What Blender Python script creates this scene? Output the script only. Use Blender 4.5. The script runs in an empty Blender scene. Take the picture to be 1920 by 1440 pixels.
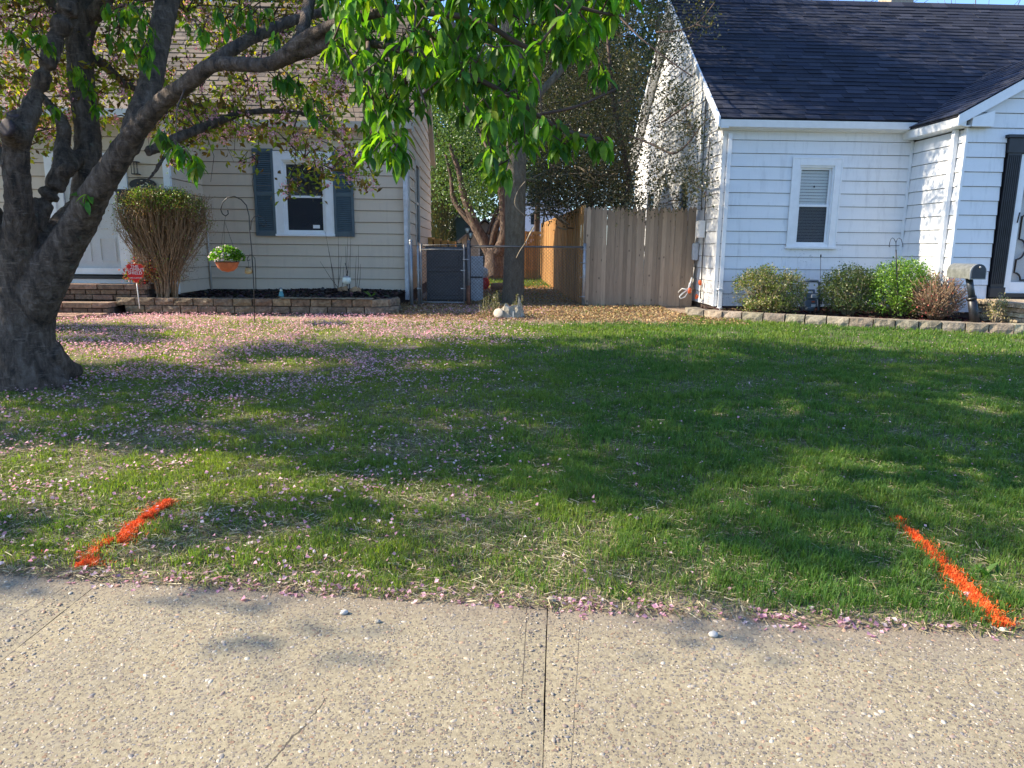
import bpy, bmesh, math, random
import numpy as np
from mathutils import Vector, Matrix, noise as mnoise
S = bpy.context.scene
COL = S.collection
rnd = random.Random(7)
rng = np.random.default_rng(11)
R = math.radians

# ------------------------------------------------------------------ camera
F, YAW, PITCH, ROLL, EYE = 1325.0, R(2.31), R(10.86), R(0.56), 1.45
cy, sy = math.cos(YAW), math.sin(YAW)
FW = Vector((sy*math.cos(PITCH), cy*math.cos(PITCH), -math.sin(PITCH)))
RT = Vector((cy, -sy, 0)); UP = RT.cross(FW)
RT = RT*math.cos(ROLL) + UP*math.sin(ROLL); UP = RT.cross(FW)
cd = bpy.data.cameras.new('camera'); cam = bpy.data.objects.new('camera', cd); COL.objects.link(cam)
cd.sensor_width = 36; cd.lens = F/1920*36; cd.clip_end = 3000; cd.clip_start = .05
m = Matrix((RT, UP, -FW)).transposed().to_4x4(); m.translation = (0, 0, EYE); cam.matrix_world = m
S.camera = cam

# ------------------------------------------------------------------ world, sun, exposure
SUN_EL, SUN_DIR = R(33), Vector((-1, .075, 0)).normalized()     # SUN_DIR: towards the sun
w = bpy.data.worlds.new('World'); S.world = w; w.use_nodes = True
nt = w.node_tree; bg = nt.nodes['Background']
sky = nt.nodes.new('ShaderNodeTexSky'); sky.sky_type = 'NISHITA'; sky.sun_disc = False
sky.sun_elevation = SUN_EL; sky.sun_rotation = math.atan2(SUN_DIR.x, SUN_DIR.y)
sky.air_density = 1.0; sky.dust_density = .6; sky.ozone_density = 1.6
wb = nt.nodes.new('ShaderNodeMix'); wb.data_type = 'RGBA'; wb.blend_type = 'MULTIPLY'; wb.inputs[0].default_value = 1; wb.inputs[7].default_value = (.90, 1.10, 1.42, 1)
nt.links.new(sky.outputs[0], wb.inputs[6]); nt.links.new(wb.outputs[2], bg.inputs[0]); bg.inputs[1].default_value = .12
sd = bpy.data.lights.new('sun', 'SUN'); sd.energy = 5.0; sd.angle = R(.53); sd.color = (1, .88, .69)
so = bpy.data.objects.new('sun', sd); COL.objects.link(so)
sv = Vector((SUN_DIR.x*math.cos(SUN_EL), SUN_DIR.y*math.cos(SUN_EL), math.sin(SUN_EL)))
so.rotation_euler = sv.to_track_quat('Z', 'Y').to_euler(); so.location = (-20, 5, 20)
S.view_settings.view_transform = 'Standard'; S.view_settings.look = 'None'
S.view_settings.exposure = 1.13; S.view_settings.gamma = 1
S.render.engine = 'CYCLES'; S.cycles.max_bounces = 8; S.cycles.transparent_max_bounces = 12
S.cycles.use_denoising = True

# ------------------------------------------------------------------ helpers
def at(px, py, Y):
    """world point seen at photo pixel (1920 wide) at depth plane Y"""
    d = RT*((px-960)/F) - UP*((py-720)/F) + FW
    return d*(Y/d.y) + Vector((0, 0, EYE))
def edge_y(x): return 2.44 - .145*x
def gz(x, y):
    """ground height"""
    e = edge_y(x)
    if y < e: return .15 - .045*(e-y)
    return .15 + .0257*(min(y, 13)-e)
def gp(px, py):
    for k in range(400):
        Y = 2.2+k*.06; p = at(px, py, Y)
        if p.z <= gz(p.x, p.y): return p
    return at(px, py, 26)
def tag(o, label=None, cat=None, group=None, kind=None):
    if label: o['label'] = label
    if cat: o['category'] = cat
    if group: o['group'] = group
    if kind: o['kind'] = kind
    return o
def thing(name, loc, label, cat, group=None, rz=0):
    o = bpy.data.objects.new(name, None); COL.objects.link(o); o.location = loc; o.rotation_euler.z = rz
    o.empty_display_size = .1
    return tag(o, label, cat, group)
def put(name, mesh, parent=None, world=False):
    o = bpy.data.objects.new(name, mesh); COL.objects.link(o)
    if parent: o.parent = parent
    return o
class MB:
    """collects shapes in WORLD coordinates, links them as one mesh object"""
    def __init__(s): s.v = []; s.f = []; s.c = []; s.sm = []
    def add(s, vs, fs, col=None, smooth=False):
        b = len(s.v); s.v += [tuple(v) for v in vs]; s.f += [tuple(i+b for i in f) for f in fs]
        s.c += [col or (1, 1, 1)]*len(vs); s.sm += [smooth]*len(fs); return s
    def box(s, x0, x1, y0, y1, z0, z1, col=None):
        return s.hexa([(x0,y0,z0),(x1,y0,z0),(x1,y1,z0),(x0,y1,z0),(x0,y0,z1),(x1,y0,z1),(x1,y1,z1),(x0,y1,z1)], col)
    def hexa(s, p, col=None):
        return s.add(p, [(0,3,2,1),(4,5,6,7),(0,1,5,4),(1,2,6,5),(2,3,7,6),(3,0,4,7)], col)
    def prism(s, poly, off, col=None):
        n = len(poly); off = Vector(off); p = [Vector(q) for q in poly]
        return s.add(p+[q+off for q in p], [tuple(range(n)), tuple(range(2*n-1, n-1, -1))]+[(i, i+n, (i+1) % n+n, (i+1) % n) for i in range(n)], col)
    def tube(s, pts, rad, n=8, col=None, cap=True, jit=0, smooth=True):
        pts = [Vector(p) for p in pts]
        if not hasattr(rad, '__len__'): rad = [rad]*len(pts)
        vs = []; up = Vector((.3, .2, .9)); k = len(pts)
        for i, p in enumerate(pts):
            t = (pts[min(i+1, k-1)]-pts[max(i-1, 0)]).normalized()
            a = t.cross(up)
            if a.length < .2: a = t.cross(Vector((1, 0, 0)))
            a.normalize(); b = t.cross(a)
            for j in range(n):
                q = 2*math.pi*j/n; rr = rad[i]*(1+(rnd.uniform(-jit, jit) if jit else 0))
                vs.append(p+a*math.cos(q)*rr+b*math.sin(q)*rr)
        fs = [(i*n+j, i*n+(j+1) % n, (i+1)*n+(j+1) % n, (i+1)*n+j) for i in range(k-1) for j in range(n)]
        if cap: fs += [tuple(range(n-1, -1, -1)), tuple(range((k-1)*n, k*n))]
        return s.add(vs, fs, col, smooth)
    def lathe(s, c, prof, n=16, col=None, smooth=True):
        c = Vector(c); vs = [c+Vector((r*math.cos(2*math.pi*j/n), r*math.sin(2*math.pi*j/n), z)) for r, z in prof for j in range(n)]
        k = len(prof)
        return s.add(vs, [(i*n+j, i*n+(j+1) % n, (i+1)*n+(j+1) % n, (i+1)*n+j) for i in range(k-1) for j in range(n)]+[tuple(range(n-1, -1, -1)), tuple(range((k-1)*n, k*n))], col, smooth)
    def ball(s, c, r, col=None, n=8, m=5, jit=0):
        c = Vector(c); rx, ry, rz = r if hasattr(r, '__len__') else (r, r, r)
        vs = [c+Vector((0, 0, -rz))]
        for i in range(1, m):
            t = math.pi*i/m
            for j in range(n):
                q = 2*math.pi*j/n; k = 1+rnd.uniform(-jit, jit)
                vs.append(c+Vector((rx*math.sin(t)*math.cos(q)*k, ry*math.sin(t)*math.sin(q)*k, -rz*math.cos(t)*k)))
        vs.append(c+Vector((0, 0, rz))); e = len(vs)-1
        fs = [(0, 1+(j+1) % n, 1+j) for j in range(n)]
        for i in range(m-2):
            for j in range(n): fs.append((1+i*n+j, 1+i*n+(j+1) % n, 1+(i+1)*n+(j+1) % n, 1+(i+1)*n+j))
        fs += [(e, 1+(m-2)*n+j, 1+(m-2)*n+(j+1) % n) for j in range(n)]
        return s.add(vs, fs, col, True)
    def mesh(s, mat, name='m', origin=(0, 0, 0)):
        me = bpy.data.meshes.new(name); ox, oy, oz = origin
        me.from_pydata([(x-ox, y-oy, z-oz) for x, y, z in s.v], [], s.f); me.materials.append(mat)
        me.polygons.foreach_set('use_smooth', s.sm)
        a = me.color_attributes.new('Col', 'FLOAT_COLOR', 'POINT')
        a.data.foreach_set('color', np.c_[np.array(s.c, 'f'), np.ones(len(s.c), 'f')].ravel())
        me.update(); return me
    def build(s, name, mat, parent=None, bevel=0, kind=None, label=None):
        me = s.mesh(mat, name, world_loc(parent) if parent else Vector((0, 0, 0)))
        o = bpy.data.objects.new(name, me); COL.objects.link(o)
        if parent: o.parent = parent
        if bevel:
            b = o.modifiers.new('bevel', 'BEVEL'); b.width = bevel; b.segments = 2; b.limit_method = 'ANGLE'
        if kind: o['kind'] = kind
        if label: o['label'] = label
        return o
def world_loc(o):
    v = Vector((0, 0, 0))
    while o: v = v+Vector(o.location); o = o.parent      # parents here are never rotated
    return v
def npmesh(name, V, Fa, C, mat, parent=None, kind='stuff', smooth=False):
    """V (n,3) F (m,k) C (n,3) arrays -> object, in world coordinates"""
    org = np.array(world_loc(parent)) if parent else np.zeros(3)
    me = bpy.data.meshes.new(name); V = (V-org).astype('f'); k = Fa.shape[1]
    me.vertices.add(len(V)); me.vertices.foreach_set('co', V.ravel())
    me.loops.add(Fa.size); me.loops.foreach_set('vertex_index', Fa.ravel().astype('i'))
    me.polygons.add(len(Fa)); me.polygons.foreach_set('loop_start', np.arange(0, Fa.size, k, dtype='i'))
    me.polygons.foreach_set('use_smooth', [smooth]*len(Fa))
    me.update(calc_edges=True); me.materials.append(mat)
    a = me.color_attributes.new('Col', 'FLOAT_COLOR', 'POINT')
    a.data.foreach_set('color', np.c_[C, np.ones(len(C))].astype('f').ravel())
    o = bpy.data.objects.new(name, me); COL.objects.link(o)
    if parent: o.parent = parent
    if kind: o['kind'] = kind
    return o

# value noise in numpy
_N = rng.random((256, 256))
def vn(x, y, s=1.0, o=0):
    x = np.asarray(x, float)*s+o*17.3+1000; y = np.asarray(y, float)*s+o*5.1+1000
    i = np.floor(x).astype(int); j = np.floor(y).astype(int); u = x-i; v = y-j
    u = u*u*(3-2*u); v = v*v*(3-2*v); g = lambda a, b: _N[a % 256, b % 256]
    return (g(i, j)*(1-u)+g(i+1, j)*u)*(1-v)+(g(i, j+1)*(1-u)+g(i+1, j+1)*u)*v
def fbm(x, y, s=1.0, o=0): return (vn(x, y, s, o)*.5+vn(x, y, s*2.1, o+1)*.3+vn(x, y, s*4.3, o+2)*.2)
def sstep(a, b, x): t = np.clip((np.asarray(x, float)-a)/(b-a), 0, 1); return t*t*(3-2*t)

# ------------------------------------------------------------------ materials
def nmat(name):
    m = bpy.data.materials.new(name); m.use_nodes = True
    return m, m.node_tree, m.node_tree.nodes['Principled BSDF']
def N(nt, t, **kw):
    n = nt.nodes.new(t)
    for k, v in kw.items():
        if k.startswith('i_'):
            k2 = k[2:]; n.inputs[int(k2) if k2.isdigit() else k2].default_value = v
        else: setattr(n, k, v)
    return n
def ramp(nt, fac, stops):
    r = nt.nodes.new('ShaderNodeValToRGB'); e = r.color_ramp.elements
    while len(e) < len(stops): e.new(.5)
    for i, (p, c) in enumerate(stops): e[i].position = p; e[i].color = (*c, 1) if len(c) == 3 else c
    nt.links.new(fac, r.inputs[0]); return r.outputs[0]
def pos(nt, scale=(1, 1, 1)):
    g = N(nt, 'ShaderNodeNewGeometry'); mp = N(nt, 'ShaderNodeMapping'); mp.inputs['Scale'].default_value = scale
    nt.links.new(g.outputs['Position'], mp.inputs[0]); return mp.outputs[0]
def noise(nt, vec, scale, detail=4, rough=.6, dist=0):
    n = N(nt, 'ShaderNodeTexNoise', i_Scale=scale, i_Detail=detail, i_Roughness=rough, i_Distortion=dist)
    nt.links.new(vec, n.inputs['Vector']); return n.outputs['Fac']
def mixc(nt, fac, a, b, mode='MIX'):
    x = N(nt, 'ShaderNodeMix', data_type='RGBA', blend_type=mode)
    for s, v in ((0, fac), (6, a), (7, b)):
        if hasattr(v, 'links'): nt.links.new(v, x.inputs[s])
        elif s == 0: x.inputs[0].default_value = v
        else: x.inputs[s].default_value = (*v, 1)
    return x.outputs[2]
def bump(nt, h, b, strength=.4, dist=.01, prev=None):
    n = N(nt, 'ShaderNodeBump', i_Strength=strength, i_Distance=dist); nt.links.new(h, n.inputs['Height'])
    if prev: nt.links.new(prev, n.inputs['Normal'])
    nt.links.new(n.outputs[0], b.inputs['Normal']); return n.outputs[0]
def attr(nt): return N(nt, 'ShaderNodeAttribute', attribute_name='Col').outputs['Color']
def plain(name, col, rough=.6, metal=0, var=.15, scale=8, bmp=.15, usecol=False, stretch=(1, 1, 1), bscale=60):
    m, nt, b = nmat(name); v = pos(nt, stretch); n = noise(nt, v, scale)
    lo = tuple(c*(1-var) for c in col); hi = tuple(min(1, c*(1+var)) for c in col)
    c = ramp(nt, n, [(.3, lo), (.7, hi)])
    if usecol: c = mixc(nt, 1, c, attr(nt), 'MULTIPLY')
    nt.links.new(c, b.inputs['Base Color']); b.inputs['Roughness'].default_value = rough; b.inputs['Metallic'].default_value = metal
    if bmp: bump(nt, noise(nt, v, bscale), b, bmp, .004)
    return m
def leafy(name, transl=.45, rough=.45, spec=.5, tint=(1.3, 1.5, .45)):
    """vertex-coloured foliage with light coming through"""
    m, nt, b = nmat(name); c = attr(nt); v = pos(nt); n = noise(nt, v, 30, 2)
    c2 = mixc(nt, 1, c, ramp(nt, n, [(.25, (.75, .75, .75)), (.75, (1.25, 1.25, 1.2))]), 'MULTIPLY')
    nt.links.new(c2, b.inputs['Base Color']); b.inputs['Roughness'].default_value = rough
    b.inputs['Specular IOR Level'].default_value = spec
    t = N(nt, 'ShaderNodeBsdfTranslucent'); nt.links.new(mixc(nt, 1, c2, tint, 'MULTIPLY'), t.inputs[0])
    x = N(nt, 'ShaderNodeMixShader', i_0=transl); nt.links.new(b.outputs[0], x.inputs[1]); nt.links.new(t.outputs[0], x.inputs[2])
    nt.links.new(x.outputs[0], nt.nodes['Material Output'].inputs[0]); return m

def siding_mat(name, col, chip, chipcol, dirt):
    m, nt, b = nmat(name); v = pos(nt, (1, 1, 1)); vs = pos(nt, (.6, .6, 3))
    n = noise(nt, vs, 2.2, 5); c = ramp(nt, n, [(.3, tuple(x*.93 for x in col)), (.75, col)])
    z = pos(nt, (2, 2, .25)); st = noise(nt, z, 5, 5, .7)
    c = mixc(nt, ramp(nt, st, [(.52, (0, 0, 0)), (.8, (dirt,)*3)]), c, tuple(x*.62 for x in col))
    ch = noise(nt, v, 22, 6, .75); big = noise(nt, v, 1.3, 3)
    mm = N(nt, 'ShaderNodeMath', operation='MULTIPLY'); nt.links.new(ch, mm.inputs[0]); nt.links.new(big, mm.inputs[1])
    f = ramp(nt, mm.outputs[0], [(chip, (0, 0, 0)), (chip+.025, (.8, .8, .8))])
    c = mixc(nt, f, c, chipcol)
    nt.links.new(c, b.inputs['Base Color']); b.inputs['Roughness'].default_value = .5
    bump(nt, noise(nt, pos(nt, (2, 2, 25)), 6, 5), b, .12, .003); return m
M = {}
M['white_siding'] = siding_mat('white_siding', (.80, .80, .79), .40, (.40, .41, .42), .7)
M['beige_siding'] = siding_mat('beige_siding', (.64, .52, .39), .47, (.36, .31, .25), .35)
M['white_trim'] = plain('white_trim', (.80, .80, .79), .45, var=.05)
M['grey_trim'] = plain('grey_trim', (.55, .57, .60), .5, var=.18, scale=12)
M['beige_trim'] = plain('beige_trim', (.50, .46, .40), .5, var=.08)
M['blue_shutter'] = plain('blue_shutter', (.075, .110, .128), .5, var=.12, bmp=.05)
M['black_paint'] = plain('black_paint', (.012, .012, .016), .42, var=.5, bmp=.1)
M['black_metal'] = plain('black_metal', (.012, .012, .014), .4, var=.2)
M['galv'] = plain('galv', (.34, .35, .36), .45, .6, var=.15, scale=20)
M['mid_galv'] = plain('mid_galv', (.22, .215, .21), .55, .4, var=.25, scale=20)
M['dark_galv'] = plain('dark_galv', (.13, .13, .135), .5, .5, var=.2, scale=20)
M['rust'] = plain('rust', (.16, .07, .04), .85, var=.35, scale=25)
M['concrete'] = plain('concrete', (.34, .32, .28), .9, var=.2, scale=9, bmp=.4)
M['foundation'] = plain('foundation', (.09, .065, .055), .9, var=.4, scale=6, bmp=.5)
M['unlit_interior'] = plain('unlit_interior', (.02, .02, .024), .9, var=.2)
M['blind'] = plain('blind', (.85, .88, .84), .7, var=.03, bmp=0)
M['curtain'] = plain('curtain', (.52, .54, .53), .8, var=.2, scale=5)
def glassmat(name, tint, alpha):
    m, nt, b = nmat(name); b.inputs['Base Color'].default_value = (*tint, 1); b.inputs['Roughness'].default_value = .04
    b.inputs['IOR'].default_value = 1.5; b.inputs['Specular IOR Level'].default_value = .7
    t = N(nt, 'ShaderNodeBsdfTransparent'); x = N(nt, 'ShaderNodeMixShader', i_0=alpha)
    nt.links.new(b.outputs[0], x.inputs[1]); nt.links.new(t.outputs[0], x.inputs[2]); nt.links.new(x.outputs[0], nt.nodes['Material Output'].inputs[0])
    bump(nt, noise(nt, pos(nt), 2.5, 2), b, .12, .02); return m
M['glass_clear'] = glassmat('glass_clear', (.03, .04, .04), .85)
M['glass_dark'] = glassmat('glass_dark', (.02, .022, .028), .38)

def screenmat():
    m, nt, b = nmat('insect_screen'); b.inputs['Base Color'].default_value = (.045, .05, .06, 1); b.inputs['Roughness'].default_value = .7; b.inputs['Specular IOR Level'].default_value = .15
    t = N(nt, 'ShaderNodeBsdfTransparent'); x = N(nt, 'ShaderNodeMixShader', i_0=.5)
    nt.links.new(b.outputs[0], x.inputs[1]); nt.links.new(t.outputs[0], x.inputs[2]); nt.links.new(x.outputs[0], nt.nodes['Material Output'].inputs[0]); return m
M['glass_screen'] = screenmat()
def wood(name, col, streak, knots=False):
    m, nt, b = nmat(name); oi = N(nt, 'ShaderNodeObjectInfo')
    add = N(nt, 'ShaderNodeVectorMath', operation='ADD'); nt.links.new(pos(nt, (14, 14, 1.2)), add.inputs[0])
    cx = N(nt, 'ShaderNodeCombineXYZ'); mu = N(nt, 'ShaderNodeMath', operation='MULTIPLY', i_1=40.)
    nt.links.new(oi.outputs['Random'], mu.inputs[0]); nt.links.new(mu.outputs[0], cx.inputs[0]); nt.links.new(mu.outputs[0], cx.inputs[2])
    nt.links.new(cx.outputs[0], add.inputs[1])
    n = noise(nt, add.outputs[0], 2.2, 6, .65, 1.2)
    c = ramp(nt, n, [(.25, tuple(x*(1-streak) for x in col)), (.6, col), (.85, tuple(min(1, x*(1+streak*.6)) for x in col))])
    c = mixc(nt, 1, c, ramp(nt, oi.outputs['Random'], [(0, (.66, .64, .62)), (1, (1.2, 1.19, 1.17))]), 'MULTIPLY')
    if knots:
        vo = N(nt, 'ShaderNodeTexVoronoi', i_Scale=6.5, i_Randomness=1.); a2 = N(nt, 'ShaderNodeVectorMath', operation='ADD')
        nt.links.new(pos(nt, (1.2, 1.2, .8)), a2.inputs[0]); nt.links.new(cx.outputs[0], a2.inputs[1]); nt.links.new(a2.outputs[0], vo.inputs['Vector'])
        c = mixc(nt, ramp(nt, vo.outputs['Distance'], [(.0, (.95,)*3), (.09, (.8,)*3), (.15, (0,)*3)]), c, tuple(x*.28 for x in col))
    nt.links.new(c, b.inputs['Base Color']); b.inputs['Roughness'].default_value = .85
    bump(nt, n, b, .35, .004); return m
M['grey_wood'] = wood('grey_wood', (.40, .30, .21), .28, True)
M['brown_wood'] = wood('brown_wood', (.58, .32, .11), .5)
M['log'] = wood('log', (.36, .22, .12), .4)

def stone(name, lo, mid, hi, bs=22):
    m, nt, b = nmat(name); v = pos(nt); n = noise(nt, v, 13, 6, .7)
    c = ramp(nt, n, [(.28, lo), (.5, mid), (.72, hi)]); c = mixc(nt, 1, c, attr(nt), 'MULTIPLY')
    nt.links.new(c, b.inputs['Base Color']); b.inputs['Roughness'].default_value = .95
    p = bump(nt, noise(nt, v, bs, 5, .7), b, .9, .03); return m
M['block'] = stone('block', (.07, .052, .036), (.20, .15, .105), (.34, .27, .19))
M['border_block'] = stone('border_block', (.12, .10, .075), (.30, .25, .185), (.44, .38, .29), 16)
M['brick'] = stone('brick', (.22, .17, .11), (.42, .34, .23), (.52, .44, .32))
M['redbrick'] = stone('redbrick', (.09, .06, .045), (.20, .135, .10), (.31, .225, .17))
M['rock'] = stone('rock', (.15, .13, .10), (.34, .30, .23), (.55, .50, .42))

def shingle_mat(name, lo, hi):
    m, nt, b = nmat(name); v = pos(nt); n = noise(nt, v, 90, 3, .8)
    c = mixc(nt, 1, ramp(nt, n, [(.35, lo), (.7, hi)]), attr(nt), 'MULTIPLY')
    nt.links.new(c, b.inputs['Base Color']); b.inputs['Roughness'].default_value = .85
    b.inputs['Specular IOR Level'].default_value = .35
    bump(nt, n, b, .5, .004); return m
M['navy_shingle'] = shingle_mat('navy_shingle', (.013, .015, .024), (.036, .040, .056))
M['brown_shingle'] = shingle_mat('brown_shingle', (.14, .11, .085), (.26, .21, .165))

def bark(name, lo, mid, hi, lent, zst):
    m, nt, b = nmat(name); v = pos(nt); n = noise(nt, pos(nt, (1, 1, .35)), 16, 7, .72, .4)
    c = ramp(nt, n, [(.35, lo), (.52, mid), (.74, hi)])
    # cherry lenticels: short pale horizontal dashes
    l = noise(nt, pos(nt, (6, 6, 34)), 1.5, 4, .7, .8); c = mixc(nt, ramp(nt, l, [(.56, (0,)*3), (.7, (lent,)*3)]), c, tuple(min(1, x*1.9) for x in hi))
    li = noise(nt, v, 7, 5, .7); c = mixc(nt, ramp(nt, li, [(.64, (0,)*3), (.7, (.55,)*3)]), c, (.20, .22, .17))
    nt.links.new(c, b.inputs['Base Color']); b.inputs['Roughness'].default_value = .8
    p = bump(nt, noise(nt, pos(nt, (1, 1, zst)), 26, 6, .75, .6), b, 1, .06)
    bump(nt, l, b, .35, .01, p); return m
M['cherry_bark'] = bark('cherry_bark', (.026, .017, .012), (.125, .085, .06), (.28, .215, .17), .3, .45)
M['smooth_bark'] = bark('smooth_bark', (.12, .095, .06), (.21, .175, .12), (.29, .25, .18), .05, 1.5)
M['myrtle_bark'] = bark('myrtle_bark', (.06, .038, .026), (.13, .08, .052), (.36, .28, .20), .05, .5)
M['sawn'] = plain('sawn_knot', (.05, .035, .038), .8, var=.5, scale=30)
M['twig'] = plain('twig', (.085, .055, .042), .8, var=.3)
M['bush_twig'] = plain('bush_twig', (.26, .17, .10), .8, var=.35, scale=20)
M['pale_twig'] = plain('pale_twig', (.34, .27, .18), .8, var=.3)
M['leaf'] = leafy('leaf', .56, .5, .35, (1.5, 1.6, .4))
M['smallleaf'] = leafy('smallleaf', .30, .35, .6)
M['petal'] = leafy('petal', .5, .6, .3, (1.2, .9, 1.0))
M['grassblade'] = leafy('grassblade', .5, .5, .35, (1.3, 1.4, .5))
M['litter'] = leafy('litter', .15, .8, .3, (1, 1, 1))
M['paint_blade'] = leafy('paint_blade', .2, .6, .3, (1, 1, 1))
M['pale_stone'] = plain('pale_stone', (.52, .49, .43), .8, var=.15, scale=60)
M['red_plastic'] = plain('red_plastic', (.62, .012, .012), .35, var=.05, bmp=0)
M['white_plastic'] = plain('white_plastic', (.78, .78, .76), .4, var=.04, bmp=0)
M['grey_plastic'] = plain('grey_plastic', (.062, .055, .056), .6, var=.12, scale=4)
M['terracotta'] = plain('terracotta', (.48, .13, .05), .8, var=.2, scale=20)
M['meter_grey'] = plain('meter_grey', (.14, .17, .20), .5, var=.15)
M['mailbox_metal'] = plain('mailbox_metal', (.23, .235, .22), .42, .45, var=.3, scale=14, bmp=.2)
M['mailbox_dark'] = plain('mailbox_dark', (.028, .034, .045), .4, var=.2)
M['green_shed'] = plain('green_shed', (.045, .075, .068), .8, var=.15)
M['far_white'] = plain('far_white', (.62, .64, .68), .7, var=.06)
M['far_roof'] = plain('far_roof', (.17, .165, .16), .9, var=.15)
M['lumber'] = plain('lumber', (.62, .33, .09), .8, var=.3, scale=12)
M['jar_glass'] = plain('jar_glass', (.62, .68, .62), .15, var=.15, scale=20, bmp=.3)
M['amber'] = plain('amber', (.38, .27, .13), .3, var=.4, scale=30)
M['orange_tag'] = plain('orange_tag', (.75, .13, .03), .6, var=.2)
M['black_mulch'] = plain('black_mulch', (.018, .013, .012), .95, var=.5, scale=40, bmp=1)
M['red_mulch'] = plain('red_mulch', (.05, .022, .018), .95, var=.5, scale=40, bmp=1)
def text_mesh(txt, size, depth, mat):
    cu = bpy.data.curves.new('t', 'FONT'); cu.body = txt; cu.size = size; cu.extrude = depth; cu.align_x = 'CENTER'; cu.align_y = 'CENTER'
    o = bpy.data.objects.new('t', cu); COL.objects.link(o); bpy.context.view_layer.update()
    me = bpy.data.meshes.new_from_object(o.evaluated_get(bpy.context.evaluated_depsgraph_get()))
    bpy.data.objects.remove(o); bpy.data.curves.remove(cu); me.materials.clear(); me.materials.append(mat); return me

# ------------------------------------------------------------------ ground
def ground_material():
    m, nt, b = nmat('soil_and_thatch'); v = pos(nt)
    sep = N(nt, 'ShaderNodeSeparateXYZ'); nt.links.new(v, sep.inputs[0])
    n1 = noise(nt, v, 2.2, 5, .6); n2 = noise(nt, v, 45, 5, .75); n3 = noise(nt, v, 140, 3, .7)
    soil = ramp(nt, n2, [(.3, (.08, .055, .036)), (.55, (.19, .145, .095)), (.75, (.34, .27, .18))])
    thatch = ramp(nt, n3, [(.3, (.07, .065, .028)), (.5, (.16, .145, .06)), (.72, (.34, .29, .15))])
    c = mixc(nt, ramp(nt, n1, [(.56, (0,)*3), (.66, (1,)*3)]), thatch, soil)
    # lusher to the right
    g = N(nt, 'ShaderNodeMapRange', i_1=-1.5, i_2=1.5, i_3=0., i_4=.75); nt.links.new(sep.outputs[0], g.inputs[0])
    c = mixc(nt, g.outputs[0], c, ramp(nt, n3, [(.3, (.035, .05, .016)), (.7, (.12, .14, .05))]))
    # bare strip between and in front of the fence
    d = N(nt, 'ShaderNodeMapRange', i_1=10.2, i_2=11., i_3=0., i_4=1.); nt.links.new(sep.outputs[1], d.inputs[0])
    bare = ramp(nt, n2, [(.3, (.20, .13, .085)), (.55, (.36, .26, .175)), (.75, (.50, .39, .27))])
    c = mixc(nt, d.outputs[0], c, bare)
    nt.links.new(c, b.inputs['Base Color']); b.inputs['Roughness'].default_value = 1
    p = bump(nt, n2, b, .15, .008); bump(nt, n3, b, .35, .004, p); return m
def ground_sheet():
    xs = np.r_[-400, -120, -40, -20, np.arange(-10, 12.01, .25), 20, 40, 120, 400]
    ts = np.r_[0, .1, .25, .5, .8, 1.2, 1.6, 2., 2.5, 3, 3.6, 4.2, 5, 6, 7, 8, 9, 10.5, 12, 14, 18, 26, 40, 80, 200, 600]
    V = []; nx = len(xs)
    for t in ts:
        for x in xs:
            e = edge_y(max(-12, min(14, x)))
            if t == 0: yy = e+.03*math.sin(x*3.1)+.04*(mnoise.noise(Vector((x*1.3, 0, 0)))); z = .125
            else:
                yy = e+t; z = gz(max(-12, min(14, x)), yy)-.003-.010*abs(mnoise.noise(Vector((x*.9, yy*.9, 0))))
            V.append((x, yy, z))
    Fc = [(j*nx+i, j*nx+i+1, (j+1)*nx+i+1, (j+1)*nx+i) for j in range(len(ts)-1) for i in range(nx-1)]
    V = np.array(V); npmesh('ground', V, np.array(Fc), np.ones((len(V), 3)), ground_material(), kind='structure', smooth=True)
ground_sheet()
mb = MB(); mb.add([(-400, -400, -.06), (400, -400, -.06), (400, 40, -.06), (-400, 40, -.06)], [(0, 1, 2, 3)])
tag(mb.build('road', plain('asphalt', (.055, .055, .057), .9, var=.2, scale=30, bmp=.5)), kind='structure')

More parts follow.
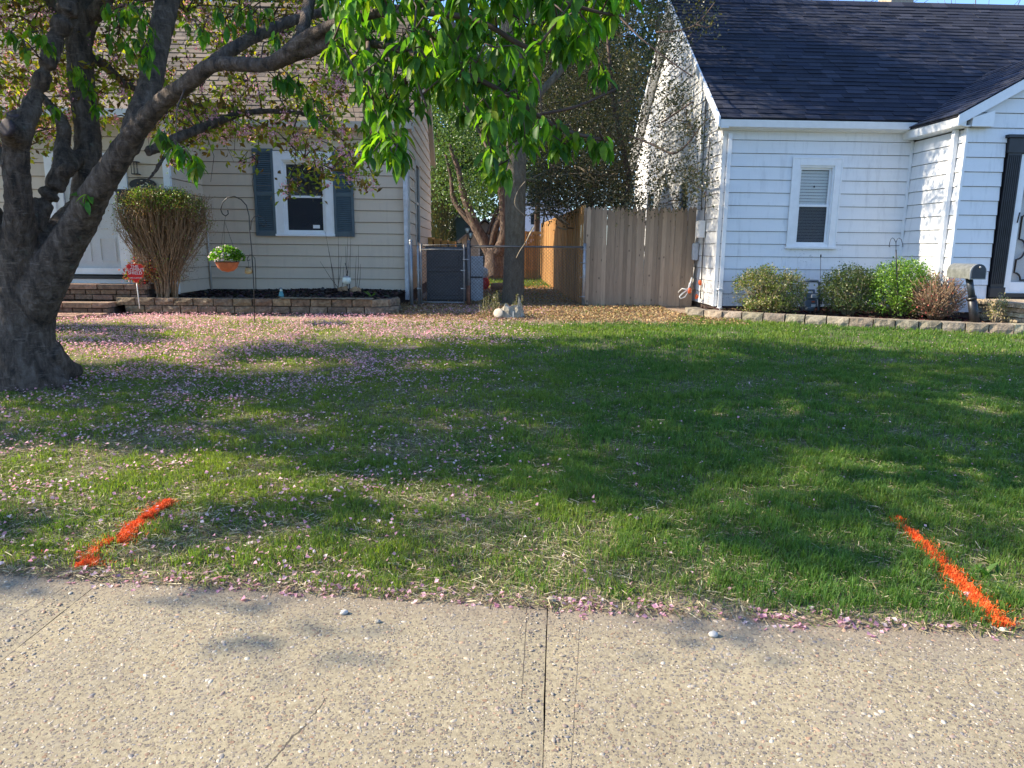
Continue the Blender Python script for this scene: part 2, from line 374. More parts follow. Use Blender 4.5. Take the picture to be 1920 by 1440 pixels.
# sidewalk: exposed aggregate slabs, each a part
def aggregate():
    m, nt, b = nmat('exposed_aggregate'); v = pos(nt)
    ce = ramp(nt, noise(nt, v, 60, 5, .75), [(.3, (.215, .175, .11)), (.7, (.46, .39, .25))])
    h = None; c = ce
    for sc, thr, seed in ((95, .34, 0.), (52, .30, 7.3)):
        mp = N(nt, 'ShaderNodeMapping'); mp.inputs['Location'].default_value = (seed, seed, 0); nt.links.new(v, mp.inputs[0])
        mp.inputs['Scale'].default_value = (1, 1.15, .3)
        vo = N(nt, 'ShaderNodeTexVoronoi', i_Scale=sc, i_Randomness=1.); nt.links.new(mp.outputs[0], vo.inputs['Vector'])
        sp = N(nt, 'ShaderNodeSeparateXYZ'); nt.links.new(vo.outputs['Color'], sp.inputs[0])
        pc = ramp(nt, sp.outputs[0], [(0, (.11, .10, .10)), (.25, (.28, .225, .155)), (.45, (.21, .185, .16)), (.6, (.39, .33, .25)), (.78, (.19, .15, .13)), (.9, (.31, .19, .11)), (1, (.46, .41, .34))])
        f = ramp(nt, vo.outputs['Distance'], [(thr, (1,)*3), (thr+.08, (0,)*3)])
        gate = ramp(nt, sp.outputs[1], [(.35 if sc > 60 else .55, (0,)*3), (.4 if sc > 60 else .6, (1,)*3)])
        f = mixc(nt, 1, f, gate, 'MULTIPLY'); c = mixc(nt, f, c, pc)
        h = f if h is None else mixc(nt, 1, h, f, 'LIGHTEN')
    big = noise(nt, v, 1.7, 4, .6); c = mixc(nt, 1, c, ramp(nt, big, [(.3, (.86, .85, .84)), (.7, (1.06, 1.05, 1.03))]), 'MULTIPLY')
    sp3 = N(nt, 'ShaderNodeSeparateXYZ'); nt.links.new(v, sp3.inputs[0])
    def mth(op, a, b_=None, c_=None):
        n_ = N(nt, 'ShaderNodeMath', operation=op)
        for k_, q_ in enumerate((a, b_, c_)):
            if q_ is None: continue
            if hasattr(q_, 'links'): nt.links.new(q_, n_.inputs[k_])
            else: n_.inputs[k_].default_value = q_
        return n_.outputs[0]
    wob = mth('MULTIPLY', mth('SUBTRACT', noise(nt, v, 9, 5, .7), .5), .05)
    wear = noise(nt, v, 4.5, 5, .7); c = mixc(nt, ramp(nt, wear, [(.5, (0,)*3), (.75, (.5,)*3)]), c, (.27, .235, .185))
    # dirty margin beside the lawn
    ey = mth('SUBTRACT', mth('MULTIPLY_ADD', sp3.outputs[0], -.145, 2.44), sp3.outputs[1])
    c = mixc(nt, ramp(nt, mth('ADD', ey, wob), [(.0, (.75,)*3), (.07, (.45,)*3), (.2, (0,)*3)]), c, (.23, .18, .13))
    # scored lines and old hairline cracks: (x0, y0, x1, y1, half width, wobble)
    for (x0, y0, x1, y1, w_, wb_) in ((.165, 2.45, .115, 1.9, .0016, .1), (.36, 2.4, .21, 1.5, .0012, .08), (-.47, 1.92, -.62, 1.5, .0035, 1.0), (-1.62, 2.6, -1.78, 1.9, .0016, .15)):
        k_ = (x1-x0)/(y1-y0); d_ = mth('SUBTRACT', mth('SUBTRACT', sp3.outputs[0], mth('MULTIPLY_ADD', sp3.outputs[1], k_, x0-k_*y0)), mth('MULTIPLY', wob, wb_)); ad = mth('ABSOLUTE', d_)
        rng_ = mth('MULTIPLY', mth('LESS_THAN', sp3.outputs[1], y0), mth('GREATER_THAN', sp3.outputs[1], y1)); f_ = mth('MULTIPLY', mth('LESS_THAN', ad, mth('MULTIPLY', noise(nt, v, 30, 3), w_*2)), rng_); c = mixc(nt, mth('MULTIPLY', f_, .85), c, (.055, .045, .035))
        h = mixc(nt, f_, h, (0, 0, 0))
    nt.links.new(c, b.inputs['Base Color']); b.inputs['Roughness'].default_value = .9
    p = bump(nt, noise(nt, v, 210, 4, .8), b, .7, .004); bump(nt, h, b, .9, .006, p); return m
AGG = aggregate()
sw = thing('sidewalk', (0, 1.5, 0), None, None); sw['kind'] = 'structure'
JX = [(-8.5, -8.7), (-6.7, -6.9), (-4.95, -5.15), (-3.22, -3.42), (-1.49, -1.69), (.25, .06), (2.0, 1.8), (3.75, 3.55), (5.5, 5.3), (7.25, 7.05)]
for (a, b), (a2, b2) in zip(JX[:-1], JX[1:]):
    bm = bmesh.new(); g = .0018; n = 14; m_ = 24; grid = []
    for j in range(m_+1):
        row = []
        for i in range(n+1):
            u = i/n; t = j/m_
            xa = (a*t+b*(1-t))+g*(1+1.6*mnoise.noise(Vector((a*9, t*31, 0)))); xb = (a2*t+b2*(1-t))-g*(1+1.6*mnoise.noise(Vector((a2*9, t*31, 3))))
            x = xa+(xb-xa)*u; y = (edge_y(x)+.14)*t+(edge_y(x)-1.75)*(1-t)
            row.append(bm.verts.new((x, y, gz(x, min(y, edge_y(x)-.001))-.0002+(.004 if (j == m_) else 0)-.004*(i in (0, n)))))
        grid.append(row)
    for j in range(m_):
        for i in range(n): bm.faces.new((grid[j][i], grid[j][i+1], grid[j+1][i+1], grid[j+1][i]))
    for side in (0, n):
        for j in range(m_):
            p, q = grid[j][side], grid[j+1][side]
            bm.faces.new((p, q, bm.verts.new(q.co-Vector((0, 0, .1))), bm.verts.new(p.co-Vector((0, 0, .1)))))
    me = bpy.data.meshes.new('slab'); bm.transform(Matrix.Translation((0, -1.5, 0))); bm.normal_update(); bm.to_mesh(me); bm.free(); me.materials.append(AGG)
    o = bpy.data.objects.new('slab', me); COL.objects.link(o); o.parent = sw
# dirt-filled joint bed under the slabs
mb = MB(); mb.add([(-9, edge_y(-9)+.1, .13), (-9, edge_y(-9)-1.9, .045), (9, edge_y(9)-1.9, .045), (9, edge_y(9)+.1, .13)], [(0, 1, 2, 3)])
o = mb.build('joint_bed', plain('joint_soil', (.05, .04, .03), 1, var=.4, scale=60), sw); o.location = o.location+Vector((0, 0, -.016))
# proud pebbles (real stones in the aggregate)
def JX_at(y):
    out = []
    for a, b in JX:
        x = (a+b)/2
        for _ in range(2): t = (y-(edge_y(x)-1.75))/1.89; x = a*t+b*(1-t)
        out.append(x)
    return np.array(out)
def pebbles():
    n = 9000; x = rng.uniform(-1.9, 2.1, n); y = edge_y(x)-rng.random(n)**1.0*1.0+.02
    big = rng.random(n) < .07; s = np.where(big, rng.uniform(.005, .009, n), rng.uniform(.002, .0042, n))
    pal = np.array([(.27, .24, .20), (.42, .34, .24), (.33, .28, .22), (.46, .39, .29), (.28, .21, .17), (.42, .27, .17), (.48, .42, .33), (.20, .185, .175)])
    k, m_ = 7, 3; V = []; C = []; Fc = []
    ang = np.arange(k)/k*2*np.pi
    kp = np.array([np.min(np.abs(x[i]-(JX_at(y[i])))) > .022 for i in range(n)])
    for i in np.where(kp)[0]:
        rot = rng.random()*3.14; ax = s[i]*rng.uniform(1, 1.5); ay = s[i]*rng.uniform(.7, 1); z0 = .15-.045*(edge_y(x[i])-y[i]); hz = s[i]*.26
        b = len(V); col = pal[rng.integers(8)]*rng.uniform(.75, 1.2)
        for (rr, zz) in ((1, -.3), (.72, .65)):
            cx_ = np.cos(ang)*ax*rr; cy_ = np.sin(ang)*ay*rr
            X = x[i]+cx_*math.cos(rot)-cy_*math.sin(rot); Y = y[i]+cx_*math.sin(rot)+cy_*math.cos(rot)
            for a_, b_ in zip(X, Y): V.append((a_, b_, z0+zz*hz)); C.append(col)
        V.append((x[i], y[i], z0+hz)); C.append(col)
        for j in range(k):
            Fc.append((b+j, b+(j+1) % k, b+k+(j+1) % k)); Fc.append((b+j, b+k+(j+1) % k, b+k+j)); Fc.append((b+k+j, b+k+(j+1) % k, b+2*k))
    return npmesh('pebbles', np.array(V), np.array(Fc), np.array(C), stone_p, smooth=True, kind='stuff')
stone_p, nt_, b_ = nmat('pebble'); nt_.links.new(attr(nt_), b_.inputs['Base Color']); b_.inputs['Roughness'].default_value = .6
pebbles()

# ------------------------------------------------------------------ houses: siding, trims, windows
def siding(parent, p0, p1, zs, expo, mat, cut=(), roofz=None, joints=(), lip=.020, z0=None):
    """boards from p0 to p1 (2D, the outside is to the right of p0->p1); zs=(bottom, top); cut=[(u0,u1,z0,z1)]; roofz(u0,u1)->shape for gables"""
    p0 = Vector((*p0, 0)); p1 = Vector((*p1, 0)); L = (p1-p0).length; t = (p1-p0)/L; nrm = Vector((t.y, -t.x, 0))
    z = zs[0]; k = 0
    while z < zs[1]-.01:
        zt = min(z+expo, zs[1]); segs = [(0, L)]; part = []
        for (u0, u1, c0, c1) in cut:
            if c0 < zt-.004 and c1 > z+.004:
                if c0 > z+.02: part.append((u0, u1, z, c0))
                if c1 < zt-.02: part.append((u0, u1, c1, zt))
                new = []
                for (a, b) in segs:
                    if u1 <= a or u0 >= b: new.append((a, b)); continue
                    if u0 > a: new.append((a, u0))
                    if u1 < b: new.append((u1, b))
                segs = new
        out = []
        for (a, b) in segs:
            js = [j for (kk, j) in joints if kk == k and a+.2 < j < b-.2]
            e = a
            for j in js: out.append((e, j-.0015)); e = j+.0015
            out.append((e, b))
        for (u0, u1, za, zb_) in part:
            u0, u1 = max(u0, 0), min(u1, L)
            if u1-u0 < .03: continue
            q = MB(); P = lambda u, zz, d: p0+t*u+nrm*d+Vector((0, 0, zz)); fa = lip-(lip-.002)*(za-z)/(zt-z); fb = lip-(lip-.002)*(zb_-z)/(zt-z); g = .007 if za == z else 0
            q.hexa([P(u0, za+g, fa), P(u1, za+g, fa), P(u1, za+g, -.02), P(u0, za+g, -.02), P(u0, zb_, fb), P(u1, zb_, fb), P(u1, zb_, -.02), P(u0, zb_, -.02)]); q.build('siding_board', mat, parent)
        for (a, b) in out:
            if b-a < .02: continue
            if roofz:
                ra, rb = roofz(z), roofz(zt); a0, b0 = max(a, ra[0]), min(b, ra[1]); a1, b1 = max(a, rb[0]), min(b, rb[1])
                if b0-a0 < .05: continue
                if b1 < a1: a1 = b1 = (a1+b1)/2
            else: a0, b0, a1, b1 = a, b, a, b
            q = MB(); P = lambda u, zz, d: p0+t*u+nrm*d+Vector((0, 0, zz))
            q.hexa([P(a0, z+.007, lip), P(b0, z+.007, lip), P(b0, z+.007, -.02), P(a0, z+.007, -.02), P(a1, zt-.001, .002), P(b1, zt-.001, .002), P(b1, zt-.001, -.02), P(a1, zt-.001, -.02)])
            q.build('siding_board', mat, parent)
        z += expo; k += 1
def core(parent, x0, x1, y0, y1, z0, z1, mat, holes=()):
    """the sheathing behind the boards: four thin walls"""
    mb = MB(); t = .04; i = .03
    def wallx(y, ya, hs):
        zs_ = z0; segs = [(x0+i, x1-i, z0, z1)]
        for (a, b, c, d) in hs:
            segs = [(x0+i, a, z0, z1), (b, x1-i, z0, z1), (a, b, z0, c), (a, b, d, z1)]
        for (a, b, c, d) in segs: mb.box(a, b, y, ya, c, d)
    wallx(y0+i, y0+i+t, holes); wallx(y1-i-t, y1-i, ())
    mb.box(x0+i, x0+i+t, y0+i+t, y1-i-t, z0, z1); mb.box(x1-i-t, x1-i, y0+i+t, y1-i-t, z0, z1)
    return mb.build('wall', mat, parent)
def window_frame(parent, x0, x1, y, z0, z1, trim, mats, sill=True, head=0, glass=('glass_clear', 'glass_screen'), trimmat='white_trim'):
    """double hung window in a wall facing -Y; outer casing x0..x1, z0..z1"""
    T = M[trimmat]; q = MB(); o_ = y-.034
    q.box(x0, x0+trim, o_, y+.02, z0+.03, z1-.0); q.box(x1-trim, x1, o_, y+.02, z0+.03, z1); q.box(x0+trim, x1-trim, o_, y+.02, z1-trim, z1)
    q.box(x0-.012, x0+.014, o_-.008, o_+.004, z0+.03, z1+.012); q.box(x1-.014, x1+.012, o_-.008, o_+.004, z0+.03, z1+.012); q.box(x0+.014, x1-.014, o_-.008, o_+.004, z1-.012, z1+.012)
    win = q.build('window', T, parent, bevel=.003)
    s = MB(); s.box(x0-.02, x1+.02, o_-.035, y+.02, z0-.01, z0+.03); s.build('sill', T, win, bevel=.004)
    a, b, c, d = x0+trim, x1-trim, z0+.03, z1-trim; e = .035
    # jamb liner
    j = MB(); j.box(a, a+.025, y-.01, y+.09, c, d); j.box(b-.025, b, y-.01, y+.09, c, d); j.box(a+.025, b-.025, y-.01, y+.09, d-.03, d); j.box(a+.025, b-.025, y-.01, y+.09, c, c+.035); j.build('jamb', T, win)
    a += .025; b -= .025; c += .035; d -= .03; mid = (c+d)/2+.01
    for (lo, hi, yy, g) in ((mid-.012, d, y+.035, glass[0]), (c, mid+.018, y+.012, glass[1])):
        f = MB(); f.box(a, a+e, yy, yy+.022, lo, hi); f.box(b-e, b, yy, yy+.022, lo, hi); f.box(a+e, b-e, yy, yy+.022, hi-e, hi); f.box(a+e, b-e, yy, yy+.022, lo, lo+e)
        f.build('sash', T, win, bevel=.002)
        gl = MB(); gl.box(a+e, b-e, yy+.009, yy+.013, lo+e, hi-e); gl.build('pane', M[g], win)
    return win, (a, b, c, d, mid)

# ---- white house
WH = thing('white_house', (3.9, 11.9, gz(4, 12)), 'white clapboard house with dark navy shingle roof, right of the picket fence', 'house')
wm = M['white_siding']
zb, zt = EYE-.93, EYE+1.93
wx0, wx1, wz0, wz1 = 5.06, 5.88, EYE+.05, EYE+1.50
rs = .82; RY, RZ = 15.35, EYE+4.97; YF, YB = 11.9, 18.8
core(WH, 3.9, 11.5, YF, YB, zb-.4, EYE+1.98, M['foundation'], [(wx0+.05, wx1-.05, wz0+.05, wz1-.05)])
siding(WH, (3.9, YF), (7.03, YF), (zb, zt), .2075, wm, [(wx0-3.9, wx1-3.9, wz0, wz1)], joints=((12, 2.72), (3, 1.1)))
# left side and its gable, facing the sun
prof = lambda z: (max(0, RY and (YB-(RY+(RZ-z)/rs)) if z > EYE+1.9 else 0), (YB-(RY-(RZ-z)/rs)) if z > EYE+1.9 else 99)
siding(WH, (3.9, YB), (3.9, YF), (zb, RZ-.15), .2075, wm, [(4.4, 5.1, EYE+.1, EYE+1.35), (1.6, 2.4, EYE+.1, EYE+1.35)], roofz=prof)
mb = MB(); mb.prism([(3.935, YF+.08, EYE+1.9), (3.935, YB-.08, EYE+1.9), (3.935, RY, RZ-.15)], (.04, 0, 0)); mb.build('gable_wall', M['foundation'], WH)
for (y0, y1, z0, z1) in ((YB-5.1, YB-4.4, EYE+.1, EYE+1.35), (YB-2.4, YB-1.6, EYE+.1, EYE+1.35)):
    q = MB(); q.box(3.86, 3.93, y0, y0+.08, z0, z1); q.box(3.86, 3.93, y1-.08, y1, z0, z1); q.box(3.86, 3.93, y0+.08, y1-.08, z1-.08, z1); q.box(3.86, 3.93, y0+.08, y1-.08, z0, z0+.07); q.box(3.87, 3.93, y0+.08, y1-.08, (z0+z1)/2-.02, (z0+z1)/2+.02)
    wn = q.build('window', M['white_trim'], WH); q = MB(); q.box(3.90, 3.905, y0+.08, y1-.08, z0+.07, z1-.08); q.build('pane', M['glass_dark'], wn)
q = MB(); q.box(7.005, 7.045, YF-.026, YF+.0, zb+.03, EYE+1.8); q.build('corner_board', M['white_trim'], WH)
# corner board, front fascia and gutter
q = MB(); q.box(3.872, 3.93, YF-.028, YF-.0, zb, zt-.02); q.box(3.872, 3.9, YF, YF+.06, zb, zt-.02); q.build('corner_board', M['white_trim'], WH, bevel=.003)
q = MB(); q.tube([(3.97, YF-.075, EYE+1.86), (3.97, YF-.075, EYE+.0), (3.97, YF-.075, zb-.02)], .042, 4, smooth=False); q.tube([(3.97, YF-.075, zb-.02), (3.97, YF-.085, zb-.16)], .055, 8)
q.box(3.92, 4.02, YF-.12, YF-.02, zb+.28, zb+.30)
q.build('downspout', M['white_trim'], WH)
q = MB(); q.prism([(3.74, YF-.12, EYE+1.92), (3.74, YF-.25, EYE+1.935), (3.74, YF-.27, EYE+2.04), (3.74, YF-.255, EYE+2.04), (3.74, YF-.24, EYE+1.955), (3.74, YF-.12, EYE+1.94)], (3.35, 0, 0)); q.box(3.74, 7.09, YF-.12, YF-.1, EYE+1.92, EYE+2.05); q.build('gutter', M['white_trim'], WH)
q = MB(); q.box(3.74, 7.2, YF-.10, YF+.02, EYE+1.91, EYE+1.93); q.build('soffit', M['white_trim'], WH)
# rake board
q = MB(); q.prism([(3.70, YF-.27, EYE+1.93), (3.70, RY, RZ-.13), (3.70, RY, RZ+.02), (3.70, YF-.27, EYE+2.08)], (.03, 0, 0)); q.prism([(3.70, YB+.27, EYE+1.93), (3.70, RY, RZ-.13), (3.70, RY, RZ+.02), (3.70, YB+.27, EYE+2.08)], (.03, 0, 0)); q.build('rake_board', M['white_trim'], WH)
q = MB()
for (ya, sg) in ((YF-.25, 1), (YB+.25, -1)): q.prism([(3.735, ya, EYE+1.915), (3.88, ya, EYE+1.915), (3.88, RY, RZ-.14), (3.735, RY, RZ-.14)], (0, 0, .012))
q.build('rake_soffit', M['white_trim'], WH)
win, (a, b, c, d, mid) = window_frame(WH, wx0, wx1, YF, wz0, wz1, .115, None)
q = MB(); k = int((d-c)/.05)
for i in range(k):
    z = c+i*.05; q.hexa([(a, YF+.070, z), (b, YF+.070, z), (b, YF+.084, z+.044), (a, YF+.084, z+.044), (a, YF+.067, z+.003), (b, YF+.067, z+.003), (b, YF+.081, z+.046), (a, YF+.081, z+.046)])
q.build('blind_slats', M['blind'], win, kind='stuff')
q = MB(); q.box(a-.1, b+.1, YF+.2, YF+.21, c-.1, d+.1); q.build('dark_room_sheet', M['unlit_interior'], win)  # near-black sheet painted to stand for the unlit room
q = MB(); q.lathe((0, 0, 0), [(.013, 0), (.016, .004), (.010, .006)], 12); me = q.mesh(M['black_metal']); me.transform(Matrix.Rotation(R(90), 4, 'X')); o = put('suction_hook', me, win, world=False); o.location = Vector(((a+b)/2, YF+.04, mid+.31))-world_loc(win)

# roof with single shingles
def shingle_roof(parent, x0, x1, yE, zE, yR, zR, expo, wmin, wmax, mat, pal, nparts, back=True, offcut=None):
    sl = Vector((0, yR-yE, zR-zE)); L = sl.length; sl.normalize(); nr = Vector((0, -sl.z, sl.y)); th = .012
    dk = MB(); E = Vector((0, yE, zE)); Rg = Vector((0, yR, zR))
    for (A, B) in ((E, Rg),)+(((Vector((0, 2*yR-yE, zE)), Rg),) if back else ()):
        dk.add([(x0, *A.yz), (x1, *A.yz), (x1, *B.yz), (x0, *B.yz), (x0, A.y, A.z-.05), (x1, A.y, A.z-.05), (x1, B.y, B.z-.05), (x0, B.y, B.z-.05)], [(0, 1, 2, 3), (4, 7, 6, 5), (0, 4, 5, 1), (1, 5, 6, 2), (2, 6, 7, 3), (3, 7, 4, 0)], (.5, .5, .5))
    dk.build('roof_deck', mat, parent)
    cache = {}; st = MB(); cnt = 0; s = -.02; row = 0; base = world_loc(parent)
    while s < L-.02:
        x = x0-.03+rnd.random()*.2*((row % 2) == 1)-.1
        while x < x1:
            wd = rnd.choice((wmin, (wmin+wmax)/2, wmax)); ci = rnd.randrange(len(pal)); lam = rnd.random() < .45
            xa, xb = max(x, x0-.02), min(x+wd, x1+.02)
            if xb-xa > .03 and not (offcut and offcut((xa+xb)/2, s)):
                t2 = th*(1.7 if lam else 1)
                def quad(xa, xb):
                    p = []
                    for (ss, hh) in ((0, t2), (expo*1.15, .003)):
                        p.append(((xa), ss, hh)); p.append(((xb), ss, hh))
                    return p
                full = abs((xb-xa)-wd) < 1e-6
                if cnt < nparts and full:
                    key = (wd, ci, lam)
                    if key not in cache:
                        q = MB(); A = [(0, 0, 0), (wd-.004, 0, 0)]
                        P = lambda u, ss, hh: Vector((u, 0, 0))+sl*ss+nr*hh
                        q.hexa([P(0, 0, -.002), P(wd-.004, 0, -.002), P(wd-.004, expo*1.15, -.002), P(0, expo*1.15, -.002), P(0, 0, t2), P(wd-.004, 0, t2), P(wd-.004, expo*1.15, .003), P(0, expo*1.15, .003)], pal[ci])
                        cache[key] = q.mesh(mat, 'shingle')
                    o = bpy.data.objects.new('shingle', cache[key]); COL.objects.link(o); o.parent = parent
                    o.location = Vector((xa, yE, zE))+sl*s+nr*.001-base; cnt += 1
                else:
                    P = lambda u, ss, hh: Vector((u, yE, zE))+sl*(s+ss)+nr*(hh+.001)
                    xb2 = xb-.004
                    st.hexa([P(xa, 0, -.002), P(xb2, 0, -.002), P(xb2, expo*1.15, -.002), P(xa, expo*1.15, -.002), P(xa, 0, t2), P(xb2, 0, t2), P(xb2, expo*1.15, .003), P(xa, expo*1.15, .003)], pal[ci])
            x += wd
        s += expo; row += 1
    if st.v: st.build('roof_shingles', mat, parent, kind='stuff')
    cp = MB(); x = x0
    while x < x1:
        cp.hexa([(x, yR-.13, zR-.085), (x+.29, yR-.13, zR-.085), (x+.29, yR, zR+.012), (x, yR, zR+.012), (x, yR-.13, zR-.065), (x+.29, yR-.13, zR-.065), (x+.29, yR, zR+.045), (x, yR, zR+.045)], rnd.choice(pal))
        cp.hexa([(x, yR, zR+.012), (x+.29, yR, zR+.012), (x+.29, yR+.13, zR-.085), (x, yR+.13, zR-.085), (x, yR, zR+.045), (x+.29, yR, zR+.045), (x+.29, yR+.13, zR-.065), (x, yR+.13, zR-.065)], rnd.choice(pal)); x += .3
    cp.build('ridge_caps', mat, parent, kind='stuff')
navy = [(.75, .75, .8), (1, 1, 1), (1.25, 1.22, 1.18), (.65, .68, .74), (1.7, 1.62, 1.55), (.9, .95, 1.05), (.8, .85, 1)]
shingle_roof(WH, 3.73, 12.5, YF-.24, EYE+2.075, RY, RZ, .142, .24, .40, M['navy_shingle'], navy, 300)
# chimney peeking above the ridge
q = MB(); p = at(1676, 4, 16.6); q.box(p.x-.17, p.x+.33, 16.4, 16.95, EYE+4.0, EYE+5.62); q.build('chimney', M['brick'], WH)

# entry projection on the right
PX, PY = 7.06, 10.6
siding(WH, (PX, YF), (PX, PY), (zb+.03, EYE+1.78), .2075, wm)
GX = 8.9; gs = .56; gzr = lambda x: EYE+2.02+gs*(min(x, 2*GX-x)-PX+.1)
doorx0, doorz0, doorz1 = 7.70, EYE-.64, EYE+1.66
siding(WH, (PX, PY), (11, PY), (zb+.03, EYE+3.0), .2075, wm, [(doorx0-.03-PX, 2.3, doorz0-.1, doorz1+.03)], roofz=lambda z: ((0 if z < EYE+1.85 else (z-EYE-2.02)/gs-.1+.05), 3.9 if z < EYE+1.85 else 2*(GX-PX)-((z-EYE-2.02)/gs-.1+.05)))
q = MB(); q.box(PX+.03, 7.68, PY+.03, PY+.07, zb-.35, EYE+2.0); q.box(PX+.03, PX+.07, PY+.07, YF, zb-.35, EYE+1.8); q.build('wall', M['foundation'], WH)
q = MB(); q.box(PX-.018, PX+.02, PY-.024, PY+.0, zb+.03, EYE+1.8); q.box(PX-.018, PX, PY, PY+.04, zb+.03, EYE+1.8); q.build('corner_board', M['white_trim'], WH, bevel=.003)
q = MB(); q.prism([(PX-.10, PY-.12, EYE+1.80), (PX-.20, PY-.12, EYE+1.81), (PX-.225, PY-.12, EYE+1.925), (PX-.20, PY-.12, EYE+1.925), (PX-.10, PY-.12, EYE+1.92)], (0, 1.42, 0)); q.box(PX-.10, PX+.02, PY-.1, YF-.1, EYE+1.80, EYE+1.815); q.build('gutter', M['white_trim'], WH)
q = MB(); q.box(PX-.085, PX-.022, PY+.14, PY+.22, zb-.12, EYE+1.80); q.tube([(PX-.05, PY+.18, zb-.12), (PX-.09, PY+.1, zb-.2)], .045, 6); q.build('downspout', M['white_trim'], WH, bevel=.006)
# entry gable roof: left slope, sunlight put into its lighter shingle colour
def gable_roof():
    st = MB(); dx = GX-PX+.24; zE = EYE+1.95; zR = zE+gs*dx; L = math.hypot(dx, gs*dx); t = Vector((dx, 0, gs*dx))/L; nr = Vector((-t.z, 0, t.x))
    B = Vector((PX-.24, 0, zE)); dk = MB()
    dk.hexa([B+Vector((0, PY-.14, -.02)), B+t*L+Vector((0, PY-.14, -.02)), B+t*L+Vector((0, 15, -.02)), B+Vector((0, 15, -.02)), B+Vector((0, PY-.14, .02)), B+t*L+Vector((0, PY-.14, .02)), B+t*L+Vector((0, 15, .02)), B+Vector((0, 15, .02))], (.8, .75, .7))
    B2 = Vector((2*GX-B.x, 0, zE)); t2 = Vector((-t.x, 0, t.z))
    dk.hexa([B2+Vector((0, PY-.14, -.02)), B2+t2*L+Vector((0, PY-.14, -.02)), B2+t2*L+Vector((0, 15, -.02)), B2+Vector((0, 15, -.02)), B2+Vector((0, PY-.14, .02)), B2+t2*L+Vector((0, PY-.14, .02)), B2+t2*L+Vector((0, 15, .02)), B2+Vector((0, 15, .02))], (.8, .75, .7))
    s = -.02
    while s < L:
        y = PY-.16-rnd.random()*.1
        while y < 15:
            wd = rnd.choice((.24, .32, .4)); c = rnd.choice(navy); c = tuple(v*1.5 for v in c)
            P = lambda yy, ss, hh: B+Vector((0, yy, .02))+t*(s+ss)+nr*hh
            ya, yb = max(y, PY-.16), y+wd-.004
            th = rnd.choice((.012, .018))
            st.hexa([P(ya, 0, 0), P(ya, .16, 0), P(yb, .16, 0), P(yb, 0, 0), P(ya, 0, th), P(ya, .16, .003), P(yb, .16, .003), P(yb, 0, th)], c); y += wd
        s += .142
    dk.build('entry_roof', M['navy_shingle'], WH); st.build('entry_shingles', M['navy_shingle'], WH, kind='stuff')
    rk = MB()
    for sgn, BB, tt in ((1, B, t), (-1, B2, t2)):
        rk.prism([BB+Vector((-.0*sgn, PY-.15, -.15)), BB+tt*L+Vector((0, PY-.15, -.15)), BB+tt*L+Vector((0, PY-.15, .0)), BB+Vector((0, PY-.15, .0))], (0, .025, 0))
    rk.prism([(PX-.02, PY-.13, EYE+1.80), (PX+.30, PY-.13, EYE+1.80), (PX+.30, PY-.13, EYE+2.02), (PX-.02, PY-.13, EYE+1.92)], (0, .1, 0))
    rk.build('rake_board', M['white_trim'], WH)
gable_roof()
# black door surround and white storm door
q = MB(); q.box(doorx0-.02, 9.0, PY-.06, PY+.02, EYE+1.45, doorz1); q.box(doorx0-.06, 9.04, PY-.09, PY+.02, doorz1, doorz1+.045); surround = q.build('door_surround', M['black_paint'], WH, bevel=.004)
q = MB(); q.box(doorx0, doorx0+.21, PY-.045, PY+.02, doorz0+.13, EYE+1.45); q.build('pilaster', M['black_paint'], surround)
q = MB()
for i in range(6): q.box(doorx0+.025+i*.03, doorx0+.040+i*.03, PY-.055, PY-.045, doorz0+.18, EYE+1.42)
q.build('flutes', M['black_paint'], surround)
q = MB(); q.box(doorx0-.012, doorx0+.222, PY-.07, PY+.02, doorz0-.02, doorz0+.13); q.build('plinth', M['black_paint'], surround, bevel=.005)
dx0, dx1, dz0, dz1 = doorx0+.225, doorx0+1.13, doorz0+.04, EYE+1.44
q = MB(); q.box(dx0, dx0+.10, PY-.02, PY+.01, dz0, dz1); q.box(dx1-.10, dx1, PY-.02, PY+.01, dz0, dz1); q.box(dx0+.1, dx1-.1, PY-.02, PY+.01, dz1-.1, dz1); q.box(dx0+.1, dx1-.1, PY-.02, PY+.01, dz0, dz0+.17); door = q.build('storm_door', M['white_trim'], WH, bevel=.004)
q = MB(); q.box(dx0+.1, dx1-.1, PY+.03, PY+.05, dz0+.17, dz1-.1); q.build('door_panel', M['white_trim'], door)
q = MB(); q.box(dx0+.1, dx1-.1, PY-.004, PY-.001, dz0+.17, dz1-.1); q.build('pane', M['glass_clear'], door)
q = MB(); q.box(doorx0+.2, dx1+.1, PY-.05, PY+.02, doorz0-.02, doorz0+.04); q.build('threshold', M['black_metal'], door)
def scroll(zc, h):
    a, b = dx0+.14, dx1-.14; c0, c1 = zc-h, zc+h; r = .11; pts = []
    def arc(cx, cz, a0, a1):
        for i in range(7):
            t = R(a0+(a1-a0)*i/6); pts.append((cx+r*math.cos(t), PY-.012, cz+r*math.sin(t)))
    arc(a, c0, 0, 90); arc(a, c1, -90, 0); arc(b, c1, 180, 270); arc(b, c0, 90, 180); pts.append(pts[0])
    q = MB(); q.tube(pts, .014, 6, cap=False); q.build('scroll_frame', M['black_metal'], door)
scroll(dz0+.41, .21); scroll(dz0+.98, .28); scroll(dz0+1.62, .28)
q = MB(); q.tube([(dx0+.05, PY-.05, EYE+.45), (dx0+.05, PY-.07, EYE+.6)], .01, 6); q.build('handle', M['black_metal'], door)

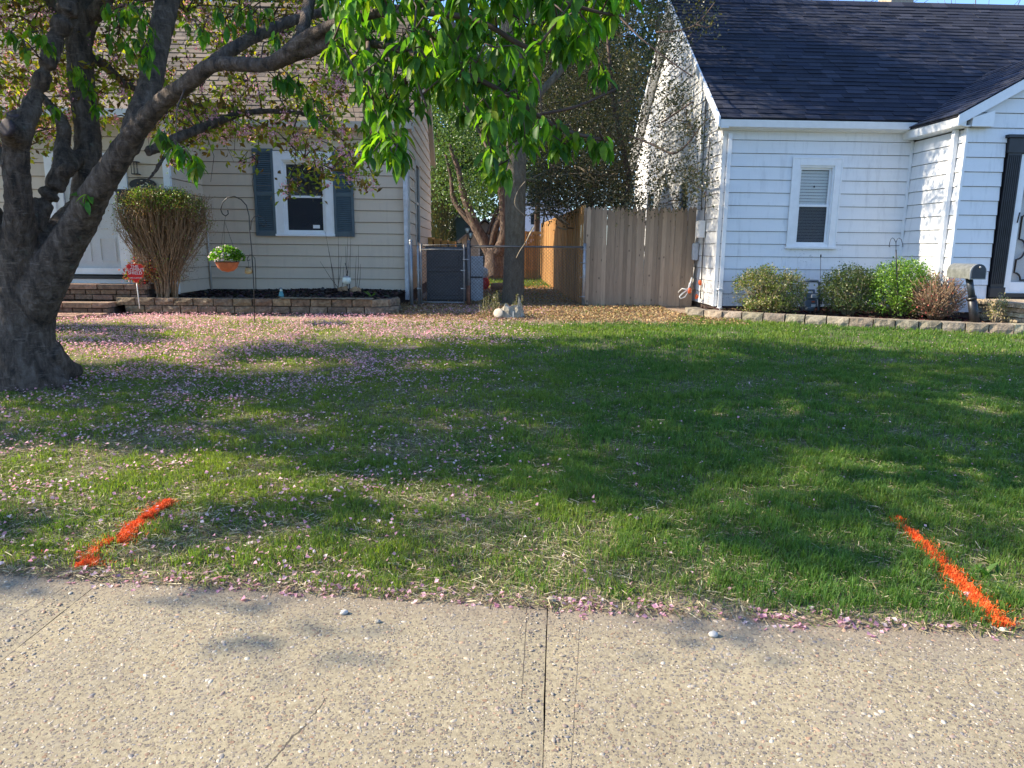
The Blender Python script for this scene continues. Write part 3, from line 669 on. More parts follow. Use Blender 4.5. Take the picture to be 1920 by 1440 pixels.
# wall boxes and cable on its sunny side
for (px, py, wd, h, d, nm, lab, mt) in ((1318, 430, .20, .30, .10, 'meter_box', 'small white utility box mounted high beside the pale cable on the sunlit side wall', 'white_trim'), (1306, 432, .14, .17, .08, 'junction_box', 'white junction box left of the taller box on the sunlit side wall', 'white_trim'), (1297, 470, .24, .30, .12, 'breaker_box', 'beige lidded electric box nearest the picket fence on the sunlit side wall', 'beige_trim'), (1307, 472, .10, .30, .09, 'conduit_box', 'narrow grey box between the beige box and the corner on the side wall', 'grey_trim')):
    # solve depth along the wall plane X = 3.87
    d_ = RT*((px-960)/F)-UP*((py-720)/F)+FW; p = d_*(3.86/d_.x)+Vector((0, 0, EYE))
    q = MB(); q.box(3.86-d, 3.872, p.y-wd/2, p.y+wd/2, p.z-h/2, p.z+h/2); o = thing(nm, (3.86, p.y, p.z-h/2), lab, 'utility box')
    q.build('housing', M[mt], o, bevel=.012); q = MB(); q.box(3.855-d-.004, 3.858-d, p.y-wd/2+.015, p.y+wd/2-.015, p.z-h/2+.02, p.z+h/2-.02); q.build('lid', M[mt], o)
q = MB(); q.tube([(3.86, 12.55, EYE+1.9), (3.85, 12.56, EYE+1), (3.86, 12.55, EYE-.85)], .012, 6); q.tube([(3.86, 12.9, EYE+2.9), (3.85, 12.85, EYE+1.6), (3.86, 12.8, EYE+.7)], .012, 6); tag(q.build('wall_cable', M['dark_galv']), 'dark service cables running down the sunlit side wall', 'cable')
pp = lambda px, py, Y: at(px, py, Y)
q = MB(); q.tube([pp(1272, 548, 12.7), pp(1279, 541, 12.6), pp(1288, 543, 12.5), pp(1293, 536, 12.5), pp(1297, 520, 12.6)], .012, 6); q.tube([pp(1290, 543, 12.5), pp(1280, 550, 12.45), pp(1274, 556, 12.4), pp(1276, 560, 12.4), pp(1284, 557, 12.4), pp(1290, 547, 12.5), pp(1293, 530, 12.5)], .012, 6)
cb = q.build('cable_bundle', M['white_plastic']); tag(cb, 'loose pale cable looped at the end of the picket fence with orange tags', 'cable')
for (px, py) in ((1293, 545), (1306, 556), (1313, 530)):
    q = MB(); p = pp(px, py, 12.45); q.ball(p, (.035, .03, .05), None, 6, 4, .25); q.build('orange_tag', M['orange_tag'], cb)

# ---- beige house
BH = thing('beige_house', (-1.37, 13.3, gz(-1, 13)), 'beige clapboard house with blue grey shutters and brown shingle roof, behind the cherry tree', 'house')
bz0, bz1 = EYE-.79, EYE+2.03; BXR, BYB = -1.37, 18.6
bx = dict(a=-3.76, b=-2.73, z0=EYE+.19, z1=EYE+1.65)
core(BH, -13, BXR, 13.3, BYB, bz0-.35, EYE+2.1, M['foundation'], [(bx['a']+.05, bx['b']-.05, bx['z0']+.05, bx['z1']-.05)])
siding(BH, (-5.05, 13.3), (BXR, 13.3), (bz0, bz1), .205, M['beige_siding'], [(bx['a']+5.05, bx['b']+5.05, bx['z0'], bx['z1'])])
siding(BH, (-13, 13.3), (-8.6, 13.3), (bz0, bz1), .205, M['beige_siding'])
prof2 = lambda z: (max(0, (13.3+(z-EYE-2.1)/.98)-13.3) if z > EYE+2.05 else 0, (BYB-13.3)-max(0, (z-EYE-2.1)/.98) if z > EYE+2.05 else 99)
siding(BH, (BXR, 13.3), (BXR, BYB), (bz0, EYE+4.5), .205, M['beige_siding'], [(1.1, 1.95, EYE+.1, EYE+1.7)], roofz=prof2)
mb = MB(); mb.prism([(BXR-.05, 13.4, EYE+2.0), (BXR-.05, BYB-.1, EYE+2.0), (BXR-.05, 15.95, EYE+4.5)], (-.04, 0, 0)); mb.build('gable_wall', M['foundation'], BH)
q = MB(); q.box(BXR-.02, BXR+.03, 14.4, 14.5, EYE+.1, EYE+1.7); q.box(BXR-.02, BXR+.03, 15.15, 15.25, EYE+.1, EYE+1.7); q.box(BXR-.02, BXR+.03, 14.5, 15.15, EYE+1.6, EYE+1.7); q.box(BXR-.02, BXR+.05, 14.4, 15.25, EYE+.04, EYE+.1); q.box(BXR-.02, BXR+.015, 14.5, 15.15, EYE+.85, EYE+.9)
wn = q.build('window', M['beige_trim'], BH); q = MB(); q.box(BXR-.005, BXR, 14.5, 15.15, EYE+.1, EYE+1.6); q.build('pane', M['glass_dark'], wn)
q = MB(); q.box(BXR-.03, BXR+.018, 13.3-.018, 13.3, bz0, bz1); q.box(BXR, BXR+.018, 13.3, 13.33, bz0, bz1); q.build('corner_board', M['beige_trim'], BH)
q = MB(); q.tube([(BXR-.05, 13.22, EYE+2.02), (BXR-.05, 13.22, EYE+1.5), (BXR-.045, 13.20, EYE+.85), (BXR-.05, 13.22, EYE+.7), (BXR-.05, 13.22, EYE-.95)], [.045, .045, .055, .045, .045], 4, smooth=False); q.build('downspout', M['grey_trim'], BH)
q = MB(); q.prism([(-13, 13.18, EYE+2.03), (-13, 13.05, EYE+2.04), (-13, 13.03, EYE+2.15), (-13, 13.18, EYE+2.15)], (11.72, 0, 0)); q.box(-13, BXR+.1, 13.18, 13.32, EYE+2.03, EYE+2.05); q.build('gutter', M['beige_trim'], BH)
win, (a, b, c, d, mid) = window_frame(BH, bx['a'], bx['b'], 13.3, bx['z0'], bx['z1'], .14, None, glass=('glass_dark', 'glass_screen'))
q = MB(); q.box(a-.1, b+.1, 13.56, 13.57, c-.1, d+.1); q.build('dark_room_sheet', M['unlit_interior'], win)  # room darkness painted as a near-black sheet behind the curtain
q = MB(); 
for i in range(14): q.prism([(a+(b-a)*i/14, 13.42+.02*(i % 2), mid), (a+(b-a)*(i+1)/14, 13.42+.02*((i+1) % 2), mid), (a+(b-a)*(i+1)/14, 13.42+.02*((i+1) % 2), d+.05), (a+(b-a)*i/14, 13.42+.02*(i % 2), d+.05)], (0, .004, 0))
q.build('curtain', plain('old_curtain', (.16, .15, .12), .9, var=.4, scale=14), win)
q = MB(); q.box(b-.22, b-.10, 13.305, 13.309, c+.07, c+.13); q.build('sticker', M['white_plastic'], win)
def shutter(x0, x1):
    z0, z1, y = EYE+.18, EYE+1.70, 13.285; e = .045
    q = MB(); q.box(x0, x0+e, y-.035, y, z0, z1); q.box(x1-e, x1, y-.035, y, z0, z1); md = (z0+z1)/2-.02
    q.box(x0+e, x1-e, y-.03, y, z0, z0+.09); q.box(x0+e, x1-e, y-.03, y, z1-.075, z1); q.box(x0+e, x1-e, y-.03, y, md-.035, md+.035)
    q.tube([((x0+x1)/2-.10, y-.03, z1-.072), ((x0+x1)/2-.05, y-.03, z1-.055), ((x0+x1)/2+.05, y-.03, z1-.055), ((x0+x1)/2+.10, y-.03, z1-.072)], .006, 5)
    sh = q.build('shutter', M['blue_shutter'], BH, bevel=.003)
    l = MB()
    for (lo, hi) in ((z0+.09, md-.035), (md+.035, z1-.075)):
        n = int(round((hi-lo)/.0345))
        for i in range(n):
            z = lo+(i+.1)*(hi-lo)/n; l.hexa([(x0+e, y-.028, z), (x1-e, y-.028, z), (x1-e, y-.006, z+.022), (x0+e, y-.006, z+.022), (x0+e, y-.028, z+.008), (x1-e, y-.028, z+.008), (x1-e, y-.006, z+.034), (x0+e, y-.006, z+.034)])
    l.build('louvers', M['blue_shutter'], sh, kind='stuff')
    q = MB(); q.box(x0+e, x1-e, y-.003, y, z0+.05, z1-.05); q.build('shutter_back', M['black_paint'], sh)
shutter(-4.13, -3.765); shutter(-2.72, -2.36)
brownp = [(.8, .8, .8), (1, 1, 1), (1.2, 1.18, 1.15), (.7, .7, .72), (1.1, 1.05, 1)]
shingle_roof(BH, -13, -1.27, 13.07, EYE+2.14, 15.95, EYE+4.88, .15, .22, .34, M['brown_shingle'], brownp, 300)
q = MB(); q.prism([(-1.25, 13.07, EYE+2.0), (-1.25, 15.95, EYE+4.74), (-1.25, 15.95, EYE+4.87), (-1.25, 13.07, EYE+2.13)], (-.03, 0, 0)); q.prism([(-1.25, 18.85, EYE+2.0), (-1.25, 15.95, EYE+4.74), (-1.25, 15.95, EYE+4.87), (-1.25, 18.85, EYE+2.13)], (-.03, 0, 0)); q.build('rake_board', M['beige_trim'], BH)
q = MB()
for ya in (13.1, 18.8): q.prism([(-1.28, ya, EYE+2.05), (-1.38, ya, EYE+2.05), (-1.38, 15.95, EYE+4.78), (-1.28, 15.95, EYE+4.78)], (0, 0, .012))
q.build('rake_soffit', M['beige_trim'], BH)
# entry vestibule of the beige house
VX0, VX1, VY = -8.6, -5.05, 11.95
q = MB(); q.box(VX0+.03, VX1-.03, VY+.09, 13.3, bz0-.3, EYE+2.0); q.build('wall', M['foundation'], BH)
dl = (at(95, 400, VY).x, at(250, 450, VY).x)
siding(BH, (VX0, VY), (VX1, VY), (bz0, EYE+2.0), .205, M['beige_siding'], [(dl[0]-VX0, dl[1]-VX0, bz0-.05, EYE+1.42)])
siding(BH, (VX1, VY), (VX1, 13.3), (bz0, EYE+2.0), .205, M['beige_siding'])
siding(BH, (VX0, 13.3), (VX0, VY), (bz0, EYE+2.0), .205, M['beige_siding'])
q = MB(); q.box(VX1-.085, VX1+.018, VY-.022, VY, bz0, EYE+2); q.box(VX1, VX1+.018, VY, VY+.05, bz0, EYE+2); q.build('corner_board', M['white_trim'], BH)
q = MB(); q.tube([(-5.0, 13.27, EYE+.55), (-5.0, 13.27, bz0-.1)], .014, 6); q.build('conduit', M['beige_trim'], BH)
q = MB(); q.hexa([(VX0-.1, VY-.2, EYE+1.98), (VX1+.15, VY-.2, EYE+1.98), (VX1+.15, 13.32, EYE+2.4), (VX0-.1, 13.32, EYE+2.4), (VX0-.1, VY-.2, EYE+2.04), (VX1+.15, VY-.2, EYE+2.04), (VX1+.15, 13.32, EYE+2.47), (VX0-.1, 13.32, EYE+2.47)]); q.build('entry_roof', M['brown_shingle'], BH)
q = MB(); q.box(VX0-.1, VX1+.15, VY-.28, VY-.2, EYE+1.93, EYE+2.05); q.build('gutter', M['white_trim'], BH)
q = MB(); a0, a1 = dl; zt_, zq = EYE+1.42, EYE-.50
q.box(a0, a0+.12, VY-.04, VY+.03, zq, zt_); q.box(a1-.12, a1, VY-.04, VY+.03, zq, zt_); q.box(a0+.12, a1-.12, VY-.04, VY+.03, zt_-.12, zt_)
fr = q.build('door_frame', M['white_trim'], BH, bevel=.004)
q = MB(); e = .11; d0, d1 = a0+.12, a1-.12
q.box(d0, d0+e, VY-.01, VY+.03, zq+.02, zt_-.12); q.box(d1-e, d1, VY-.01, VY+.03, zq+.02, zt_-.12); q.box(d0+e, d1-e, VY-.01, VY+.03, zt_-.23, zt_-.12); q.box(d0+e, d1-e, VY-.01, VY+.03, zq+.02, zq+.12); q.build('storm_door', M['white_trim'], fr, bevel=.003)
q = MB(); q.box(d0+e, d1-e, VY+.04, VY+.06, zq+.1, zt_-.2)
for i in range(2):
    for j in range(3):
        cx_ = d0+e+(d1-d0-2*e)*(i+.5)/2; cz_ = zq+.42+j*.52; ww, hh = .13, .19
        for (u0, u1, w0, w1) in ((-ww, ww, -hh, -hh+.02), (-ww, ww, hh-.02, hh), (-ww, -ww+.02, -hh+.02, hh-.02), (ww-.02, ww, -hh+.02, hh-.02)): q.box(cx_+u0, cx_+u1, VY+.028, VY+.04, cz_+w0, cz_+w1)
q.build('door_panel', M['white_trim'], fr)
q = MB(); q.box(d0+e, d1-e, VY, VY+.004, zq+.12, zt_-.23); q.build('pane', glassmat('glass_storm', (.05, .06, .07), .9), fr)
q = MB(); q.box(a0, a1, VY-.06, VY+.03, zq-.05, zq); q.build('threshold', M['black_metal'], fr)
q = MB(); q.box(a0, a1+.02, VY-.03, VY+.03, zq-.155, zq-.055); q.build('kick_board', M['white_trim'], fr)
# house number plaque, letter box, lamp
pl = at(268, 346, VY-.03)
pq = thing('house_number_plaque', (pl.x, VY, pl.z-.1), 'black oval house number plaque reading 35 on the beige wall above the trimmed bush', 'plaque')
q = MB(); pts = [(pl.x+.21*math.cos(t*math.pi/10)*(1), VY-.045, pl.z+.095*math.sin(t*math.pi/10)) for t in range(20)]; q.prism(pts, (0, .022, 0)); q.build('plate', M['black_paint'], pq)
M['letter'] = plain('letter', (.62, .55, .40), .5, bmp=0)
for (tx, sz, dx, dz) in (('35', .13, .03, .015), ('Holt', .055, .03, -.06)):
    o = put('lettering', text_mesh(tx, sz, .003, M['letter']), pq); o.rotation_euler = (R(90), 0, 0); o.location = (dx, -.05, .1+dz)
lp = at(255, 365, VY); q = MB(); q.box(lp.x-.25, lp.x+.12, VY-.15, VY-.03, lp.z-.14, lp.z+.06); lb = q.build('wall_letter_box', M['black_paint'], bevel=.02); tag(lb, 'black wall letter box directly under the oval number plaque', 'letter box')
q = MB(); q.box(lp.x-.255, lp.x+.125, VY-.158, VY-.03, lp.z+.03, lp.z+.072); q.build('lid', M['black_paint'], lb)
p = at(258, 316, VY); q = MB(); q.box(p.x-.05, p.x+.05, VY-.12, VY-.02, p.z-.1, p.z-.085); q.box(p.x-.05, p.x+.05, VY-.12, VY-.02, p.z+.085, p.z+.1)
for dx in (-.045, 0, .045): q.box(p.x+dx-.004, p.x+dx+.004, VY-.12, VY-.112, p.z-.085, p.z+.085)
wl = q.build('wall_lantern', M['black_metal']); tag(wl, 'small dark wall lantern above the number plaque', 'lamp'); q = MB(); q.box(p.x-.03, p.x+.03, VY-.1, VY-.04, p.z-.08, p.z+.08); q.build('glass', M['glass_clear'], wl)

# ------------------------------------------------------------------ masonry made of single blocks
def blockmesh(L, D, H, mat, col, rough=.012, seg=3, rim=.014):
    """hewn block, front face uneven, 12-50 tris"""
    bm = bmesh.new(); vs = {}
    nx, nz = seg, 2
    for j in range(nz+1):
        for i in range(nx+1):
            e = (i in (0, nx)) or (j in (0, nz)); y = 0 if not e else rim
            vs[i, j] = bm.verts.new((L*i/nx-L/2+(.006 if i == 0 else -.006 if i == nx else rnd.uniform(-.8, .8)*rough), y+rnd.uniform(-rough, rough*.4), H*j/nz+(.004 if j == 0 else -.003 if j == nz else 0)+rnd.uniform(-.3, .3)*rough*(j == nz)))
    b0 = [bm.verts.new((-L/2+.004, D, 0)), bm.verts.new((L/2-.004, D, 0)), bm.verts.new((L/2-.004, D, H)), bm.verts.new((-L/2+.004, D, H))]
    for j in range(nz):
        for i in range(nx): bm.faces.new((vs[i, j], vs[i+1, j], vs[i+1, j+1], vs[i, j+1]))
    bm.faces.new([vs[i, nz] for i in range(nx+1)]+[b0[2], b0[3]]); bm.faces.new([vs[i, 0] for i in range(nx, -1, -1)]+[b0[0], b0[1]])
    bm.faces.new([vs[nx, j] for j in range(nz+1)]+[b0[2], b0[1]]); bm.faces.new([vs[0, j] for j in range(nz, -1, -1)]+[b0[0], b0[3]]); bm.faces.new((b0[1], b0[0], b0[3], b0[2]))
    bmesh.ops.recalc_face_normals(bm, faces=bm.faces); me = bpy.data.meshes.new('b'); bm.to_mesh(me); bm.free(); me.materials.append(mat)
    a = me.color_attributes.new('Col', 'FLOAT_COLOR', 'POINT'); a.data.foreach_set('color', np.tile((*col, 1), len(me.vertices)).astype('f')); return me
def course(parent, pts, z, H, L, D, mat, name='block', tint=(1, 1, 1), jit=.01, off=0, var=.25, gap=.006):
    """blocks laid along a polyline (2D), their faces towards the right side of travel"""
    base = world_loc(parent); P = [Vector((*p, 0)) for p in pts]; segs = [(P[i], P[i+1]) for i in range(len(P)-1)]
    tot = sum((b-a).length for a, b in segs); u = off
    def loc(u):
        for a, b in segs:
            l = (b-a).length
            if u <= l or (a, b) == segs[-1]: return a+(b-a)*(u/l), (b-a).normalized()
            u -= l
    while u < tot-.04:
        l = L*rnd.uniform(.92, 1.06); l = min(l, tot-u); c, t = loc(u+l/2)
        k = rnd.uniform(1-var, 1+var); col = tuple(x*k*rnd.uniform(.95, 1.05) for x in tint)
        o = bpy.data.objects.new(name, blockmesh(l-gap, D, H-.004, mat, col, *((.012, 3, .014) if name == 'block' else (.0025, 2, .003)))); COL.objects.link(o); o.parent = parent
        zz = z(c.x, c.y) if callable(z) else z
        o.location = c+Vector((0, 0, zz+rnd.uniform(-.002, .002)))-base+Vector((t.y, -t.x, 0))*rnd.uniform(-jit, jit); o.rotation_euler.z = math.atan2(t.y, t.x)+rnd.uniform(-.015, .015)
        u += l
RW = thing('retaining_wall', (-4, 11.4, gz(-4, 11.4)), 'low retaining wall of brown concrete blocks holding the mulch bed by the beige house', 'wall')
ptsw = [(-5.85, 11.5), (-1.75, 11.42), (-1.50, 11.62), (-1.42, 12.0), (-1.55, 12.7)]
g0 = gz(-4, 11.4)
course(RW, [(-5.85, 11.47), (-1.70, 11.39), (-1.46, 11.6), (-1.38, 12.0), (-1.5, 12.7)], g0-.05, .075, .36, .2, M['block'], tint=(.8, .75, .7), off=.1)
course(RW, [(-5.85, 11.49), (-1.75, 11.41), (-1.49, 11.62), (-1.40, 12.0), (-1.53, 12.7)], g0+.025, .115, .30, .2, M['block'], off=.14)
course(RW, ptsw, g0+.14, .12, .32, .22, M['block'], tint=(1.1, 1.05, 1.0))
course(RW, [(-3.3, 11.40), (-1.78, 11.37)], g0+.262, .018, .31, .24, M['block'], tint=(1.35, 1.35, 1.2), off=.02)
# brick steps of the beige house
BS = thing('brick_steps', (-6.6, 11.2, gz(-6.6, 11)), 'low brown brick entry steps under the white storm door of the beige house', 'steps')
g1 = gz(-6.6, 11.2)
for k, (y0, zz, x1) in enumerate(((11.30, g1-.04, -5.87), (11.62, g1+.23, -5.40))):
    course(BS, [(-9.2, y0), (x1, y0)], zz, .085, .30, .2, M['redbrick'], 'brick', off=0); course(BS, [(-9.1, y0), (x1, y0)], zz+.087, .075, .24, .2, M['redbrick'], 'brick', off=.1)
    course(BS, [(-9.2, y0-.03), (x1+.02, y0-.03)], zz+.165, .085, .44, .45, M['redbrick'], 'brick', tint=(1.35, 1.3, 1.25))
    q = MB(); q.box(-9.2, x1-.02, y0+.1, VY, zz, zz+.15); q.build('core', M['foundation'], BS)
PV = thing('paver_path', (-7, 10.9, gz(-7, 10.9)), 'pinkish brick paver path meeting the steps beside the cherry trunk', 'path')
for i in range(14):
    for j in range(4):
        x = -5.95-i*.21-(j*.28); y = 11.16-j*.22
        if x > -9:
            o = bpy.data.objects.new('paver', blockmesh(.2, .205, .07, M['redbrick'], (1.9, 1.7, 1.6))); COL.objects.link(o); o.parent = PV
            o.location = Vector((x, y-.1, gz(x, y)-.02))-world_loc(PV)
# border at the white house
WBz = lambda x, y: gz(x, y)-.03
BO = thing('border_edging', (4, 11, gz(4, 11)), 'single row of hewn tan blocks edging the shrub bed of the white house', 'edging')
course(BO, [(3.30, 11.62), (3.34, 11.25), (3.62, 11.0), (4.5, 10.55), (5.4, 10.1), (6.4, 9.72), (7.3, 9.42), (8.4, 9.3)], WBz, .165, .30, .2, M['border_block'], jit=.012, var=.2)
# landing of the white house
LD = thing('brick_landing', (7.6, 10.2, gz(7.6, 10)), 'tan brick landing and step below the black framed door', 'steps')
gl_ = gz(7.6, 10); ztop = EYE-.68
k = 0; z = gl_-.03
while z < ztop-.09:
    course(LD, [(7.56, PY), (7.56, 9.66)], z, .068, .2, .1, M['brick'], 'brick', off=(k % 2)*.1, jit=.003); course(LD, [(7.56, 9.66), (9.2, 9.66)], z, .068, .2, .1, M['brick'], 'brick', off=(k % 2)*.1, jit=.003, tint=(.7, .6, .55)); z += .07; k += 1  # front face tinted darker than the side: its shade put into the colour
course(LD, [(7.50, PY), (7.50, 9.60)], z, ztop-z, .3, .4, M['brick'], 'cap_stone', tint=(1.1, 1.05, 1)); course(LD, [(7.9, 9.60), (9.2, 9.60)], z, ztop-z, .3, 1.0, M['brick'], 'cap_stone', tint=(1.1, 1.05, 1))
q = MB(); q.box(7.64, 9.2, 9.75, PY, gl_-.1, z-.002); q.build('core', M['foundation'], LD)
course(LD, [(7.85, 9.66), (7.85, 9.28)], gl_-.03, .14, .19, .1, M['brick'], 'brick', jit=.003); course(LD, [(7.85, 9.28), (9.3, 9.28)], gl_-.03, .14, .3, .38, M['brick'], 'brick', jit=.003)

# mulch beds
def bed(name, poly, z, mat, n=2200, cols=((.02, .015, .014),), label=None):
    me = bpy.data.meshes.new(name); bm = bmesh.new(); f = bm.faces.new([bm.verts.new((x, y, z(x, y))) for x, y in poly]); bm.normal_update(); bmesh.ops.triangulate(bm, faces=[f]); bmesh.ops.subdivide_edges(bm, edges=bm.edges, cuts=5, use_grid_fill=True)
    for v in bm.verts: v.co.z = z(v.co.x, v.co.y)+.02*mnoise.noise(v.co*4)
    bm.to_mesh(me); bm.free(); me.materials.append(mat); o = bpy.data.objects.new(name, me); COL.objects.link(o); o['kind'] = 'structure'
    xs = [p[0] for p in poly]; ys = [p[1] for p in poly]; V = []; C = []; Fc = []
    def inside(x, y):
        c = False; j = len(poly)-1
        for i in range(len(poly)):
            if (poly[i][1] > y) != (poly[j][1] > y) and x < (poly[j][0]-poly[i][0])*(y-poly[i][1])/(poly[j][1]-poly[i][1])+poly[i][0]: c = not c
            j = i
        return c
    for _ in range(n):
        x, y = rnd.uniform(min(xs), max(xs)), rnd.uniform(min(ys), max(ys))
        if not inside(x, y): continue
        zz = z(x, y)+rnd.uniform(.0, .035); a = rnd.uniform(0, 6.3); l, w_ = rnd.uniform(.015, .05), rnd.uniform(.005, .014); d = Vector((math.cos(a)*l, math.sin(a)*l, rnd.uniform(-.4, .4)*l)); e = Vector((-math.sin(a)*w_, math.cos(a)*w_, rnd.uniform(-.5, .5)*w_*2)); c = Vector((x, y, zz)); b = len(V)
        V += [c-d-e, c+d-e, c+d+e, c-d+e]; col = rnd.choice(cols); C += [tuple(k*rnd.uniform(.6, 1.5) for k in col)]*4; Fc.append((b, b+1, b+2, b+3))
    npmesh(name+'_chips', np.array(V), np.array(Fc), np.array(C), M['litter'])
bed('mulch_bed', [(-5.84, 11.6), (-1.78, 11.5), (-1.58, 11.7), (-1.5, 12.2), (-1.45, 13.28), (-5.0, 13.28), (-5.05, 11.95), (-5.84, 11.95)], lambda x, y: g0+.215+.05*float(sstep(11.7, 12.6, y))+.06*math.exp(-((x+2.6)**2+(y-12.4)**2)), M['black_mulch'], 6000, ((.02, .015, .014), (.03, .022, .02), (.09, .06, .05)))
bed('shrub_bed', [(3.5, 11.9), (3.5, 11.35), (3.72, 11.15), (4.6, 10.7), (5.5, 10.25), (6.4, 9.9), (7.45, 9.6), (7.55, 10.6), (7.06, 10.6), (7.06, 11.9)], lambda x, y: gz(x, y)+.06, M['red_mulch'], 6000, ((.05, .022, .018), (.08, .03, .025), (.12, .08, .05)))

# ------------------------------------------------------------------ fences
PF = thing('picket_fence', (2.8, 12.9, gz(2.8, 12.9)), 'weathered grey brown picket fence with pointed tops beside the white house', 'fence')
gf = gz(2, 13); L_, n_ = 2.02, 26
meshes = []
for v_ in range(5):
    h = 1.79+rnd.uniform(-.02, .02); wd = .0750; q = MB(); q.prism([(-wd/2, 0, 0), (wd/2, 0, 0), (wd/2, 0, h-.075), (wd*.22, 0, h-.02), (0, 0, h), (-wd*.22, 0, h-.02), (-wd/2, 0, h-.075)], (0, .018, 0)); meshes.append(q.mesh(M['grey_wood'], 'picket'))
for i in range(n_):
    o = bpy.data.objects.new('picket', rnd.choice(meshes)); COL.objects.link(o); o.parent = PF
    o.location = Vector((1.86+i*.0765, 12.9+rnd.uniform(-.004, .004), gf+.0))-world_loc(PF); o.rotation_euler = (0, rnd.uniform(-.006, .006), rnd.uniform(-.03, .03))
for z in (.3, 1.0, 1.45):
    q = MB(); q.box(1.83, 3.84, 12.925, 12.965, gf+z, gf+z+.09); q.build('rail', M['grey_wood'], PF)
q = MB(); q.box(1.80, 1.89, 12.97, 13.06, gf-.05, gf+1.75); q.build('post', M['grey_wood'], PF)
BF = thing('board_fence', (1.8, 16, gf), 'reddish brown board fence running back from the picket fence, part of it sunlit', 'fence')
meshes = []
for v_ in range(5):
    h = 1.80+rnd.uniform(-.015, .015); q = MB(); q.prism([(0, -.07, 0), (0, .07, 0), (0, .07, h-.03), (0, .045, h), (0, -.045, h), (0, -.07, h-.03)], (.018, 0, 0)); meshes.append(q.mesh(M['brown_wood'], 'board'))
for i in range(66):
    y = 13.12+i*.148; o = bpy.data.objects.new('board', rnd.choice(meshes)); COL.objects.link(o); o.parent = BF; z = gf+.0*(y-13)
    o.location = Vector((1.79+(.0 if i % 2 else .022), y, z))-world_loc(BF); o.rotation_euler.z = rnd.uniform(-.02, .02)
for z in (.3, .95, 1.5):
    q = MB(); q.box(1.835, 1.875, 13.1, 22.9, gf+z, gf+z+.09); q.build('rail', M['brown_wood'], BF)
# chain link fence and gate
def diamond(q, x0, x1, y, z0, z1, s=.06, r=.0026, col=None):
    h = z1-z0; n = int((x1-x0)/s)+int(h/s/1.0)+2
    for sg in (1, -1):
        for i in range(-int(h/s)-1, n):
            xa = x0+i*s if sg == 1 else x0+(i)*s+h; pts = []
            # clip the diagonal to the panel
            for t in np.linspace(0, 1, 2): pts.append((xa+sg*(t*h), z0+t*h))
            (ax, az), (bx_, bz_) = pts
            def clip(ax, az, bx_, bz_):
                t0, t1 = 0, 1; d = bx_-ax
                for lim, s_ in ((x0, 1), (x1, -1)):
                    p_ = s_*(ax-lim); e_ = s_*(bx_-lim)
                    if p_ < 0 and e_ < 0: return None
                    if p_ < 0: t0 = max(t0, p_/(p_-e_))
                    elif e_ < 0: t1 = min(t1, p_/(p_-e_))
                if t1-t0 < .01: return None
                return (ax+d*t0, az+(bz_-az)*t0, ax+d*t1, az+(bz_-az)*t1)
            c = clip(ax, az, bx_, bz_)
            if c: q.tube([(c[0], y+sg*.0015, c[1]), (c[2], y+sg*.0015, c[3])], r, 3, cap=False)
CY = 12.84; ctop = EYE+.03
CF = thing('chain_link_fence', (.8, CY, gf), 'low chain link fence in front of the big grey tree trunk', 'fence')
q = MB(); q.tube([(-.28, CY, ctop), (1.8, CY, ctop+.005)], .017, 8); q.build('rail', M['dark_galv'], CF)
q = MB(); q.tube([(-.28, CY, gf-.05), (-.28, CY, ctop+.06)], .033, 10); q.ball((-.28, CY, ctop+.07), .038); q.build('post', M['dark_galv'], CF)
q = MB(); q.tube([(-.285, CY-.03, gf-.05), (-.285, CY-.03, gf+.36)], .037, 10); q.build('post_sleeve', M['rust'], CF)
q = MB(); q.tube([(1.80, CY, gf-.05), (1.80, CY, ctop+.07)], .03, 10); q.build('post', M['galv'], CF)
for z in (.17, .52, .78, 1.02):
    q = MB(); q.tube([(1.80, CY, gf+z-.012), (1.80, CY, gf+z+.012)], .036, 10); q.tube([(1.80, CY, gf+z), (1.72, CY, gf+z)], .006, 5); q.build('band', M['galv'], CF)
q = MB(); diamond(q, -.24, 1.77, CY+.012, gf+.03, ctop-.01); q.build('wire_mesh', M['dark_galv'], CF, kind='stuff')
GT = thing('chain_link_gate', (-.8, 12.75, gf), 'narrow chain link gate between the beige house corner and the rusty footed post', 'gate')
gx0, gx1, gy, gt0, gt1 = -1.12, -.36, 12.75, gf+.03, EYE+.06
q = MB(); r = .016; q.tube([(gx0, gy, gt0), (gx0, gy, gt1)], r, 8); q.tube([(gx1, gy, gt0), (gx1, gy, gt1)], r, 8); q.tube([(gx0, gy, gt0+.03), (gx1, gy, gt0+.03)], r, 8); q.tube([(gx0, gy, gt1-.09), (gx1, gy, gt1-.09)], r, 8); q.tube([(gx0, gy, gt1-.02), (gx1, gy, gt1-.0)], .006, 6)
q.build('gate_frame', M['mid_galv'], GT)
q = MB(); diamond(q, gx0+.02, gx1-.02, gy+.012, gt0+.04, gt1-.01); q.build('wire_mesh', M['dark_galv'], GT, kind='stuff')
for x in (gx0-.05, gx1-.03):
    for z in (.3, .62):
        q = MB(); q.box(x-.03, x+.05, gy-.012, gy-.004, gf+z, gf+z+.018); q.build('strap', M['galv'], GT)
q = MB(); q.tube([(gx1-.02, gy-.02, gf+.82), (gx1+.09, gy-.02, gf+.82)], .009, 6); q.build('latch', M['galv'], GT)
q = MB(); q.tube([(-1.30, 12.8, gf-.1), (-1.30, 12.8, EYE+.10)], .03, 10); q.ball((-1.30, 12.8, EYE+.11), .034); q.tube([(-1.17, 12.8, gf-.1), (-1.17, 12.8, EYE+.03)], .026, 10); tag(q.build('gate_post', M['galv']), 'pair of galvanised posts hinging the gate beside the house downspout', 'post')
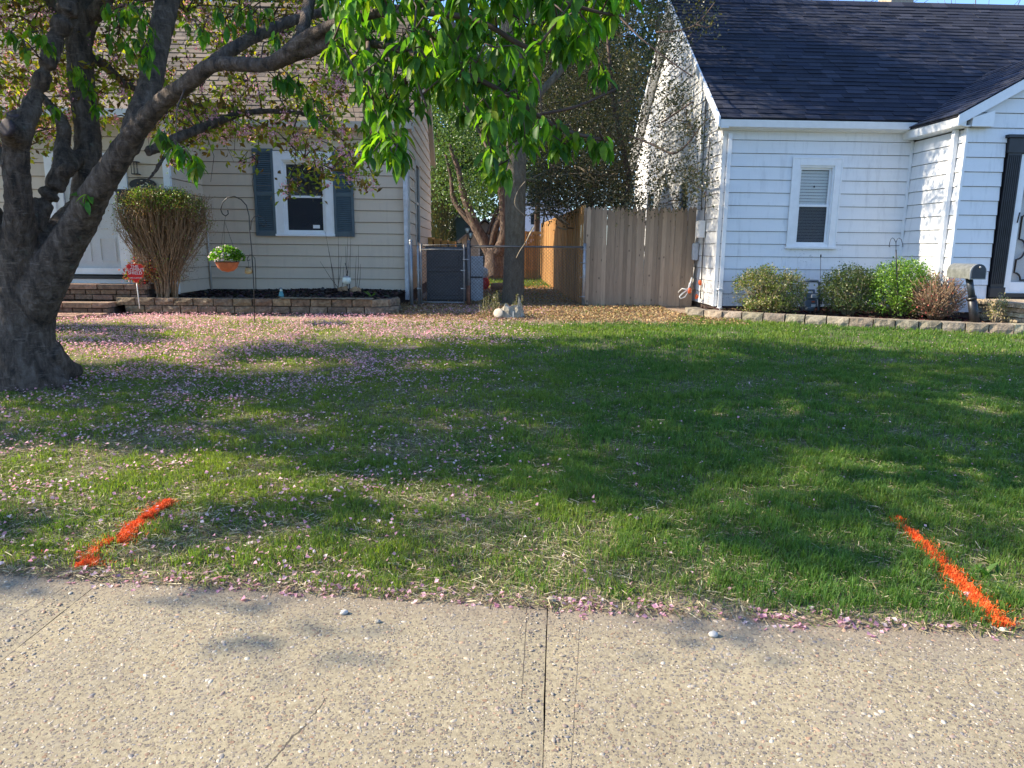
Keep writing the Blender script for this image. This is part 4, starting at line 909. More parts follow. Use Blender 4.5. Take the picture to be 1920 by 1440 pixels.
# storage cabinet behind the gate
SC = thing('storage_cabinet', (-.6, 13.7, gf), 'grey plastic storage cabinet standing behind the chain link gate', 'cabinet')
q = MB(); q.box(-1.08, -.33, 13.45, 14.3, gf+.03, EYE-.04); q.build('body', M['grey_plastic'], SC, bevel=.02)
q = MB(); q.box(-1.1, -.31, 13.43, 14.32, EYE-.04, EYE+.02); q.build('lid', M['grey_plastic'], SC, bevel=.015)
for (z0, z1) in ((gf+.06, gf+.56), (gf+.58, EYE-.06)):
    q = MB(); q.box(-1.03, -.38, 13.435, 13.45, z0, z1); q.box(-.93, -.48, 13.425, 13.437, z0+.08, z1-.08); q.build('door_panel', M['grey_plastic'], SC, bevel=.006)
SB = thing('storage_box', (-.16, 14.1, gf), 'plain grey box to the right of the cabinet behind the fence post', 'box')
q = MB(); q.box(-.31, -.02, 13.9, 14.5, gf, EYE-.16); q.build('body', M['grey_trim'], SB, bevel=.01); q = MB(); q.box(-.30, -.03, 13.885, 13.9, gf+.45, gf+.48); q.build('seam', M['grey_plastic'], SB)
for i, (px, py, h, lb) in enumerate(((876, 432, .30, 'taller left black post lantern of the two on the gate post'), (882, 441, .25, 'shorter right black post lantern of the two on the gate post'))):
    Yl = 13.05+.25*i; p = at(px, py, Yl); t = thing('post_lantern', (p.x, Yl, p.z-.24), lb, 'lantern', 'lanterns above the gate post')
    q = MB(); q.tube([(p.x, Yl, gf), (p.x, Yl, p.z-.06)], .008, 6); q.build('stake', M['black_metal'], t)
    q = MB(); q.lathe((p.x, Yl, p.z), [(.022, -.065), (.03, -.05), (.012, -.048)], 6); q.lathe((p.x, Yl, p.z), [(.055, .045), (.05, .055), (.012, .08), (.006, .10)], 6)
    for k in range(6): a = k*math.pi/3; q.tube([(p.x+.028*math.cos(a), Yl+.028*math.sin(a), p.z-.055), (p.x+.047*math.cos(a), Yl+.047*math.sin(a), p.z+.05)], .004, 4)
    q.build('cage', M['black_metal'], t); q = MB(); q.lathe((p.x, Yl, p.z), [(.023, -.05), (.04, .045)], 6); q.build('glass', M['jar_glass'], t)
# far back yard
for i in range(4):
    z = EYE+.0; x0 = -1.2+i*.27; q = MB(); y = 19.2+i*.8; p = at(797+i*14+8, 452+i*1.0, 17.5)
    q.box(p.x-.07, p.x+.075, 17.5, 18.4, gf, p.z+.09-.02*i); tag(q.build('timber_offcut', M['lumber']), ['leftmost upright yellow timber behind the gate', 'second yellow timber from the house wall behind the gate', 'third yellow timber from the house wall behind the gate', 'rightmost yellow timber behind the grey cabinet'][i], 'timber', 'upright timbers behind the gate')
p = at(906, 530, 17.6); t = thing('soil_bag', (p.x, 17.6, gf), 'red and white bag of soil leaning at the foot of the forked tree', 'bag')
q = MB(); q.ball((p.x, 17.6, gf+.17), (.16, .07, .18), None, 10, 7, .06); q.build('bag_bottom', M['red_plastic'], t); q = MB(); q.ball((p.x, 17.6, gf+.42), (.145, .065, .15), None, 10, 7, .06); q.build('bag_top', M['white_plastic'], t)
q = MB(); q.tube([(p.x+.22, 17.4, gf+.1), (p.x+.6, 17.6, gf+.1)], .09, 9, jit=.06); tag(q.build('log', M['log']), 'short log lying right of the red and white bag', 'log')
def hut(name, px0, px1, pytop, Y, dep, mat, rmat, lab, cat, ridge=.9, wz=None, win=False):
    a, b = at(px0, pytop, Y), at(px1, pytop, Y); t = thing(name, ((a.x+b.x)/2, Y, gf), lab, cat); z = a.z
    q = MB(); q.box(a.x, b.x, Y, Y+dep, gf-.3, z); q.prism([(a.x, Y+.002, z), (b.x, Y+.002, z), ((a.x+b.x)/2, Y+.002, z+ridge-.05)], (0, dep-.004, 0)); q.build('wall', mat, t)
    q = MB(); c = (a.x+b.x)/2; e = .15
    for x, s in ((a.x, -1), (b.x, 1)): q.prism([(x+s*e, Y-.1, z-e*ridge/(c-a.x)), (c, Y-.1, z+ridge), (c, Y-.1, z+ridge+.06), (x+s*e, Y-.1, z-e*ridge/(c-a.x)+.06)], (0, dep+.2, 0))
    q.build('roof', rmat, t)
    if win:
        q = MB(); q.box(c-.2, c+.2, Y-.02, Y, z-.9, z-.1); w_ = q.build('window', M['grey_trim'], t); q = MB(); q.box(c-.16, c+.16, Y-.03, Y-.022, z-.86, z-.14); q.build('pane', M['glass_dark'], w_)
    return t
hut('green_shed', 838, 898, 432, 27, 4, M['green_shed'], M['far_roof'], 'dark green shed seen past the corner of the beige house', 'shed', .75)
hut('white_shed', 866, 952, 448, 23, 3, plain('shed_wall', (.33, .31, .27), .8), M['far_roof'], 'small pale shed with low roof behind the forked tree', 'shed', .6, win=True)
hut('far_house', 925, 1075, 395, 48, 8, M['far_white'], M['far_roof'], 'white house far behind the back yards', 'house', 2.2, win=True)
TF = thing('back_fence', (2, 23, gf), 'dark slatted fence panel closing the end of the sunlit board fence', 'fence')
for i in range(9):
    p = at(985+i*4.2, 470, 23); q = MB(); q.box(p.x-.03, p.x+.03, 23, 23.03, gf, EYE+.55-.02*i); q.build('slat', M['brown_wood'], TF)
for z in (EYE+.45, EYE+.3, gf+.35):
    q = MB(); a = at(983, 470, 23).x; b = at(1022, 470, 23).x; q.box(a, b, 23.03, 23.06, z, z+.09); q.build('rail', M['brown_wood'], TF)

# ------------------------------------------------------------------ foliage tools
def leafgeo(seg, curl=.18, fold=.16, wscale=1.0):
    """one leaf along +X, face up +Z, unit length, width +-1*wscale: verts, tris"""
    us = np.linspace(0, 1, seg+2); V = [(0, 0, 0)]; Fc = []
    for u in us[1:-1]:
        w_ = math.sin(math.pi*min(1, u**.9))*1.0*wscale; z = -curl*u*u
        V += [(u, -w_, z, fold*w_*1.6), (u, 0, z, 0), (u, w_, z, fold*w_*1.6)]
    V[0] = (0, 0, 0, 0); V.append((1, 0, -curl, 0)); t = len(V)-1
    Fc += [(0, 1, 2), (0, 2, 3)]
    for k in range(seg-1):
        a = 1+3*k; Fc += [(a, a+3, a+4), (a, a+4, a+1), (a+1, a+4, a+5), (a+1, a+5, a+2)]
    a = 1+3*(seg-1); Fc += [(a, t, a+1), (a+1, t, a+2)]
    return np.array(V, float), np.array(Fc)
def unit(v): return v/np.maximum(np.linalg.norm(v, axis=-1, keepdims=True), 1e-9)
def foliage(name, P, D, U, L, W, C, mat, parent=None, seg=1, curl=.2, fold=.2, kind='stuff', smooth=False):
    """P base points, D directions, U approximate up normals, L lengths, W half widths, C colours"""
    lv, lf = leafgeo(seg, curl, fold); X = unit(D); Y = unit(np.cross(U, X)); Z = np.cross(X, Y); n = len(P)
    V = P[:, None]+X[:, None]*(lv[None, :, :1]*L[:, None, None])+Y[:, None]*(lv[None, :, 1:2]*W[:, None, None])+Z[:, None]*(lv[None, :, 2:3]*L[:, None, None]+lv[None, :, 3:4]*W[:, None, None])
    Fa = (lf[None]+np.arange(n)[:, None, None]*len(lv)).reshape(-1, 3)
    return npmesh(name, V.reshape(-1, 3), Fa, np.repeat(C, len(lv), 0), mat, parent, kind, smooth)
def rdir(n, up=0., flat=1.):
    v = rng.normal(size=(n, 3)); v[:, 2] = v[:, 2]*flat+up; return unit(v)
def pick(pal, n, var=.2):
    pal = np.array(pal); c = pal[rng.integers(len(pal), size=n)]; return c*(1+rng.uniform(-var, var, (n, 1)))
def path(pts, n=None):
    """smooth a pixel/depth/radius list into world points"""
    out = []; rr = []
    W_ = [(at(p[0], p[1], p[3]), p[2]) for p in pts]; k = len(W_)
    for i in range(k-1):
        p0 = W_[max(i-1, 0)]; p1 = W_[i]; p2 = W_[i+1]; p3 = W_[min(i+2, k-1)]
        for t in np.linspace(0, 1, n or 5)[:-1]:
            q = .5*((2*p1[0])+(p2[0]-p0[0])*t+(2*p0[0]-5*p1[0]+4*p2[0]-p3[0])*t*t+(-p0[0]+3*p1[0]-3*p2[0]+p3[0])*t**3); out.append(q)
            Yd = pts[i][3]*(1-t)+pts[i+1][3]*t; rr.append((p1[1]*(1-t)+p2[1]*t)*Yd/F)
    out.append(W_[-1][0]); rr.append(W_[-1][1]*pts[-1][3]/F); return out, rr

# ------------------------------------------------------------------ cherry tree
CT = thing('cherry_tree', (at(60, 720, 6.2).x, 6.2, gz(-4, 6.2)), 'old cherry tree with thick dark limbs, green leaves and pink blossom, left of the lawn', 'tree')
q = MB(); branches = []
def limb(pts, n=18, wob=.03):
    P_, r_ = path(pts)
    for i in range(1, len(P_)-1): P_[i] = P_[i]+Vector((mnoise.noise(P_[i]*2.3), mnoise.noise(P_[i]*2.3+Vector((9, 0, 0))), mnoise.noise(P_[i]*2.3+Vector((0, 9, 0)))))*r_[i]*.22
    r2 = [r*(1+wob*mnoise.noise(p*3)) for p, r in zip(P_, r_)]; q.tube(P_, r2, n, smooth=True); branches.append((P_, r2))
limb([(50, 752, 84, 6.25), (50, 732, 72, 6.22), (50, 708, 61, 6.2), (50, 670, 53, 6.2), (46, 610, 49, 6.2), (42, 560, 50, 6.2), (44, 510, 52, 6.2), (50, 470, 42, 6.2)], 26)
for (a0, b0, a1, b1, Y) in ((60, 690, 125, 724, 6.1), (50, 700, -40, 735, 6.1), (80, 690, 150, 694, 6.6)):
    limb([(a0, b0-30, 34, 6.2), ((a0+a1)/2, (b0+b1)/2, 24, (6.2+Y)/2), (a1, b1, 9, Y)], 10)
# main limb to the right
limb([(52, 600, 38, 6.2), (92, 520, 36, 6.1), (130, 450, 30, 6.0), (167, 385, 26, 5.85), (207, 318, 22.5, 5.7), (250, 255, 19, 5.55), (298, 200, 16, 5.4), (350, 158, 14.5, 5.2), (395, 125, 13, 5.05), (440, 120, 12, 4.95), (500, 121, 12, 4.85), (540, 102, 14, 4.75), (580, 68, 11, 4.65), (630, 43, 9, 4.5), (700, 25, 9, 4.35), (800, 5, 7, 4.2), (900, -30, 5, 4.1)])
limb([(545, 100, 12, 4.75), (568, 62, 11, 4.8), (578, 20, 11, 4.9), (590, -50, 10, 5.0), (600, -200, 8, 5.2)], 12)
limb([(530, 112, 12, 4.8), (590, 92, 11, 4.7), (640, 78, 9, 4.55), (720, 85, 7, 4.4), (800, 112, 6, 4.3), (880, 150, 5, 4.2)], 10)
limb([(385, 130, 12, 5.1), (440, 90, 12, 5.2), (500, 58, 11, 5.35), (560, 35, 9, 5.5), (640, 20, 7, 5.6), (720, 40, 5, 5.7)], 10)
limb([(238, 280, 20, 5.65), (270, 205, 22, 5.75), (287, 130, 19, 5.9), (302, 60, 19, 6.0), (314, 0, 19, 6.1), (335, -120, 20, 6.3), (330, -300, 12, 6.4)], 14)
# middle trunk going straight up
limb([(75, 480, 30, 6.3), (112, 430, 22, 6.45), (150, 395, 22, 6.6), (166, 350, 23, 6.65), (166, 290, 22, 6.7), (158, 220, 20, 6.75), (152, 150, 21, 6.8), (150, 90, 20, 6.85), (158, 40, 24, 6.9), (170, -30, 20, 7.0), (200, -200, 14, 7.2)])
limb([(150, 60, 16, 6.9), (110, 20, 13, 6.9), (70, -60, 11, 7.0), (20, -250, 7, 7.1)], 10)
limb([(150, 50, 16, 6.9), (190, 10, 14, 6.8), (215, -60, 12, 6.7), (300, -250, 7, 6.6)], 10)
limb([(60, 425, 20, 6.25), (82, 378, 18, 6.3), (106, 345, 17, 6.35), (118, 310, 16, 6.4), (117, 270, 13, 6.5), (118, 238, 12, 6.5), (95, 200, 8, 6.6), (70, 170, 5, 6.7)], 12)
limb([(110, 335, 14, 6.35), (128, 318, 12, 6.3), (138, 312, 9, 6.3)], 10)
limb([(122, 325, 14, 6.4), (138, 305, 13, 6.5), (155, 290, 12, 6.6)], 10)
# left trunk with the sawn stubs
limb([(44, 520, 44, 6.15), (42, 450, 28, 6.0), (36, 380, 22, 5.9), (32, 310, 21, 5.85), (34, 262, 22, 5.85), (50, 225, 17, 5.9), (66, 175, 14, 6.0), (86, 125, 14, 6.0), (104, 70, 15, 6.1), (122, 20, 18, 6.1), (140, -60, 15, 6.2), (160, -220, 9, 6.3)])
limb([(30, 262, 22, 5.8), (17, 245, 17, 5.65), (14, 240, 15, 5.6)], 14)
limb([(35, 250, 20, 5.9), (32, 225, 17, 5.9), (31, 216, 16, 5.9)], 14)
limb([(20, 480, 36, 6.1), (-20, 420, 30, 6.0), (-60, 350, 26, 5.9), (-120, 230, 20, 5.8), (-220, 60, 12, 5.7), (-330, -120, 8, 5.6)], 14)
limb([(40, 330, 12, 5.95), (-10, 280, 12, 6.3), (-60, 180, 9, 6.8), (-120, 40, 6, 7.2)], 10)
# slender limbs carrying the blossom behind
limb([(275, 285, 9, 6.2), (340, 255, 9, 6.5), (400, 232, 8, 6.8), (470, 210, 6, 7.1), (560, 212, 4.5, 7.3), (620, 240, 3.5, 7.4), (660, 285, 2.5, 7.5)], 9)
limb([(178, 110, 9, 6.9), (210, 135, 8, 7.1), (250, 165, 6, 7.4), (330, 190, 5, 7.8), (440, 205, 3.5, 8.0)], 8)
limb([(310, 290, 5, 6.1), (285, 330, 4, 6.0), (262, 345, 3, 5.9)], 7)
tr = q.build('trunk', M['cherry_bark'], CT)
tm = tr.data
rm = tr.modifiers.new('merge', 'REMESH'); rm.mode = 'VOXEL'; rm.voxel_size = .014; rm.use_smooth_shade = True
sm_ = tr.modifiers.new('soften', 'SMOOTH'); sm_.factor = .6; sm_.iterations = 6
tex = bpy.data.textures.new('barktex', 'CLOUDS'); tex.noise_scale = .05; tex.noise_depth = 3
dm = tr.modifiers.new('bark', 'DISPLACE'); dm.texture = tex; dm.strength = .022; dm.texture_coords = 'LOCAL'
for (px, py, Y, r) in ((13, 239, 5.55, 15), (31, 214, 5.88, 15)):
    c = at(px, py, Y); d = Vector((-.35, -.9, .1)).normalized() if py > 230 else Vector((0, -.5, .8)).normalized()
    knot = MB(); knot.tube([c-d*.02, c+d*.012, c+d*.016], [r*Y/F, r*Y/F, r*Y/F*.7], 14, smooth=True); knot.build('sawn_knot', M['sawn'], CT)

def poly_in(px, py, poly):
    c = False; j = len(poly)-1
    for i in range(len(poly)):
        if (poly[i][1] > py) != (poly[j][1] > py) and px < (poly[j][0]-poly[i][0])*(py-poly[i][1])/(poly[j][1]-poly[i][1])+poly[i][0]: c = not c
        j = i
    return c
# --- big hanging leaves on the near branches
GREEN = [(.085, .20, .025), (.11, .25, .028), (.07, .165, .025), (.17, .32, .028), (.10, .21, .035), (.06, .15, .03), (.22, .33, .03)]
near_poly = [(612, -160), (610, 90), (622, 140), (668, 165), (672, 215), (690, 260), (700, 285), (735, 290), (765, 285), (765, 210), (800, 215), (850, 222), (885, 240), (905, 275), (920, 320), (950, 330), (955, 285), (975, 275), (1010, 285), (1060, 275), (1100, 280), (1140, 285), (1150, 262), (1090, 262), (1040, 240), (1025, 190), (1000, 170), (1000, 130), (1045, 110), (1100, 100), (1130, 125), (1135, 90), (1110, 60), (1150, 35), (1180, 10), (1190, -160)]
cl = []
tries = 0
while len(cl) < 370 and tries < 20000:
    tries += 1
    px, py = rnd.uniform(600, 1190), rnd.uniform(-150, 325)
    if not poly_in(px, py, near_poly) or not poly_in(px, min(py+28, 320), near_poly+[]) and rnd.random() < .6: continue
    Y = rnd.uniform(3.7, 5.0)-.0005*(px-900)
    if any((px-a)**2+(py-b)**2 < 17**2 for a, b, _ in cl) and rnd.random() < .85: continue
    cl.append((px, py-8, Y))
cl += [(x, y, Y) for x, y, Y in ((700, 285, 3.9), (722, 262, 3.95), (745, 275, 3.9), (712, 250, 4.0), (925, 325, 3.9), (935, 310, 3.9), (1135, 140, 4.3), (1120, 128, 4.3), (738, 300, 3.85), (755, 292, 3.9), (690, 262, 4.0), (728, 285, 3.85), (948, 322, 3.85), (918, 300, 4.0), (1080, 262, 4.2), (1110, 262, 4.2), (1135, 268, 4.2), (1060, 270, 4.2), (1040, 276, 4.2), (985, 262, 4.1), (200, 15, 5.8), (225, 25, 5.8), (250, 10, 5.7), (270, 15, 5.7), (285, 60, 5.7), (262, 100, 5.6), (275, 115, 5.6), (205, 70, 5.9), (20, 60, 5.6), (50, 95, 5.6), (95, 90, 5.8), (470, 30, 5.2), (500, 25, 5.2), (410, 20, 5.4), (380, 60, 5.5), (350, 40, 5.6), (520, 150, 5.1), (540, 150, 5.1), (330, 280, 4.9), (345, 290, 4.9), (360, 300, 4.85), (318, 268, 5.0), (372, 312, 4.85), (300, 250, 5.0), (560, 160, 5.2), (590, 190, 5.3), (590, 215, 5.2), (575, 195, 5.3), (240, 20, 5.6), (265, 40, 5.6), (255, 70, 5.6), (280, 85, 5.5), (220, 50, 5.7), (240, 85, 5.7), (60, 60, 5.7), (40, 80, 5.6), (80, 75, 5.7), (140, 130, 6.2), (155, 150, 6.2), (165, 170, 6.2), (180, 200, 6.2), (100, 205, 6.0), (165, 370, 5.7), (450, 20, 5.2), (430, 50, 5.3), (520, 70, 5.0), (660, 5, 4.3), (640, 15, 4.3), (1145, 30, 4.2))]
LP, LD_, LU, LL, LW, LC = [], [], [], [], [], []
tw = MB()
anchors = [p for P_, _ in branches for p in P_]
extra = []
for pts in ([(700, 25, 6, 4.35), (780, 25, 5, 4.2), (860, 30, 5, 4.15), (920, 50, 5, 4.1), (965, 78, 4.5, 4.1), (1010, 95, 4, 4.1), (1060, 92, 3, 4.1)], [(720, 85, 5, 4.4), (790, 105, 5, 4.35), (850, 130, 5, 4.3), (930, 165, 4.5, 4.3), (990, 205, 4, 4.25), (1060, 245, 3.5, 4.2), (1130, 262, 3, 4.2)], [(690, 80, 4, 4.3), (692, 140, 3.5, 4.15), (700, 195, 3, 4.05), (715, 250, 2.5, 3.95)], [(800, -20, 6, 4.2), (900, -40, 5, 4.2), (1010, -10, 4, 4.2), (1110, 20, 3, 4.2), (1165, 30, 2, 4.2)], [(850, 130, 3, 4.3), (870, 190, 3, 4.2), (900, 250, 2.5, 4.1), (925, 305, 2, 3.95)], [(760, 100, 3, 4.3), (780, 150, 3, 4.2), (800, 200, 2, 4.1)]):
    P_, r_ = path(pts); tw.tube(P_, r_, 7, smooth=True); extra += P_
anchors2 = anchors+extra
for (px, py, Y) in cl:
    c = at(px, py, Y); near = min(anchors2, key=lambda a: (a-c).length)
    if (near-c).length < 2.2:
        mid_ = (near+c)/2+Vector((rnd.uniform(-.05, .05), rnd.uniform(-.05, .05), .05)); tw.tube([near, mid_, c], [.006, .0045, .003], 5); anchors2.append(c)
    n = rnd.randint(9, 14)
    for k in range(n):
        a = rnd.uniform(0, 6.283); tilt = rnd.uniform(.15, 1.15); d = Vector((math.cos(a)*math.sin(tilt), math.sin(a)*math.sin(tilt), -math.cos(tilt)))
        LP.append(c+d*.012+Vector((rnd.uniform(-.015, .015), rnd.uniform(-.015, .015), rnd.uniform(-.02, .05)))); LD_.append(d)
        u = Vector((math.cos(a), math.sin(a), .5)).normalized()+Vector((rnd.uniform(-.4, .4), rnd.uniform(-.4, .4), rnd.uniform(-.2, .2))); LU.append(u)
        l = rnd.choice((rnd.uniform(.045, .08), rnd.uniform(.08, .13), rnd.uniform(.08, .13)))*(1.0 if Y < 5.2 else .9); LL.append(l); LW.append(l*rnd.uniform(.165, .235)); LC.append(tuple(v*rnd.uniform(.8, 1.25) for v in rnd.choice(GREEN)))
tw.build('twigs', M['twig'], CT, kind='stuff')
LP, LD_, LU, LL, LW, LC = [np.array([tuple(v) if hasattr(v, '__len__') else v for v in A]) for A in (LP, LD_, LU, LL, LW, LC)]
order = np.argsort(-(LL/LP[:, 1])*np.where((LP[:, 2] < EYE+.33*LP[:, 1]), 1, .1)); big, restl = order[:300], order[300:]
lv, lf = leafgeo(3, .25, .22); base_ = world_loc(CT); lms = []
for col in GREEN+[(.11, .21, .03)]:
    me = bpy.data.meshes.new('leaf'); me.from_pydata([(v[0], v[1]*.205, v[2]+v[3]*.25) for v in lv], [], [tuple(int(i) for i in f) for f in lf]); me.materials.append(M['leaf'])
    me.polygons.foreach_set('use_smooth', [True]*len(lf)); a = me.color_attributes.new('Col', 'FLOAT_COLOR', 'POINT'); a.data.foreach_set('color', np.tile((*col, 1), len(lv)).astype('f')); lms.append(me)
for i in big:
    X = Vector(LD_[i]).normalized(); Yv = Vector(LU[i]).cross(X).normalized(); Z = X.cross(Yv)
    o = bpy.data.objects.new('leaf', rnd.choice(lms)); COL.objects.link(o); o.parent = CT
    mm = Matrix((X, Yv, Z)).transposed().to_4x4(); mm.translation = Vector(LP[i])-base_; o.matrix_local = mm @ Matrix.Scale(LL[i], 4)
foliage('green_leaves', LP[restl], LD_[restl], LU[restl], LL[restl], LW[restl], LC[restl], M['leaf'], CT, seg=3, curl=.25, fold=.22, smooth=True)

# --- unseen crown above the frame, clusters placed up the sun rays to shape lawn shade
def crown_points(n, c, r, lo=-1):
    v = rng.normal(size=(n*2, 3)); v = unit(v)*(rng.random((n*2, 1))**.45)*np.array(r)+np.array(c); return v[:n]
def rosettes(cen, k, lmin, lmax, spread=.07, down=.5):
    n = len(cen)*k; P = np.repeat(cen, k, 0)+rng.normal(size=(n, 3))*spread; D = rdir(n, -down); U = rdir(n, 1.2)
    L = rng.uniform(lmin, lmax, n); return P, D, U, L, L*rng.uniform(.2, .27, n)
def proj(p):
    d = p-Vector((0, 0, EYE)); z = d.dot(FW); return (960+F*d.dot(RT)/z, 720-F*d.dot(UP)/z) if z > .05 else (-999, -999)
DARK = [(-400, 705), (130, 690), (480, 652), (560, 640), (700, 650), (960, 650), (1200, 655), (1380, 640), (1500, 652), (1920, 668), (2300, 675), (2300, 850), (1830, 850), (1640, 835), (1530, 850), (1430, 880), (1380, 925), (1300, 950), (1200, 960), (1050, 945), (960, 915), (900, 915), (800, 905), (650, 890), (480, 900), (440, 850), (250, 840), (170, 825), (0, 845), (-400, 850)]
LIT = [(350, 665, 60, 11), (540, 688, 65, 8), (820, 688, 45, 8), (925, 678, 30, 9), (75, 785, 32, 10), (475, 780, 48, 12), (365, 867, 90, 14), (858, 778, 36, 9), (1290, 663, 85, 12), (1070, 642, 110, 8), (1150, 725, 45, 7), (1430, 770, 85, 12), (1222, 792, 50, 9), (975, 788, 20, 14), (1132, 850, 30, 12), (1710, 702, 55, 8), (1250, 722, 22, 7), (620, 812, 40, 9), (700, 850, 35, 8), (1010, 905, 45, 10), (1620, 745, 40, 7), (1850, 760, 50, 8)]
DARK2 = [(215, 637, 110, 11), (385, 1000, 48, 40), (480, 975, 70, 25), (50, 990, 55, 38), (262, 1065, 40, 14), (900, 992, 62, 23), (640, 960, 70, 22), (700, 1000, 60, 18), (1585, 950, 125, 30), (1450, 1010, 70, 20), (1560, 1045, 95, 24), (1870, 1020, 60, 30), (1880, 930, 50, 12), (1285, 1055, 75, 16), (1120, 1030, 60, 12), (780, 1055, 45, 12), (460, 1140, 70, 17), (560, 1170, 50, 12), (560, 1235, 45, 18), (495, 1195, 38, 12), (1490, 1285, 50, 20), (1400, 1185, 80, 12), (1540, 1190, 60, 10), (70, 1090, 60, 14)]
def shaded(px, py):
    for a, b, c, d in DARK2:
        if ((px-a)/c)**2+((py-b)/d)**2 < 1: return True
    for a, b, c, d in LIT:
        if ((px-a)/(c*1.5))**2+((py-b)/(d*1.9))**2 < 1: return False
    return poly_in(px, py, DARK)
cc = []; tries = 0
while len(cc) < 2100 and tries < 60000:
    tries += 1; X, Y = rnd.uniform(-7, 11), rnd.uniform(1.7, 11.2); g = Vector((X, Y, gz(X, Y))); px, py = proj(g)
    if not shaded(px, py) or (py > 1100): continue
    lf = g+sv*((2.95-g.z)/sv.z)
    if -1.4 < lf.x < 1.3 and 3.6 < lf.y < 5.2 and rnd.random() < .72: continue      # light reaches the hanging leaves
    for _ in range(12):
        z = rnd.uniform(2.9, 7.4); c = g+sv*((z-g.z)/sv.z); qx, qy = proj(c)
        if (qy < -45 or qx < -45) and -11.5 < c.x < 2.6 and z > 2.9+.10*(c.x+6)*(c.x > -6): cc.append(tuple(c)); break
for (px, py, k) in ((455, 1135, 1), (560, 1235, 1), (1500, 1280, 1), (1400, 1165, 1), (60, 1085, 1)):  # unseen clusters added up the sun ray to drop shadow blotches on the pavement
    g = gp(px, py)
    for _ in range(k): z = rnd.uniform(4.2, 4.9); gg = g+Vector((rnd.uniform(-.03, .03), rnd.uniform(-.01, .01), 0)); cc.append(tuple(gg+sv*((z-g.z)/sv.z)))
cc = np.array(cc)
P, D, U, L, W_ = rosettes(cc, 26, .075, .12, .085)
foliage('unseen_shade_crown', P, D, U, L, W_, pick(GREEN, len(P)), M['leaf'], CT, seg=1)
q = MB(); tops = [b[0][-1] for b in branches if b[0][-1].z > EYE+2.2]
for c in cc[::6]:
    c = Vector(c); a = min(tops, key=lambda t: (t-c).length); q.tube([a, (a+c)/2+Vector((rnd.uniform(-.2, .2), rnd.uniform(-.2, .2), .15)), c], [.028, .016, .005], 5)
q.build('unseen_crown_branches', M['cherry_bark'], CT)

# --- blossom and young leaves behind the limbs
bl_poly = [(-60, -60), (620, -60), (640, 90), (650, 160), (655, 230), (668, 290), (700, 320), (690, 345), (640, 325), (600, 320), (560, 285), (520, 262), (440, 262), (370, 270), (340, 300), (300, 300), (240, 262), (150, 265), (70, 292), (20, 262), (-60, 330)]
bc = []
while len(bc) < 1150:
    px, py = rnd.uniform(-60, 700), rnd.uniform(-60, 345)
    if not poly_in(px, py, bl_poly): continue
    dens = .25+.9*float(fbm(px, py, 1/45., 7) > .46)*(1 if py < 230 else .7)
    if 330 < px < 640 and py < 130: dens *= .55
    if rnd.random() < dens: Y = rnd.uniform(6.6, 9.4); bc.append((px, py, Y))
bc += [(x, y, 7.6) for x, y in ((540, 340), (548, 346), (535, 350), (590, 338), (606, 342), (612, 322), (650, 322), (668, 330), (690, 345), (455, 302), (480, 300), (700, 340), (565, 318), (600, 313))]*2
bw = np.array([tuple(at(*c)) for c in bc]); bw += rng.normal(size=bw.shape)*.03
P, D, U, L, W_ = rosettes(bw, 10, .045, .085, .06, .35)
foliage('young_leaves', P, D, U, L, W_*1.1, pick([(.20, .29, .035), (.32, .35, .04), (.15, .19, .04), (.20, .12, .04), (.12, .075, .035), (.38, .33, .05)], len(P)), M['leaf'], CT, seg=1)
fl = bw[rng.random(len(bw)) < .50]
k = 26; n = len(fl)*k; P = np.repeat(fl+np.array([0, 0, -.02]), k, 0)+rng.normal(size=(n, 3))*.024
foliage('blossoms', P, rdir(n, -.3), rdir(n, .5), rng.uniform(.016, .026, n), rng.uniform(.007, .011, n), pick([(.80, .42, .52), (.86, .54, .62), (.72, .34, .45), (.88, .66, .70)], n, .12), M['petal'], CT, seg=1)
q = MB(); bv = [Vector(b) for b in bw]; anch = [p for P_, R_ in branches for p, r in zip(P_, R_) if p.y > 6.0 and r < .07 and p.z > 2.0]
nodes = anch[:]; rnd.shuffle(bv)
for i, c in enumerate(bv):
    if i % 3 and i > 60: continue
    a = min(nodes, key=lambda t: (t-c).length_squared); nodes.append(c)
    if (a-c).length > 1.0: continue
    m1 = a.lerp(c, .5)+Vector((rnd.uniform(-.1, .1), rnd.uniform(-.1, .1), rnd.uniform(0, .12))); q.tube([a, m1, c], [.009, .006, .003], 4)
for i in range(60):
    c = rnd.choice(bv); c2 = c+Vector((rnd.uniform(-.2, .2), rnd.uniform(-.1, .1), -rnd.uniform(.15, .45))); q.tube([c, c.lerp(c2, .5)+Vector((rnd.uniform(-.06, .06), 0, 0)), c2], [.004, .003, .002], 4)
q.build('blossom_twigs', M['twig'], CT, kind='stuff')
# small leaf sprig low on the trunk
P = np.array([tuple(at(155, 366, 5.75))]*4); foliage('trunk_sprig', P, np.array([(-.8, -.2, .1), (.6, -.3, .3), (.1, -.4, -.8), (.7, -.2, -.3)]), np.array([(0, -.6, .8)]*4), np.array([.09, .08, .09, .07]), np.array([.028]*4), np.array([(.09, .19, .03)]*4), M['leaf'], CT, seg=3)

